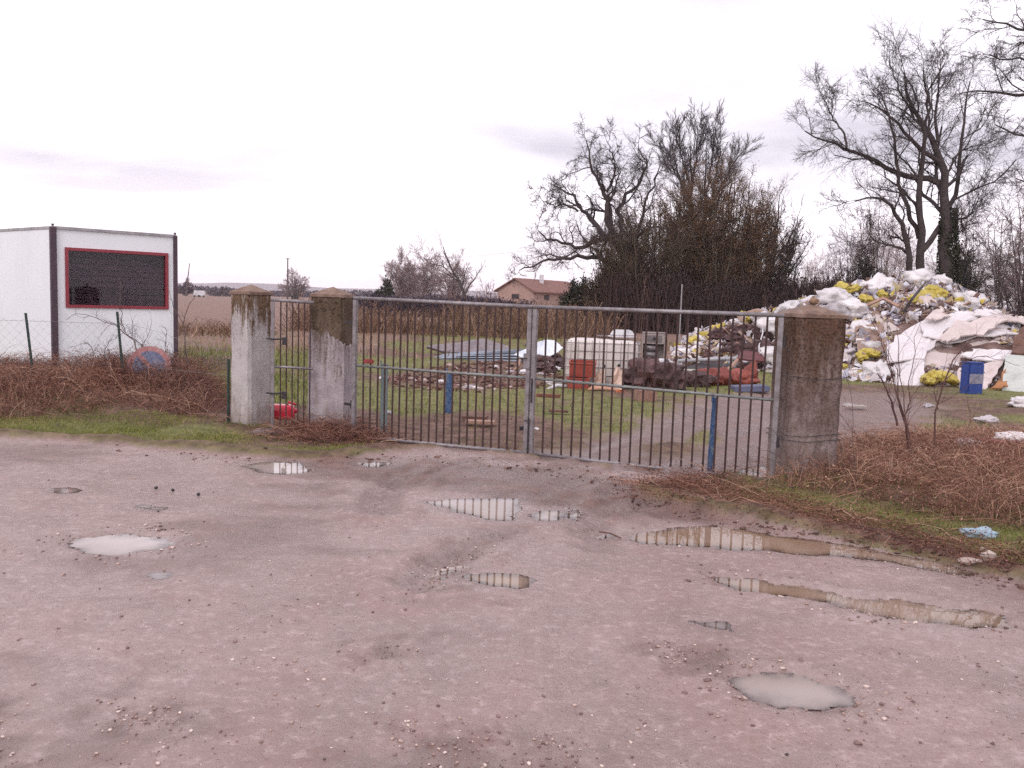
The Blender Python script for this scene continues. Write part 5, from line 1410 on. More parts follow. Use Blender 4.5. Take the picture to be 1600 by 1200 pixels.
shrub('sapling', 'bare reddish sapling with upright and arching stems in the right brambles', st, 9.0,
      [dict(m=7, lratio=0.28, ang=0.6, gnarl=0.12, t0=0.25, seed=61, rr=0.45, rmin=0.002, upb=0.15), dict(m=4, lratio=0.5, ang=0.7, gnarl=0.12, t0=0.2, seed=62, rr=0.6, rmin=0.0014, nseg=4)], REDTW, V(1420, 715, 9.0), 61)
st = [([(228, 575), (212, 540), (196, 520), (170, 507), (150, 495), (118, 490)], 0.012, 0.003, 0), ([(196, 520), (190, 495), (186, 470), (190, 450)], 0.007, 0.002, 0),
      ([(250, 570), (225, 542), (200, 524), (190, 510)], 0.011, 0.003, 0.1), ([(170, 570), (160, 545), (175, 530), (190, 522)], 0.006, 0.002, 0),
      ([(140, 572), (148, 550), (138, 535), (120, 540)], 0.006, 0.002, 0), ([(262, 572), (258, 540), (260, 515)], 0.006, 0.002, 0)]
shrub('thorn_shrub', 'scrawny bare thorn shrub in front of the cabin window', st, 12.3,
      [dict(m=8, lratio=0.32, ang=0.8, gnarl=0.3, t0=0.15, seed=63, rr=0.5, rmin=0.003, upb=0.05), dict(m=5, lratio=0.55, ang=0.8, gnarl=0.3, t0=0.1, seed=64, rr=0.6, rmin=0.002, nseg=4)], GREYTW, V(225, 575, 12.3), 63)
st = [([(295, 590), (292, 550), (287, 520), (285, 498), (293, 482), (303, 466)], 0.014, 0.004, 0), ([(286, 505), (278, 490), (270, 480), (266, 460)], 0.008, 0.002, 0), ([(290, 530), (282, 515), (276, 505)], 0.006, 0.002, 0)]
shrub('thorn_shrub', 'thin forked bare shrub beside the right corner of the cabin', st, 12.6,
      [dict(m=4, lratio=0.22, ang=0.8, gnarl=0.2, t0=0.3, seed=65, rr=0.5, rmin=0.0025), dict(m=3, lratio=0.5, ang=0.8, gnarl=0.2, t0=0.2, seed=66, rr=0.6, rmin=0.002, nseg=4)], GREYTW, V(295, 590, 12.6), 65)
st = [([(40, 660), (30, 620), (18, 600), (8, 575)], 0.008, 0.002, 0), ([(10, 660), (20, 610), (40, 590), (70, 580)], 0.008, 0.002, 0), ([(70, 640), (85, 600), (110, 585), (128, 560)], 0.007, 0.002, 0)]
shrub('thorn_shrub', 'low tangled twigs rising over the brambles at the left edge', st, 11.2,
      [dict(m=8, lratio=0.4, ang=0.9, gnarl=0.3, t0=0.2, seed=67, rr=0.5, rmin=0.0025), dict(m=4, lratio=0.5, ang=0.8, gnarl=0.3, t0=0.2, seed=68, rr=0.6, rmin=0.0018, nseg=4)], GREYTW, V(20, 640, 11.2), 67)
st = [([(1235, 760), (1226, 700), (1205, 670)], 0.004, 0.0015, 0), ([(1250, 760), (1258, 690), (1275, 650)], 0.004, 0.0015, 0), ([(1180, 750), (1172, 720), (1160, 705)], 0.004, 0.0015, 0), ([(1330, 770), (1300, 650), (1270, 600)], 0.005, 0.002, 0),
      ([(1340, 770), (1322, 560), (1290, 545)], 0.004, 0.002, 0)]
shrub('thorn_shrub', 'wispy dead twigs growing against the foot of the thick brown pillar', st, 7.9,
      [dict(m=6, lratio=0.35, ang=0.8, gnarl=0.25, t0=0.2, seed=69, rr=0.5, rmin=0.0015), dict(m=4, lratio=0.5, ang=0.8, gnarl=0.25, t0=0.2, seed=70, rr=0.6, rmin=0.0012, nseg=4)], GREYTW, V(1250, 760, 7.9), 69)

# ------------------------------------------------------------------ house, pickets, poles
PINKW = M('peach_render', (0.44, 0.29, 0.24), (0.38, 0.25, 0.21), 0.6, 0.85)
TILE = M('brown_roof_tiles', (0.24, 0.115, 0.09), (0.17, 0.08, 0.065), 1.2, 0.8)
WHITEP = M('white_paint', (0.72, 0.70, 0.72), rough=0.6)
hY = 120.0
hc = V(832, 500, hY)[:2]
th = R(35)
ug = np.array([-math.cos(th), math.sin(th)])       # along gable end (to the left, away)
us = np.array([math.sin(th), math.cos(th)])       # along the long side... turned to show the eaves
us = np.array([math.sin(R(55)), math.cos(R(55))]) * 1.0
us = np.array([-ug[1] * -1, -ug[0]]) ; us = np.array([ug[1], -ug[0]])
Wg, Ls, He, Hr = 6.1, 13.5, 3.25, 4.85
house = empty('farmhouse', (hc[0], hc[1], 0), 'low peach farmhouse with brown tiled gable roof beyond the field', 'house')
a0, a1 = hc, hc + ug * Wg; b0, b1 = hc + us * Ls, hc + ug * Wg + us * Ls; am, bmid = (a0 + a1) / 2, (b0 + b1) / 2
mb = MB(); vs = [(*a0, 0), (*a1, 0), (*a1, He), (*am, Hr - 0.12), (*a0, He), (*b0, 0), (*b1, 0), (*b1, He), (*bmid, Hr - 0.12), (*b0, He)]
mb.add(vs, [(0, 1, 2, 3, 4), (5, 9, 8, 7, 6), (0, 4, 9, 5), (1, 6, 7, 2)]); wallo = mb.build('wall', PINKW, house)
def roofplane(e0, e1, r0, r1, name):
    ov = (e0 - r0); ov = ov / np.linalg.norm(ov) * 0.5; ax = (e1 - e0) / np.linalg.norm(e1 - e0) * 0.4
    sl = (Hr - He) / np.linalg.norm(e0 - r0) * 0.5
    P4 = [(*(e0 + ov - ax), He - sl + 0.1), (*(e1 + ov + ax), He - sl + 0.1), (*(r1 + ax), Hr + 0.1), (*(r0 - ax), Hr + 0.1)]
    mb = MB(); mb.add(P4 + [(x, y, z - 0.16) for x, y, z in P4], [(0, 1, 2, 3), (7, 6, 5, 4), (0, 4, 5, 1), (1, 5, 6, 2), (2, 6, 7, 3), (3, 7, 4, 0)])
    return mb.build(name, TILE, house)
rf = roofplane(a0, b0, am, bmid, 'roof'); roofplane(a1, b1, am, bmid, 'roof')
ch = am + us * 5.2 - ug * 0.9
mb = MB(); mb.box((ch[0], ch[1], Hr + 0.1), (0.6, 0.6, 1.3)); mb.build('chimney', WHITEP, rf)
for base_, dr, s_ in ((a0, ug, 3.0), (a0, us, 3.4), (a0, us, 7.5)):
    c = base_ + dr * s_; nrm = np.array([dr[1], -dr[0]])
    if np.dot(nrm, -c) < 0: nrm = -nrm
    mb = MB(); mb.box((c[0] + nrm[0] * 0.02, c[1] + nrm[1] * 0.02, 2.35), (1.25, 0.08, 0.72), Matrix.Rotation(math.atan2(dr[1], dr[0]), 3, 'Z')); fr = mb.build('window', M('brown_window_frame', (0.12, 0.07, 0.05)), house)
    mb = MB(); mb.box((c[0] + nrm[0] * 0.05, c[1] + nrm[1] * 0.05, 2.35), (1.05, 0.05, 0.55), Matrix.Rotation(math.atan2(dr[1], dr[0]), 3, 'Z')); mb.build('pane', DARKM, fr)
PICK = M('weathered_pickets', (0.20, 0.13, 0.115), rough=0.85)
pf = empty('picket_fence', (V(745, 500, 92)[0], 92, 0), 'thin row of weathered stakes in front of the farmhouse', 'fence')
m_ = MB(); m_.box((0, 0, 0.75), (0.09, 0.09, 1.5)); me = m_.mesh('stake'); me.materials.append(PICK)
for i in range(26):
    q = V(742 + i * 5.6, 500, 92 - i * 0.15)
    o = link_mesh('stake', me, None, pf); o.location = (q[0], q[1], 0); o.scale = (1, 1, random.uniform(0.85, 1.2)); o.rotation_euler = (0, random.uniform(-.06, .06), 0)
mb = MB()
for z in (0.5, 1.2): mb.tube([tuple(V(742, 500, 92)[:2]) + (z,), tuple(V(742 + 25 * 5.6, 500, 88.3)[:2]) + (z,)], 0.03, 4)
mb.build('rail', PICK, pf)
POLE = M('grey_timber_pole', (0.13, 0.10, 0.105), rough=0.85)
up_ = V(449, 500, 200)
pole = empty('utility_pole', (up_[0], 200, 0), 'single utility pole on the horizon beside the round hazy tree', 'pole')
mb = MB(); mb.tube([(up_[0], 200, 0), (up_[0], 200, 9.9)], [0.22, 0.14], 8); mb.build('shaft', POLE, pole)
mb = MB(); mb.box((up_[0], 200, 9.7), (1.0, 0.12, 0.12)); mb.build('crossarm', POLE, pole)
u2 = V(292, 500, 270)
pole2 = empty('utility_pole', (u2[0], 270, 0), 'faint leaning utility pole above the dark horizon bush', 'pole')
mb = MB(); mb.tube([(u2[0] - 0.3, 270, 0), (u2[0] + 0.9, 270, 10.2)], [0.22, 0.12], 8); mb.build('shaft', POLE, pole2)
ep = [V(150, 400, 260), V(449, 404, 200), V(820, 392, 170)]
pts = []
for i in range(2):
    for k_ in range(17):
        s_ = k_ / 16; p3 = ep[i] * (1 - s_) + ep[i + 1] * s_; p3 = p3 + np.array([0, 0, -1.2 * 4 * s_ * (1 - s_)]); pts.append(p3)
mb = MB(); mb.tube(pts, 0.018, 4); tag(mb.build('power_line', POLE), 'thin power line sagging across the sky from the utility pole', 'cable')
for i, px in enumerate((308, 316)):
    q = V(px, 500, 250)
    vn = empty('parked_van', (q[0], 250, 0), ('tiny white van parked on the horizon, left of a pair' if i == 0 else 'tiny white van parked on the horizon, right of a pair'), 'van', 'vans on the horizon')
    mb = MB(); mb.prism([(-0.9, -0.5), (0.9, -0.5), (0.9, 0.5), (-0.9, 0.5)], 0.35, 1.9, 0.9); mb.build('body', WHITEP, vn, world=False, bevel=0.1)
    for sx in (-0.6, 0.6):
        mb = MB(); mb.tube([(sx, -0.55, 0.3), (sx, -0.4, 0.3)], 0.3, 10); mb.build('wheel', DARKM, vn, world=False)

# ------------------------------------------------------------------ yard scrap
def sheet(name, P3, th, mat, label=None, cat=None, group=None, jag=0.0, warp=0.0, seed=0, parent=None, sub=5):
    """torn or bent board: outline through 3-D points, edges broken up, real thickness"""
    rs = random.Random(seed)
    P3 = [Vector(p) for p in P3]
    n_ = Vector((0, 0, 0)); c = sum(P3, Vector()) / len(P3)
    for i in range(len(P3)): n_ += (P3[i] - c).cross(P3[(i + 1) % len(P3)] - c)
    n_.normalize()
    if n_.y > 0 and abs(n_.y) > 0.05 or (abs(n_.y) <= 0.05 and n_.z < 0): n_ = -n_
    ring = []
    for i in range(len(P3)):
        a, b = P3[i], P3[(i + 1) % len(P3)]
        e = (b - a); tdir = e.cross(n_).normalized() if e.length > 1e-6 else Vector()
        for k_ in range(sub):
            s_ = k_ / sub
            ring.append(a + e * s_ + tdir * (rs.uniform(-1, 1) * jag if k_ else rs.uniform(-.3, .3) * jag) + n_ * (warp * mnoise.noise((a + e * s_) * 1.7 + Vector((seed, 0, 0)))))
    m_ = len(ring)
    inner = [c + (p - c) * 0.5 + n_ * (warp * mnoise.noise((c + (p - c) * 0.5) * 1.7 + Vector((seed, 0, 0)))) for p in ring]
    cc_ = c + n_ * (warp * mnoise.noise(c * 1.7 + Vector((seed, 0, 0))))
    mb = MB()
    top = ring + inner + [cc_]; bot = [p - n_ * th for p in top]
    K = len(top); fs = []
    for i in range(m_):
        j = (i + 1) % m_
        fs += [(i, j, m_ + j, m_ + i), (m_ + i, m_ + j, 2 * m_)]
        fs += [(K + j, K + i, K + m_ + i, K + m_ + j), (K + m_ + j, K + m_ + i, K + 2 * m_)]
        fs += [(j, i, K + i, K + j)]
    mb.add(top + bot, fs)
    o = mb.build(name, mat, parent)
    return tag(o, label, cat, group)
def corr(name, q4, amp, nw, mat, label, cat, group=None, thick=0.0):
    """corrugated sheet spanning four corners, waves running along the first edge direction"""
    a, b, c, d = [np.array(p) for p in q4]; nu, nv = nw * 4 + 1, 5
    nrm = np.cross(b - a, d - a); nrm = nrm / np.linalg.norm(nrm)
    if nrm[2] < 0: nrm = -nrm
    vs = []
    for s_ in (0, 1):
        for j in range(nu):
            v_ = j / (nu - 1)
            for i in range(nv):
                u_ = i / (nv - 1)
                p3 = (a * (1 - u_) + b * u_) * (1 - v_) + (d * (1 - u_) + c * u_) * v_
                vs.append(p3 + nrm * (amp * math.sin(j * PI / 2) + 0.02 * math.sin(u_ * 3) - s_ * 0.006))
    K = nu * nv; fs = []
    for j in range(nu - 1):
        for i in range(nv - 1):
            q = (j * nv + i, j * nv + i + 1, (j + 1) * nv + i + 1, (j + 1) * nv + i)
            fs.append(q); fs.append(tuple(K + k_ for k_ in q[::-1]))
    mb = MB(); mb.add(vs, fs); o = mb.build(name, mat)
    return tag(o, label, cat, group)
BLUM = M('blue_grey_sheet_metal', (0.30, 0.33, 0.38), (0.17, 0.19, 0.23), 3, 0.4, metallic=0.4, bmp=0.05)
WHM = M('white_sheet_metal', (0.72, 0.76, 0.82), (0.62, 0.66, 0.72), 2, 0.35, bmp=0.05)
labs = ['lowest blue grey corrugated sheet of the flat pile', 'second blue grey corrugated sheet of the flat pile, slid to the right', 'third corrugated sheet of the flat pile, catching light', 'topmost narrow corrugated sheet of the flat pile']
for i, (dx, dz) in enumerate(((0, 0.03), (26, 0.09), (52, 0.15), (80, 0.21))):
    a = V(660 + dx, 563, 0); Y0, Y1 = 22.6, 24.6
    x0 = V(660 + dx, 500, Y0)[0]; x1 = V(818 + dx * 0.3, 500, Y0)[0]
    corr('corrugated_sheet', [(x0, Y0 + 0.1 * i, dz), (x1, Y0 + 0.25 * i, dz + 0.06), (x1 + 0.15, Y1 - 0.4 * i, dz + 0.16), (x0 + 0.55, Y1 - 0.4 * i, dz + 0.10)], 0.016, 12, BLUM, labs[i], 'metal sheet', 'corrugated sheets lying in the yard')
sheet('grey_board', [V(666, 541, 25.2), V(690, 548, 24.4), V(800, 548, 24.2), V(792, 540, 24.8), V(755, 530, 25.4)], 0.03, M('dull_grey_panel', (0.24, 0.20, 0.21), rough=0.7), 'dull grey panel propped behind the corrugated sheets', 'board', jag=0.03, warp=0.1, seed=2)
sheet('white_metal_sheet', [V(803, 551, 22.6), V(838, 536, 22.9), V(852, 529, 23.3), V(866, 531, 23.3), V(880, 543, 23.0), V(836, 564, 22.0), V(822, 558, 22.2)], 0.02, WHM, 'bright white bent metal sheet leaning by the tank', 'metal sheet', jag=0.02, warp=0.15, seed=5)
mb = MB(); mb.tube([V(668, 543, 24), V(682, 547, 23.6), V(694, 551, 23.2)], 0.03, 6); tag(mb.build('wooden_pole', RUST), 'thin dark pole sticking out left of the grey panel', 'pole')
sheet('bent_strip', [V(820, 540, 22), V(829, 522, 22.1), V(830, 520, 22.1), V(827, 545, 22)], 0.01, DARKM, 'dark curled strip standing against the white metal sheet', 'strip', seed=3)

# plastic cubic tank in its cage
TANK = M('milky_tank_plastic', (0.68, 0.61, 0.57), (0.60, 0.53, 0.49), 2.0, 0.45, bmp=0.1)
tx = V(938, 600, 17.6)[0]
tank = empty('liquid_tank', (tx, 17.6, 0), 'large milky plastic liquid tank in a wire cage lying in the yard', 'tank', None, R(-3))
TW, TD, TH = 1.47, 1.0, 1.0
link_mesh('tank_body', blob('tank_body', TW - 0.03, TD - 0.03, 0.97, 5, 0.015, 1.0, 5, 9, 0.0), TANK, tank, world=False).location = (0, 0, 0.03)
CAGE = M('cage_tube', (0.46, 0.42, 0.41), rough=0.5, metallic=0.4, bmp=0)
def ringtube(z):
    mb = MB(); w2, d2, r_ = TW / 2, TD / 2, 0.09; pts = []
    for cx_, cy_, a0_ in ((w2 - r_, d2 - r_, 0), (-w2 + r_, d2 - r_, 90), (-w2 + r_, -d2 + r_, 180), (w2 - r_, -d2 + r_, 270)):
        for k_ in range(4): a = R(a0_ + 30 * k_); pts.append((cx_ + r_ * math.cos(a), cy_ + r_ * math.sin(a), z))
    pts.append(pts[0]); mb.tube(pts, 0.008, 5, False); return mb
for z in (0.08, 0.24, 0.4, 0.56, 0.72, 0.88): ringtube(z).build('cage_ring', CAGE, tank, world=False)
m_ = MB(); m_.tube([(0, 0, 0.05), (0, 0, 0.93)], 0.007, 5); me = m_.mesh('cage_bar'); me.materials.append(CAGE)
for i in range(10):
    for sy in (-1, 1):
        o = link_mesh('cage_bar', me, None, tank, world=False); o.location = (-TW / 2 + 0.1 + (TW - 0.2) * i / 9, sy * (TD / 2 + 0.006), 0)
for i in range(6):
    for sx in (-1, 1):
        o = link_mesh('cage_bar', me, None, tank, world=False); o.location = (sx * (TW / 2 + 0.006), -TD / 2 + 0.1 + (TD - 0.2) * i / 5, 0)
bx_ = V(969, 600, 17.5)
basin = empty('plastic_basin', (bx_[0], 17.5, 1.0), 'bright white basin upside down on top of the tank', 'basin', None, R(8))
mb = MB(); mb.prism([(-0.23, -0.16), (0.23, -0.16), (0.23, 0.16), (-0.23, 0.16)], 0.03, 0.15, 0.72); mb.build('bowl', WHITEP, basin, bevel=0.02, world=False)
mb = MB(); mb.prism([(-0.25, -0.18), (0.25, -0.18), (0.25, 0.18), (-0.25, 0.18)], 0.0, 0.028); mb.build('rim', WHITEP, basin, bevel=0.008, world=False)
mb = MB(); mb.box((0, 0, 0.012), (0.75, 0.3, 0.02), Matrix.Rotation(R(3), 3, 'Z')); o = mb.build('thin_board', M('grey_board', (0.22, 0.19, 0.20))); o.location = (V(955, 600, 17.5)[0] + 0.1, 17.85, 0.99)
tag(o, 'thin grey board lying on the tank beside the white basin', 'board')
# old heater
hx = V(1015, 600, 18.6)[0]
BEI = M('dirty_beige_enamel', (0.36, 0.30, 0.28), (0.26, 0.21, 0.20), 6, 0.5)
ht = empty('old_boiler', (hx, 18.6, 0), 'gutted beige boiler with exposed ribs standing right of the tank', 'boiler', None, R(-6))
mb = MB(); mb.box((0.05, 0.12, 0.5), (0.46, 0.02, 1.14)); mb.box((-0.19, 0, 0.55), (0.02, 0.24, 1.04)); mb.box((0.27, 0, 0.55), (0.02, 0.24, 1.04)); mb.box((0.04, 0, 1.08), (0.48, 0.26, 0.02)); mb.build('casing', BEI, ht, world=False)
mb = MB(); mb.box((0.04, -0.12, 0.95), (0.44, 0.02, 0.22)); fr = mb.build('control_panel', BEI, ht, bevel=0.006, world=False)
mb = MB(); mb.box((0.04, -0.133, 0.95), (0.34, 0.01, 0.15)); mb.build('panel_recess', M('recess_grey', (0.2, 0.17, 0.17)), fr, world=False)
mb = MB(); mb.tube([(0.05, -0.13, 0.96), (0.05, -0.17, 0.96)], 0.03, 10); mb.build('knob', DARKM, fr, world=False)
m_ = MB(); m_.tube([(-0.16, 0, 0), (0.12, 0, 0)], 0.075, 12); me = m_.mesh('rib', True); me.materials.append(M('grey_rib_metal', (0.25, 0.22, 0.23), rough=0.4, metallic=0.4))
for z in (0.75, 0.60, 0.45): o = link_mesh('rib', me, None, ht, world=False); o.location = (0, -0.02, z)
mb = MB(); mb.tube([(-0.18, -0.08, 0.35), (0.0, -0.12, 0.30), (0.2, -0.05, 0.42), (0.28, -0.1, 0.15)], 0.02, 6); mb.build('pipe', RUST, ht, world=False)
# crates, panels, bucket, scrap in front of the tank
ORED = M('orange_red_plastic', (0.33, 0.06, 0.04), (0.24, 0.045, 0.03), 6, 0.5, bmp=0.1)
def crate(c, w_, d_, h_, rz, tilt, label):
    r_ = empty('plastic_crate', c, label, 'crate'); r_.rotation_euler = (R(tilt), 0, R(rz))
    mb = MB(); mb.box((0, 0, 0.01), (w_, d_, 0.02)); mb.build('bottom', ORED, r_, world=False)
    for sx in (-1, 1):
        mb = MB(); mb.box((sx * (w_ / 2 - 0.008), 0, h_ / 2 + 0.012), (0.016, d_ - 0.036, h_)); mb.build('side', ORED, r_, world=False, bevel=0.003)
    for sy in (-1, 1):
        mb = MB(); mb.box((0, sy * (d_ / 2 - 0.008), h_ / 2 + 0.012), (w_, 0.016, h_)); mb.build('side', ORED, r_, world=False, bevel=0.003)
    mb = MB()
    for sy in (-1, 1): mb.box((0, sy * (d_ / 2 + 0.002), h_ + 0.0), (w_ + 0.03, 0.03, 0.025))
    for sx in (-1, 1): mb.box((sx * (w_ / 2 + 0.002), 0, h_ + 0.001), (0.03, d_ - 0.03, 0.025))
    mb.build('rim', ORED, r_, world=False)
q = V(903, 600, 16.4); crate((q[0], 16.5, 0.03), 0.40, 0.3, 0.2, 4, 0, 'lower orange red plastic crate on the grass in front of the tank')
q = V(911, 600, 16.4); crate((q[0], 16.65, 0.27), 0.50, 0.34, 0.26, -5, 6, 'upper orange red plastic crate leaning against the tank')
CREAM = M('cream_plastic', (0.62, 0.45, 0.36), (0.52, 0.36, 0.28), 5, 0.5, bmp=0.2)
sheet('cream_panel', [V(928, 600, 16.3), V(934, 580, 16.5), V(941, 570, 16.8), V(948, 573, 16.8), V(950, 600, 16.3)], 0.03, CREAM, 'cream plastic seat shell with a dark hole, left of a pair by the tank', 'panel', jag=0.01, warp=0.25, seed=8)
sheet('cream_panel', [V(951, 606, 16.2), V(957, 588, 16.4), V(965, 571, 16.8), V(972, 580, 16.7), V(976, 604, 16.2), V(966, 609, 16.1)], 0.03, CREAM, 'cream folded panel, right of a pair by the tank', 'panel', jag=0.01, warp=0.3, seed=9)
sheet('cream_panel', [V(918, 608, 15.9), V(930, 598, 16.2), V(952, 601, 16.2), V(966, 610, 15.9)], 0.03, M('peach_foam', (0.55, 0.30, 0.20), rough=0.8), 'flat peach foam board under the cream panels', 'panel', jag=0.02, warp=0.15, seed=10)
for px, py in ((944, 572), (967, 571)):
    q = V(px, py, 16.6); o = link_mesh('black_fitting', stone_mesh(0.035, px, 1, 1.0, 'black_fitting'), DARKM); o.location = q
    tag(o, 'small black fitting on top of the left cream panel' if px < 950 else 'small black fitting on top of the right cream panel', 'fitting')
q = V(970, 617, 15.8)
bk = empty('bucket', tuple(q), 'orange bucket lying on its side at the scrap pile', 'bucket'); bk.rotation_euler = (R(90), 0, R(12)); 
OR = M('orange_bucket_plastic', (0.60, 0.16, 0.05), (0.5, 0.12, 0.04), 8, 0.45)
n = 24; mb = MB(); vs = []
for r_, z in ((0.075, 0.2), (0.095, 0.0), (0.088, 0.0), (0.07, 0.19)): vs += [(r_ * math.cos(2 * PI * i / n), r_ * math.sin(2 * PI * i / n), -z + 0.0) for i in range(n)]
fs = [(k_ * n + i, k_ * n + (i + 1) % n, (k_ + 1) * n + (i + 1) % n, (k_ + 1) * n + i) for k_ in range(3) for i in range(n)] + [tuple(range(n)), tuple(range(3 * n, 4 * n))]
mb.add(vs, fs); mb.build('pail', OR, bk, world=False, smooth=False)
disc(0, 0.086, -0.02, -0.012, 24).build('lid', OR, bk, world=False)

# crumpled sacks: a few shapes, shared
def sackset(name, n_, mats, base, **kw):
    out = []
    for i in range(n_):
        me = blob(name, 1, 1, 1, base + i, kw.get('amp', 0.5), kw.get('freq', 1.8), 3, 2.4, kw.get('fold', 0.38))
        me.polygons.foreach_set('use_smooth', [False] * len(me.polygons)) if kw.get('flat') else None
        me.materials.append(mats[i % len(mats)]); out.append(me)
    return out
WSACK = M('white_sack', (0.78, 0.74, 0.74), (0.66, 0.61, 0.60), 5, 0.42, bmp=0.5, bdist=0.03, rnd=0.15)
GSACK = M('pale_grey_sack', (0.56, 0.51, 0.52), (0.42, 0.37, 0.38), 5, 0.42, bmp=0.5, bdist=0.03, rnd=0.2)
YSACK = M('yellow_sack', (0.62, 0.50, 0.10), (0.42, 0.31, 0.04), 5, 0.42, bmp=0.5, bdist=0.03, rnd=0.15)
DSACK = M('dark_brown_scrap', (0.075, 0.035, 0.035), (0.035, 0.018, 0.02), 7, 0.7, c3=(0.16, 0.08, 0.075), bmp=0.5, bdist=0.03, rnd=0.3)
RSACK = M('orange_red_sack', (0.30, 0.07, 0.048), (0.20, 0.045, 0.035), 6, 0.6, bmp=0.5, bdist=0.03, rnd=0.2)
WS = sackset('plastic_sack', 4, [WSACK], 10); GS = sackset('plastic_sack', 3, [GSACK], 20); YS = sackset('yellow_sack', 3, [YSACK], 30)
DS = sackset('scrap_lump', 4, [DSACK], 40, flat=True, fold=0.35, amp=0.5, freq=2.2); RS = sackset('orange_sack', 3, [RSACK], 50)
def put(name, me, loc, sc_, rz=None, tilt=(0, 0), label=None, cat=None, group=None):
    o = bpy.data.objects.new(name, me); col.objects.link(o); o.location = tuple(map(float, loc)); o.scale = sc_
    o.rotation_euler = (tilt[0], tilt[1], random.uniform(0, 6.28) if rz is None else rz)
    return tag(o, label, cat, group)
for i, (px, py, w_, h_) in enumerate(((992, 625, .5, .34), (1010, 612, .7, .55), (1026, 626, .6, .36), (1040, 606, .6, .5), (1052, 622, .5, .32), (1004, 600, .4, .5), (1066, 614, .5, .3), (1082, 612, .5, .3), (1094, 614, .45, .26))):
    Y = 16.6 if i < 6 else 17.6
    q = V(px, py, Y)
    put('scrap_lump', DS[i % 4], (q[0], Y, max(0, q[2] - h_ * 0.6) if i in (5,) else 0), (w_, w_, h_ * 1.2), label='crumpled dark brown scrap in the low heap right of the tank', cat='scrap', group='dark scrap right of the tank')
q = G(1008, 630); mb = MB(); mb.box((0, 0, 0.11), (0.32, 0.26, 0.2)); o = mb.build('cardboard_box', M('stained_cardboard', (0.34, 0.20, 0.15), (0.20, 0.10, 0.08), 8, 0.85), bevel=0.008); o.location = (q[0], q[1], 0.02); o.rotation_euler = (0, 0, R(14))
tag(o, 'stained brown cardboard box at the front of the dark scrap', 'box')
put('white_tin', blob('white_tin', .16, .16, .12, 3, .05, 1, 2, 3), (V(1031, 596, 17)[0], 16.9, 0.52), (1, 1, 1), label='small white tin on the dark scrap below the boiler', cat='tin').data.materials.append(WHITEP)
rl = ['leftmost crumpled orange red sack under the heap', 'second crumpled orange red sack under the heap', 'third crumpled orange red sack under the heap', 'fourth orange red sack by the maroon board', 'upright orange red sack nearest the thick pillar']
for i, (px, w_, h_) in enumerate(((1106, .55, .36), (1124, .5, .36), (1140, .45, .32), (1158, .6, .34), (1172, .35, .5))):
    q = G(px, 604); put('orange_sack', RS[i % 3], (q[0], q[1], 0.02), (w_, w_ * .8, h_), label=rl[i], cat='sack', group='orange red sacks in front of the heap')
q = G(1170, 614); mb = MB(); mb.box((0, 0, 0.09), (0.72, 0.4, 0.12)); o = mb.build('blue_grey_slab', M('blue_grey_foam', (0.13, 0.14, 0.22), rough=0.7), bevel=0.02); o.location = (q[0], q[1], 0.0); o.rotation_euler = (0, R(-3), R(4)); tag(o, 'blue grey slab on the grass below the orange red sacks', 'slab')
sheet('maroon_board', [V(1150, 560, 22), V(1160, 548, 22.6), V(1188, 550, 22.6), V(1196, 564, 22)], 0.04, M('maroon_paint', (0.13, 0.03, 0.03), rough=0.6), 'maroon board tilted against the left part of the heap', 'board', jag=0.02, seed=12)
mb = MB(); mb.tube([V(1152, 562, 22), V(1144, 572, 21.8), V(1134, 580, 21.4)], 0.045, 6); tag(mb.build('timber_prop', M('raw_timber', (0.42, 0.26, 0.19), (0.32, 0.19, 0.14), 9, 0.8)), 'short pale timber propping up the maroon board', 'timber')
mb = MB(); mb.tube([V(1060, 564, 23.4), V(1105, 562, 22.8), V(1152, 560, 22.2)], 0.05, 8); tag(mb.build('grey_pipe', M('pale_pipe', (0.45, 0.45, 0.47), rough=0.4)), 'long pale grey pipe lying along the foot of the heap', 'pipe')
sheet('black_board', [V(1059, 577, 22.6), V(1095, 566, 23), V(1142, 568, 22.6), V(1140, 580, 22)], 0.03, DARKM, 'black panel under the pale grey pipe', 'board', jag=0.02, seed=14)
sheet('pale_green_panel', [V(1044, 582, 21.5), V(1060, 576, 22), V(1092, 577, 22), V(1094, 581, 21.6)], 0.03, M('pale_green_board', (0.42, 0.44, 0.36), rough=0.7), 'pale green strip lying on the grass before the heap', 'panel', jag=0.02, seed=15)
WOOD = MATS['raw_timber']; BRW = M('old_brown_wood', (0.17, 0.085, 0.06), (0.10, 0.05, 0.035), 8, 0.85)
def plank(px, py, lpx, w_, th_, rz, mat, label, cat='plank', z=0.0, group=None, name='plank'):
    q = G(px, py); l_ = lpx / F_PX * q[1]; mb = MB(); mb.box((0, 0, 0), (l_, w_, th_)); o = mb.build(name, mat, bevel=0.003)
    o.location = (q[0], q[1], hz_(q[0], q[1]) + th_ / 2 + 0.04 + z); o.rotation_euler = (R(2), R(random.uniform(-2, 2)), R(rz)); return tag(o, label, cat, group)
plank(750, 668, 46, 0.11, 0.04, -3, WOOD, 'pale plank lying on the yard grass left of the gate centre')
plank(742, 663, 40, 0.14, 0.04, -8, BRW, 'brown rotten plank just behind the pale plank')
plank(856, 643, 38, 0.07, 0.05, -4, RUSTL, 'rusty red iron bar on the grass right of the gate centre', 'bar', 0.12)
plank(872, 651, 30, 0.1, 0.03, 10, BRW, 'brown wood offcut below the rusty red bar')
plank(817, 680, 12, 0.05, 0.05, 2, DARKM, 'short black offcut on the grass by the meeting stiles')
plank(1336, 640, 34, 0.12, 0.03, 8, M('pale_lath', (0.55, 0.48, 0.44), rough=0.8), 'pale thin lath on the brown ground right of the thick pillar')
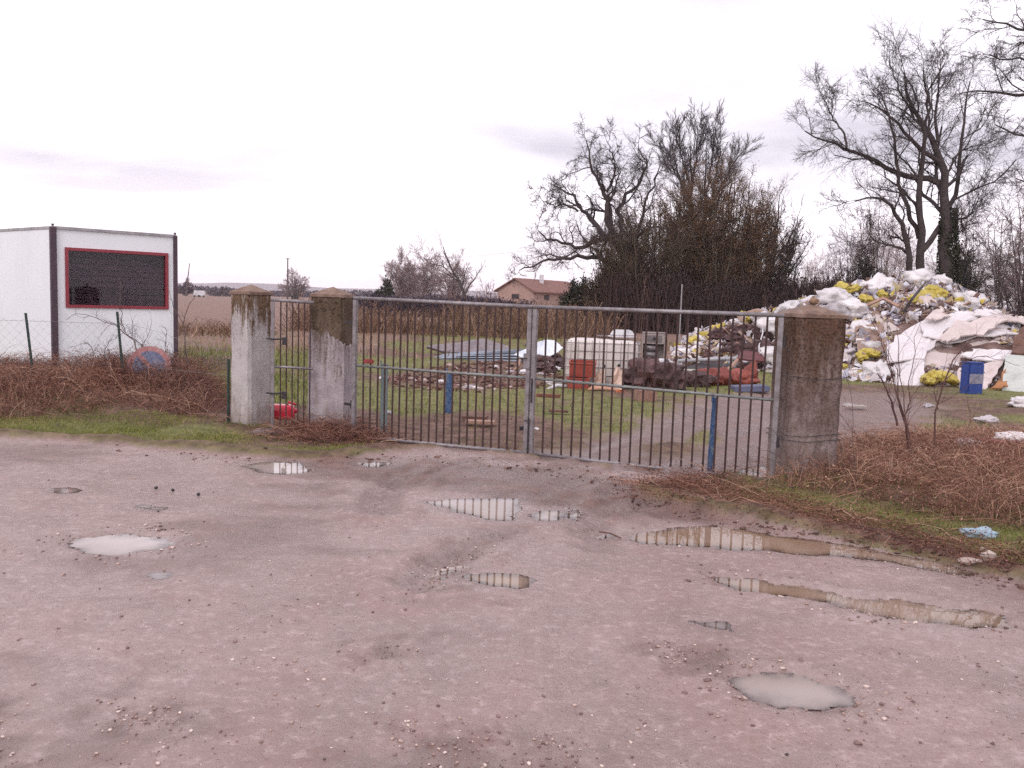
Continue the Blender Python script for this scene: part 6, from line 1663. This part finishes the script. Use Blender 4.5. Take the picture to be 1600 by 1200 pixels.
# debris strip: brick crumbs and plaster bits
x, y = scatter(DEBRIS, 1700, 0.8, 9)
BRK = tintmat('brick_crumbs', [(0, (0.05, 0.022, 0.02)), (0.6, (0.14, 0.06, 0.05)), (0.88, (0.24, 0.14, 0.12)), (1, (0.55, 0.45, 0.42))], 0.85)
rocks('brick_rubble', x, y, 0.012 + 0.06 * rng.rand(len(x)) ** 4, BRK, 0.2)
for i, (px, py, w_) in enumerate(((733, 614, .22), (742, 615, .16), (688, 604, .2), (672, 571, .14), (846, 566, .3), (860, 573, .25), (846, 592, .2), (868, 605, .34), (600, 597, .2), (797, 586, .2), (775, 580, .25), (820, 590, .3), (606, 655, .16), (870, 583, .3), (838, 675, .1), (1326, 636, .2), (1404, 596, .3), (1480, 604, .3), (1450, 637, .25), (1352, 598, .3), (1300, 600, .3))):
    q = G(px, py)
    put('plaster_fragment', WS[i % 4] if i % 3 else GS[i % 3], (q[0], q[1], hz_(q[0], q[1]) - 0.01), (w_, w_ * 0.5, w_ * 0.35), label='small white fragment of plaster or plastic littering the yard grass', cat='fragment', group='white fragments scattered in the yard')
# curved pale hoses
mb = MB(); mb.tube([V(850, 622, 15.9), V(857, 608, 16.1), V(870, 602, 16.3), V(886, 604, 16.4)], 0.035, 8); tag(mb.build('white_hose', WHITEP, smooth=True), 'curved white hose on the grass left of the red crates', 'hose')
mb = MB(); mb.tube([V(800, 582, 19.6), V(810, 572, 19.8), V(813, 560, 20.2)], 0.03, 8); tag(mb.build('bent_pipe', WOOD, smooth=True), 'bent pale pipe rising beside the corrugated pile', 'pipe')
for i, (px, py, w_) in enumerate(((838, 566, .6), (860, 560, .55), (850, 580, .5), (872, 572, .5))):
    q = G(px, py + 6); put('scrap_lump', DS[i], (q[0], q[1], 0), (w_, w_, .3), label='crumpled dark rubbish under the white metal sheet', cat='scrap', group='dark rubbish by the white sheet')
# thin mast
q = V(1060, 560, 27); mb = MB(); mb.tube([(q[0], 27, 0), (q[0], 27, 2.35)], 0.02, 6); tag(mb.build('grey_mast', M('mast_grey', (0.40, 0.37, 0.38), rough=0.6)), 'thin upright grey mast at the left end of the heap', 'mast')

# ------------------------------------------------------------------ rubbish heap
CREST = [(960, 0.0), (1030, 0.25), (1060, 0.5), (1090, 0.82), (1130, 1.18), (1180, 1.50), (1220, 1.62), (1290, 2.2), (1340, 2.55), (1420, 2.75), (1480, 2.50), (1560, 1.75), (1620, 1.5), (1750, 1.2), (1900, 0)]
FOOT = [(960, 24.5), (1060, 23.6), (1150, 22.6), (1330, 20.2), (1450, 19.4), (1600, 19.0), (1900, 19)]
SL = 0.42
def heap_z(x, Y, rough=True):
    x = np.asarray(x, float); Y = np.asarray(Y, float)
    px = 800 + F_PX * x / np.maximum(Y, 1) * 1.0
    cz = np.interp(px, *zip(*CREST)); ft = np.interp(px, *zip(*FOOT))
    f = SL * (Y - ft); back = cz * 1.0 - 0.45 * (Y - (ft + cz / SL + 1.0))
    k_ = 0.12
    z = np.minimum(np.minimum(f, cz), back)
    z = z - k_ * np.exp(-np.abs(f - cz) / 0.25)
    if rough: z = z + np.clip(cz, 0, 1) * (0.20 * fbm(x * 0.9, Y * 0.9, 201, 4) + 0.10 * fbm(x * 3.5, Y * 3.5, 202, 3)) * sstep(-0.1, 0.4, z)
    return z
hx_ = np.arange(4.0, 20.0, 0.11); hy_ = np.arange(18.6, 33, 0.11)
HX, HY = np.meshgrid(hx_, hy_); HZ = heap_z(HX, HY)
HZ = np.maximum(HZ, -0.25)
n1, n2 = HX.shape; ii = np.arange(n1 * n2).reshape(n1, n2)
qq = np.stack([ii[:-1, :-1], ii[:-1, 1:], ii[1:, 1:], ii[1:, :-1]], -1).reshape(-1, 4)
keep = (HZ[:-1, :-1].ravel() > -0.2) | (HZ[1:, 1:].ravel() > -0.2)
HEAPM = M('rubble_soil', (0.20, 0.115, 0.095), (0.085, 0.045, 0.04), 1.6, 0.9, c3=(0.36, 0.27, 0.24), bmp=1.0, bscale=7, bdist=0.12)
tag(link_mesh('rubble_mound', npmesh('rubble_mound', np.stack([HX, HY, HZ], -1), qq[keep]), HEAPM), kind='stuff')
def hit(px, py, off=0.0, rough=False):
    d = ray(px, py); Ys = np.arange(18.6, 32, 0.04)
    z = EYE + d[2] * Ys; hzv = heap_z(d[0] * Ys, Ys, rough) + off
    k_ = np.nonzero(z <= hzv)[0]
    if len(k_) == 0:
        j = int(np.argmin(z - hzv)); return np.array([d[0] * Ys[j], Ys[j], float(hzv[j])])
    Y = Ys[k_[0]]; return np.array([d[0] * Y, Y, EYE + d[2] * Y])
BOARDW = M('white_plasterboard', (0.78, 0.73, 0.73), (0.68, 0.62, 0.62), 2.5, 0.75, bmp=0.2, rnd=0.08)
BOARDC = M('cream_plasterboard', (0.66, 0.56, 0.53), (0.56, 0.46, 0.43), 2.5, 0.8, bmp=0.2, rnd=0.1)
BOARDG = M('pale_green_plasterboard', (0.55, 0.57, 0.52), (0.47, 0.49, 0.46), 2.5, 0.8, bmp=0.2)
BOARDT = M('tan_chipboard', (0.36, 0.25, 0.20), (0.28, 0.18, 0.14), 4, 0.85, bmp=0.3, rnd=0.2)
def hsheet(pts, off, mat, label, th=0.035, jag=0.05, warp=0.14, seed=1, name='plasterboard_sheet'):
    return sheet(name, [hit(px, py, off) for px, py in pts], th, mat, label, 'board', None, jag, warp, seed)
hsheet([(1442, 560), (1450, 532), (1482, 524), (1535, 518), (1612, 506), (1614, 562), (1560, 568), (1510, 578), (1492, 603), (1448, 603)], 0.10, BOARDC, 'widest cream plasterboard sheet spread down the right face of the heap', seed=1)
hsheet([(1380, 566), (1398, 524), (1440, 499), (1500, 488), (1532, 493), (1482, 514), (1462, 530), (1444, 562)], 0.22, BOARDW, 'long white plasterboard sheet sloping up towards the heap crest', seed=2)
hsheet([(1462, 530), (1492, 506), (1545, 494), (1574, 502), (1540, 520), (1508, 524), (1480, 534)], 0.34, BOARDC, 'torn cream plasterboard flap overlapping the long white sheet', seed=3, jag=0.09)
hsheet([(1398, 565), (1448, 548), (1444, 603), (1396, 603)], 0.16, BOARDW, 'squarish white board low on the heap behind the sapling', seed=4)
hsheet([(1570, 558), (1625, 556), (1640, 612), (1566, 610)], 0.30, BOARDG, 'pale green white board at the bottom right of the heap', seed=5, jag=0.02)
hsheet([(1498, 578), (1570, 562), (1548, 600), (1540, 608), (1498, 606)], 0.22, BOARDC, 'cream board slanting behind the blue container', seed=6)
hsheet([(1388, 604), (1402, 545), (1450, 508), (1500, 496), (1590, 500), (1640, 505), (1640, 612), (1500, 608)], 0.03, BOARDC, 'broad cream board layer half buried under the other boards', seed=21, jag=0.08)
hsheet([(1436, 502), (1500, 488), (1600, 499), (1596, 520), (1480, 536), (1440, 528)], 0.16, BOARDW, 'white board layer showing between the torn cream flap and the crest', seed=22, jag=0.06)
hsheet([(1336, 512), (1378, 505), (1387, 546), (1340, 552)], 0.16, BOARDT, 'tan chipboard rectangle left of the white boards', seed=7, jag=0.015, name='chipboard_sheet')
hsheet([(1520, 490), (1530, 482), (1550, 481), (1568, 496), (1545, 497)], 0.3, BOARDW, 'bright white curled sheet on the right shoulder of the heap', seed=8)
hsheet([(1500, 552), (1530, 545), (1590, 548), (1585, 558), (1520, 562)], 0.28, BOARDW, 'narrow white board across the middle of the cream sheet', seed=9)
hsheet([(1328, 592), (1340, 580), (1376, 570), (1386, 584), (1350, 594)], 0.14, BOARDW, 'small white board lying flat at the left foot of the white boards', seed=10)
hsheet([(1385, 606), (1400, 590), (1440, 594), (1436, 606)], 0.1, BOARDC, 'cream scrap of board at the foot of the heap near the yellow bags', seed=11)
hsheet([(1445, 500), (1470, 478), (1488, 492), (1465, 502)], 0.25, BOARDC, 'triangular cream board standing near the crest', seed=12)
hsheet([(1582, 526), (1598, 512), (1622, 512), (1618, 552), (1580, 548)], 0.42, BRW, 'dark brown timber piece at the right edge of the heap', seed=13, name='timber_piece')
hsheet([(1548, 608), (1572, 575), (1574, 606)], 0.36, M('orange_wood', (0.45, 0.20, 0.08), rough=0.8), 'orange triangular wood scrap right of the blue container', seed=14, name='wood_scrap')
hsheet([(1545, 482), (1600, 495), (1625, 498), (1620, 510), (1570, 500)], 0.3, BOARDC, 'pale boards laid flat along the right shoulder', seed=15, name='chipboard_sheet')
# many smaller pieces
rs = random.Random(11)
def surf(px, py):
    p = hit(px, py, 0.0, True); return p
def board_piece(i, px, py, size, mat, name, label, group, cat):
    p = surf(px, py); k_ = rs.randint(4, 6)
    nrm = Vector((rs.uniform(-.5, .5), rs.uniform(-1.1, -.3), rs.uniform(.2, 1))).normalized()
    t1 = nrm.cross(Vector((0, 0, 1))).normalized(); t2 = nrm.cross(t1)
    asp = rs.uniform(0.35, 0.9); a0_ = rs.uniform(0, 6.28)
    pts = []
    for j in range(k_):
        a = a0_ + 2 * PI * j / k_ + rs.uniform(-.25, .25)
        pts.append(Vector(p) + (t1 * math.cos(a) + t2 * math.sin(a) * asp) * size * rs.uniform(.75, 1.1) + Vector((0, -0.08, 0.05)))
    sheet(name, pts, 0.025, mat, label, cat, group, jag=0.03 * size, warp=0.15 * size, seed=100 + i, sub=3)
def heap_px(top_bias=1.0):
    px = rs.uniform(1050, 1625)
    cz = np.interp(px, *zip(*CREST)); ft = np.interp(px, *zip(*FOOT))
    yt = horizon(px) - (cz - EYE) / (ft + cz / SL) * F_PX; yb = horizon(px) + EYE / ft * F_PX
    return px, yt + (yb - yt) * rs.random() ** top_bias
for i in range(110):
    px, py = heap_px(1.5)
    if px > 1390 and py > 505: continue
    if 1095 < px < 1215 and py > 515 and rs.random() < 0.75: continue
    mat, lab, nm = rs.choice([(BOARDW, 'broken white board fragment on the upper heap', 'board_fragment'), (BOARDC, 'broken cream board fragment on the upper heap', 'board_fragment'), (BOARDT, 'broken tan board fragment on the upper heap', 'board_fragment')])
    board_piece(i, px, py, rs.uniform(0.12, 0.42), mat, nm, lab, {'W': 'white', }.get('x', lab.split()[1]) + ' board fragments on the heap', 'board')
for i in range(90):
    px, py = heap_px(1.2)
    if px > 1400 and py > 500: continue
    p = surf(px, py); l_ = rs.uniform(0.3, 1.1)
    mat, cn = rs.choice([(WOOD, 'pale'), (BRW, 'dark brown'), (BRW, 'dark brown'), (BOARDT, 'tan')])
    mb = MB(); mb.box((0, 0, 0), (l_, rs.uniform(.05, .12), rs.uniform(.02, .05)))
    o = mb.build('broken_plank', mat); o.location = (p[0], p[1] - 0.05, p[2] + 0.05); o.rotation_euler = (rs.uniform(-.4, .4), rs.uniform(-.7, .7), rs.uniform(-1, 1))
    tag(o, cn + ' broken plank poking out of the rubbish heap', 'plank', cn + ' broken planks in the heap')
for i in range(75):
    px, py = heap_px(1.25)
    if px > 1385 and py > 498: continue
    if 1095 < px < 1210 and py > 515: continue
    p = surf(px, py); s_ = rs.uniform(.3, .85) * (0.62 if px < 1235 else 1); g = rs.random() < 0.3
    put('plastic_sack', (GS if g else WS)[rs.randint(0, 2)], (p[0], p[1] + 0.08, p[2] - s_ * 0.2), (s_ * 1.1, s_ * .9, s_ * .62), rs.uniform(0, 6), (rs.uniform(-.5, .5), rs.uniform(-.5, .5)),
        ('crumpled pale grey sack' if g else 'crumpled white sack') + ' among the rubbish on the heap', 'sack', ('pale grey' if g else 'white') + ' sacks on the rubbish heap')
for i, (px, py, s_) in enumerate(((1314, 450, .5), (1324, 452, .45), (1335, 454, .45), (1376, 462, .42), (1350, 468, .4), (1432, 470, .5), (1446, 464, .55), (1458, 458, .6), (1466, 462, .5), (1440, 474, .45), (1420, 436, .4),
                                  (1172, 498, .4), (1160, 494, .38), (1100, 524, .34), (1086, 532, .4), (1078, 537, .3), (1120, 515, .4), (1128, 510, .3), (1345, 557, .36), (1356, 553, .4), (1364, 555, .34), (1315, 573, .26), (1500, 470, .3),
                                  (1444, 594, .36), (1456, 590, .42), (1466, 588, .4), (1478, 591, .36), (1486, 596, .3), (1454, 598, .3))):
    p = hit(px, py, 0.12 if px < 1400 or py < 500 else 0.25, False); low = py > 540
    put('yellow_sack', YS[i % 3], (p[0], p[1] - 0.05, p[2] - s_ * 0.15), (s_ * 0.9, s_ * .7, s_ * .5), None, (random.uniform(-.4, .4), random.uniform(-.4, .4)),
        'crumpled yellow bag in the low yellow cluster at the foot of the heap' if (px > 1430 and low) else ('crumpled yellow bag halfway down the left side of the white boards' if low else ('crumpled yellow bag on the left slope seen through the gate' if px < 1220 else 'crumpled yellow bag near the top of the heap')),
        'bag', 'yellow bags, ' + ('low right' if (px > 1430 and low) else ('mid left' if low else ('left slope' if px < 1220 else 'crest'))))
sp_l = ['bulging white sack on the crest just left of the thick pillar', 'smaller white sack wedged beside the thick pillar top', 'large white sack right of the thick pillar cap', 'white sack above the tan chipboard', 'white sack at the very top of the heap', 'white bag flapping on the top right of the crest', 'pale grey sack drooping below the crest, right of the pillar', 'white sack low behind the gate end', 'white sack halfway up beside the thick pillar']
for i, (px, py, s_) in enumerate(((1190, 501, .5), (1214, 500, .45), (1300, 470, .8), (1330, 488, .75), (1432, 438, .65), (1470, 442, .5), (1312, 492, .7), (1205, 560, .6), (1208, 515, .8))):
    p = hit(px, py, 0.1); put('plastic_sack', WS[i % 4] if i != 6 else GS[0], (p[0], p[1], p[2] - s_ * .2), (s_ * 1.1, s_, s_ * .7), None, (0, 0), sp_l[i], 'sack')
mb = MB(); mb.tube([hit(1412, 488, .2), hit(1424, 474, .45) + np.array([0, 0, .1]), hit(1440, 462, .3) + np.array([0, 0, .25])], 0.04, 6); tag(mb.build('black_beam', DARKM), 'black beam sticking up out of the heap below the crest', 'beam')
for i, (a, b) in enumerate((((1352, 478), (1380, 466)), ((1380, 466), (1405, 479)))):
    mb = MB(); mb.tube([hit(*a, .35), hit(*b, .35)], 0.05, 4); tag(mb.build('raw_plank', WOOD), ('left' if i == 0 else 'right') + ' orange plank of the crossed pair below the crest', 'plank')
mb = MB(); mb.tube([hit(1190, 500, .3), hit(1192, 520, .35), hit(1186, 540, .3), hit(1186, 553, .2)], 0.018, 5); tag(mb.build('pale_cable', WHITEP), 'pale cable hanging down the brown part of the heap', 'cable')
# dark earth and roots on the left part
for i in range(34):
    px, py = rs.uniform(1105, 1210), rs.uniform(512, 575); p = surf(px, py); s_ = rs.uniform(.3, .7)
    put('scrap_lump', DS[i % 4], (p[0], p[1], p[2] - .15), (s_, s_, s_ * .6), None, (rs.uniform(-.6, .6), rs.uniform(-.6, .6)), 'dark brown lump of soil and roots on the left part of the heap', 'lump', 'dark lumps in the heap')

# loose small rubbish that nobody could count
def flakes(name, n, pxr, pyf, tones, smin, smax, seed, off=0.03):
    rs_ = np.random.RandomState(seed); cs = []
    while len(cs) < n:
        px = rs_.uniform(*pxr); cz = np.interp(px, *zip(*CREST)); ft = np.interp(px, *zip(*FOOT))
        v_ = rs_.rand(); Y = ft + v_ * (cz / SL + 0.9); x = (px - 800) / F_PX * Y
        if not pyf(px, v_): continue
        cs.append((x, Y))
    c = np.array(cs); z = heap_z(c[:, 0], c[:, 1]) + off * rs_.rand(n) + 0.02
    C3 = np.column_stack([c, z]); s_ = smin + (smax - smin) * rs_.rand(n, 1) ** 2.5
    a = unit(rs_.randn(n, 3)) * s_; b = unit(np.cross(a, rs_.randn(n, 3))) * s_ * rs_.uniform(0.3, 0.9, (n, 1)); nn = unit(np.cross(a, b)) * s_ * 0.35
    lv = np.stack([C3 - a + nn * rs_.randn(n, 1), C3 - b * 0.9, C3 + a * 0.8 + nn * rs_.randn(n, 1), C3 + b, C3 + nn], 1).reshape(-1, 3)
    k_ = (np.arange(n) * 5)[:, None]
    f = np.concatenate([k_ + np.array([0, 1, 4]), k_ + np.array([1, 2, 4]), k_ + np.array([2, 3, 4]), k_ + np.array([3, 0, 4])])
    tag(link_mesh(name, npmesh(name, lv, f, tint=np.repeat(rs_.rand(n), 5)), tintmat(name + '_tones', tones, 0.6)), kind='stuff')
MIXT = [(0.0, (0.08, 0.045, 0.04)), (0.14, (0.20, 0.12, 0.10)), (0.28, (0.42, 0.33, 0.28)), (0.42, (0.62, 0.58, 0.60)), (0.62, (0.74, 0.73, 0.78)), (0.80, (0.40, 0.38, 0.46)), (0.90, (0.55, 0.42, 0.30)), (0.96, (0.62, 0.48, 0.08)), (1.0, (0.10, 0.12, 0.30))]
flakes('loose_rubbish', 7500, (1050, 1620), lambda p, v_: (v_ > 0.45 or p < 1390) and not (1100 < p < 1205 and v_ < 0.75) , MIXT, 0.03, 0.24, 5)
flakes('loose_rubbish', 1800, (1090, 1215), lambda p, v_: v_ < 0.8, [(0, (0.03, 0.015, 0.015)), (0.7, (0.10, 0.05, 0.045)), (0.95, (0.22, 0.14, 0.12)), (1, (0.6, 0.55, 0.55))], 0.03, 0.2, 6)
flakes('loose_rubbish', 700, (1310, 1600), lambda p, v_: v_ < 0.12, MIXT, 0.02, 0.14, 7)

# blue container
q = G(1521, 619)
bc = empty('blue_container', (q[0], q[1] + 0.12, 0), 'upright blue container with a grey band on the grass before the boards', 'container', None, R(12))
BLU = M('blue_container_plastic', (0.02, 0.055, 0.27), (0.015, 0.04, 0.20), 5, 0.4, bmp=0.1)
mb = MB(); mb.box((0, 0, 0.34), (0.36, 0.26, 0.68)); mb.build('body', BLU, bc, world=False, bevel=0.02)
mb = MB(); mb.box((0, -0.133, 0.36), (0.33, 0.008, 0.20)); mb.build('grey_band', M('scuffed_grey_label', (0.28, 0.27, 0.33), (0.15, 0.15, 0.24), 14, 0.6), bc, world=False)
mb = MB(); mb.box((0, 0, 0.50), (0.375, 0.275, 0.02)); mb.build('rim_band', BLU, bc, world=False)
mb = MB(); mb.box((0, 0, 0.69), (0.37, 0.27, 0.03)); mb.build('lid', BLU, bc, world=False, bevel=0.008)
# litter right
q = G(1597, 640); put('white_litter', WS[1], (q[0], q[1], 0.02), (.5, .3, .22), 0.3, (0, 0), 'crumpled white sheet on the grass at the right edge', 'litter')
q = G(1541, 664); put('grey_cloth', GS[1], (q[0], q[1], 0.02), (.38, .2, .12), 0.2, (0, 0), 'flat pale grey cloth lying in the grass before the heap', 'cloth')
q = G(1512, 714); put('plastic_sack', WS[2], (q[0], q[1], 0.05), (.34, .2, .17), 0.1, (0, 0), 'grey white sack at the left end of the red plank', 'sack')
q = G(1585, 709); put('plastic_sack', WS[3], (q[0], q[1], 0.07), (.5, .25, .19), 0.0, (0, 0), 'bulky white sack behind the red plank at the right edge', 'sack')
plank(1580, 714, 110, 0.10, 0.05, -1, M('red_painted_wood', (0.30, 0.05, 0.06), rough=0.6), 'red painted plank beside white sacks behind the right brambles', z=0.03)
q = G(1530, 846); put('blue_bag', WS[0].copy(), (q[0], q[1], hz_(q[0], q[1]) - 0.005), (.24, .13, .08), 0.1, (0, 0), 'crumpled pale blue bag on the verge grass in the right corner', 'bag').data.materials[0] = M('pale_blue_film', (0.36, 0.50, 0.58), (0.28, 0.38, 0.46), 9, 0.35)
WST = M('pale_stone', (0.62, 0.50, 0.44), rough=0.8)
for i, (px, py, s_, lab) in enumerate(((1513, 885, .055, 'flat pale stone at the road edge, left of a pair'), (1543, 887, .05, 'round pale stone at the road edge, right of a pair'), (1536, 870, .03, 'small pale stone in the verge grass above the stone pair'))):
    q = G(px, py); o = link_mesh('stone', stone_mesh(s_, i + 30, 2, 0.45 if i == 0 else .7), WST); o.location = (q[0], q[1], hz_(q[0], q[1]) + s_ * .3); o.scale = (1.5 if i == 0 else 1, 1, 1); tag(o, lab, 'stone')
q = G(245, 684); o = link_mesh('dry_leaf', stone_mesh(.03, 50, 1, .3, 'dry_leaf'), CREAM); o.location = (*G(401, 683)[:2], hz_(*G(401, 683)[:2]) + .015); tag(o, 'pale dry leaf on the ground before the pale pillar', 'leaf')
o = link_mesh('dry_leaf', stone_mesh(.04, 51, 1, .5, 'dry_leaf'), M('ochre_leaf', (0.5, 0.28, 0.14))); o.location = (*G(1516, 800)[:2], hz_(*G(1516, 800)[:2]) + .03); tag(o, 'ochre dead leaf at the front of the right brambles', 'leaf')
# black round stones on the road
bl = ['black stone on the road, left of the trio', 'black stone on the road, middle of the trio', 'black stone on the road, right of the trio']
for i, (px, py) in enumerate(((244, 764), (270, 768), (310, 776))):
    q = G(px, py); o = link_mesh('black_stone', stone_mesh(.015, i + 60, 2, .9, 'black_stone'), DARKM); o.location = (q[0], q[1], hz_(q[0], q[1]) + .018); tag(o, bl[i], 'stone')
mb = MB(); a, b = G(936, 835), G(970, 844); mb.tube([(a[0], a[1], .02), ((a[0] + b[0]) / 2, (a[1] + b[1]) / 2, .03), (b[0], b[1], .015)], .006, 5); tag(mb.build('twig', BRW), 'dark twig lying at the left tip of the long rut puddle', 'twig')

# ------------------------------------------------------------------ air
mb = MB(); mb.box((0, 2650, 49), (8600, 5400, 100)); hzo = mb.build('haze', None)
mt = bpy.data.materials.new('haze'); mt.use_nodes = True; t = mt.node_tree; t.nodes.clear()
out = t.nodes.new('ShaderNodeOutputMaterial'); vp = t.nodes.new('ShaderNodeVolumePrincipled')
vp.inputs['Color'].default_value = (0.97, 0.93, 0.97, 1); vp.inputs['Density'].default_value = 0.00022
t.links.new(vp.outputs[0], out.inputs['Volume']); hzo.data.materials.append(mt); hzo['kind'] = 'stuff'

# ------------------------------------------------------------------ say where each look-alike lies
cmi = np.linalg.inv(np.array(cam.matrix_world))
def topx(p):
    q = cmi @ np.array([p[0], p[1], p[2], 1.0]); return 800 + F_PX * q[0] / -q[2], 600 - F_PX * q[1] / -q[2]
MARKS = [('the thick pillar cap', 1265, 482), ('the right edge of the photo', 1595, 500), ('the blue container', 1521, 592), ('the tan chipboard rectangle', 1360, 530), ('the heap peak', 1432, 436),
         ('the black beam', 1428, 470), ('the crossed orange planks', 1378, 470), ('the maroon board', 1172, 556), ('the pale grey pipe', 1105, 562), ('the thin mast', 1060, 540), ('the beige boiler', 1015, 545),
         ('the milky tank', 938, 565), ('the white metal sheet', 845, 545), ('the blue and teal stub post', 700, 615), ('the teal stub post', 599, 625), ('the long white sheet', 1450, 520),
         ('the curled sheet on the right shoulder', 1545, 488), ('the left end of the heap', 1085, 535), ('the pale hanging cable', 1189, 525), ('the wide cream sheet', 1540, 545), ('the stained cardboard box', 1008, 626), ('the orange bucket', 970, 617)]
by = {}
for o in col.objects:
    if o.parent is None and 'category' in o and 'group' in o: by.setdefault(o['label'], []).append(o)
for lab, os_ in by.items():
    if len(os_) < 2: continue
    base = ' '.join(lab.split()[:5]) if len(lab.split()) > 7 else lab
    sub = {}
    for o in os_:
        x_, y_ = topx(o.location if o.location.length > 0.01 else np.array([v.co for v in o.data.vertices]).mean(0))
        mk = min(MARKS, key=lambda m_: (m_[1] - x_) ** 2 + ((m_[2] - y_) * 1.3) ** 2)
        dx, dy = x_ - mk[1], y_ - mk[2]
        w_ = ('right of' if dx > 0 else 'left of') if abs(dx) > abs(dy) else ('below' if dy > 0 else 'above')
        dist = 'just ' if math.hypot(dx, dy) < 18 else ('well ' if math.hypot(dx, dy) > 45 else '')
        sub.setdefault(dist + w_ + ' ' + mk[0], []).append((x_, y_, o))
    for ph, l_ in sub.items():
        l_.sort(key=lambda a: a[0]); n_ = len(l_)
        for i, (x_, y_, o) in enumerate(l_):
            od = '' if n_ == 1 else (('left one ', 'right one ')[i] if n_ == 2 else (('leftmost ', 'rightmost ')[i > 0] if i in (0, n_ - 1) else ('middle ' if n_ == 3 else ('second ', 'third ', 'fourth ', 'fifth ', 'sixth ', 'seventh ', 'eighth ')[min(i - 1, 6)])))
            core = ' '.join(lab.split()[:4])
            o['label'] = (core + ', ' + od + ph) if od else core + ' ' + ph
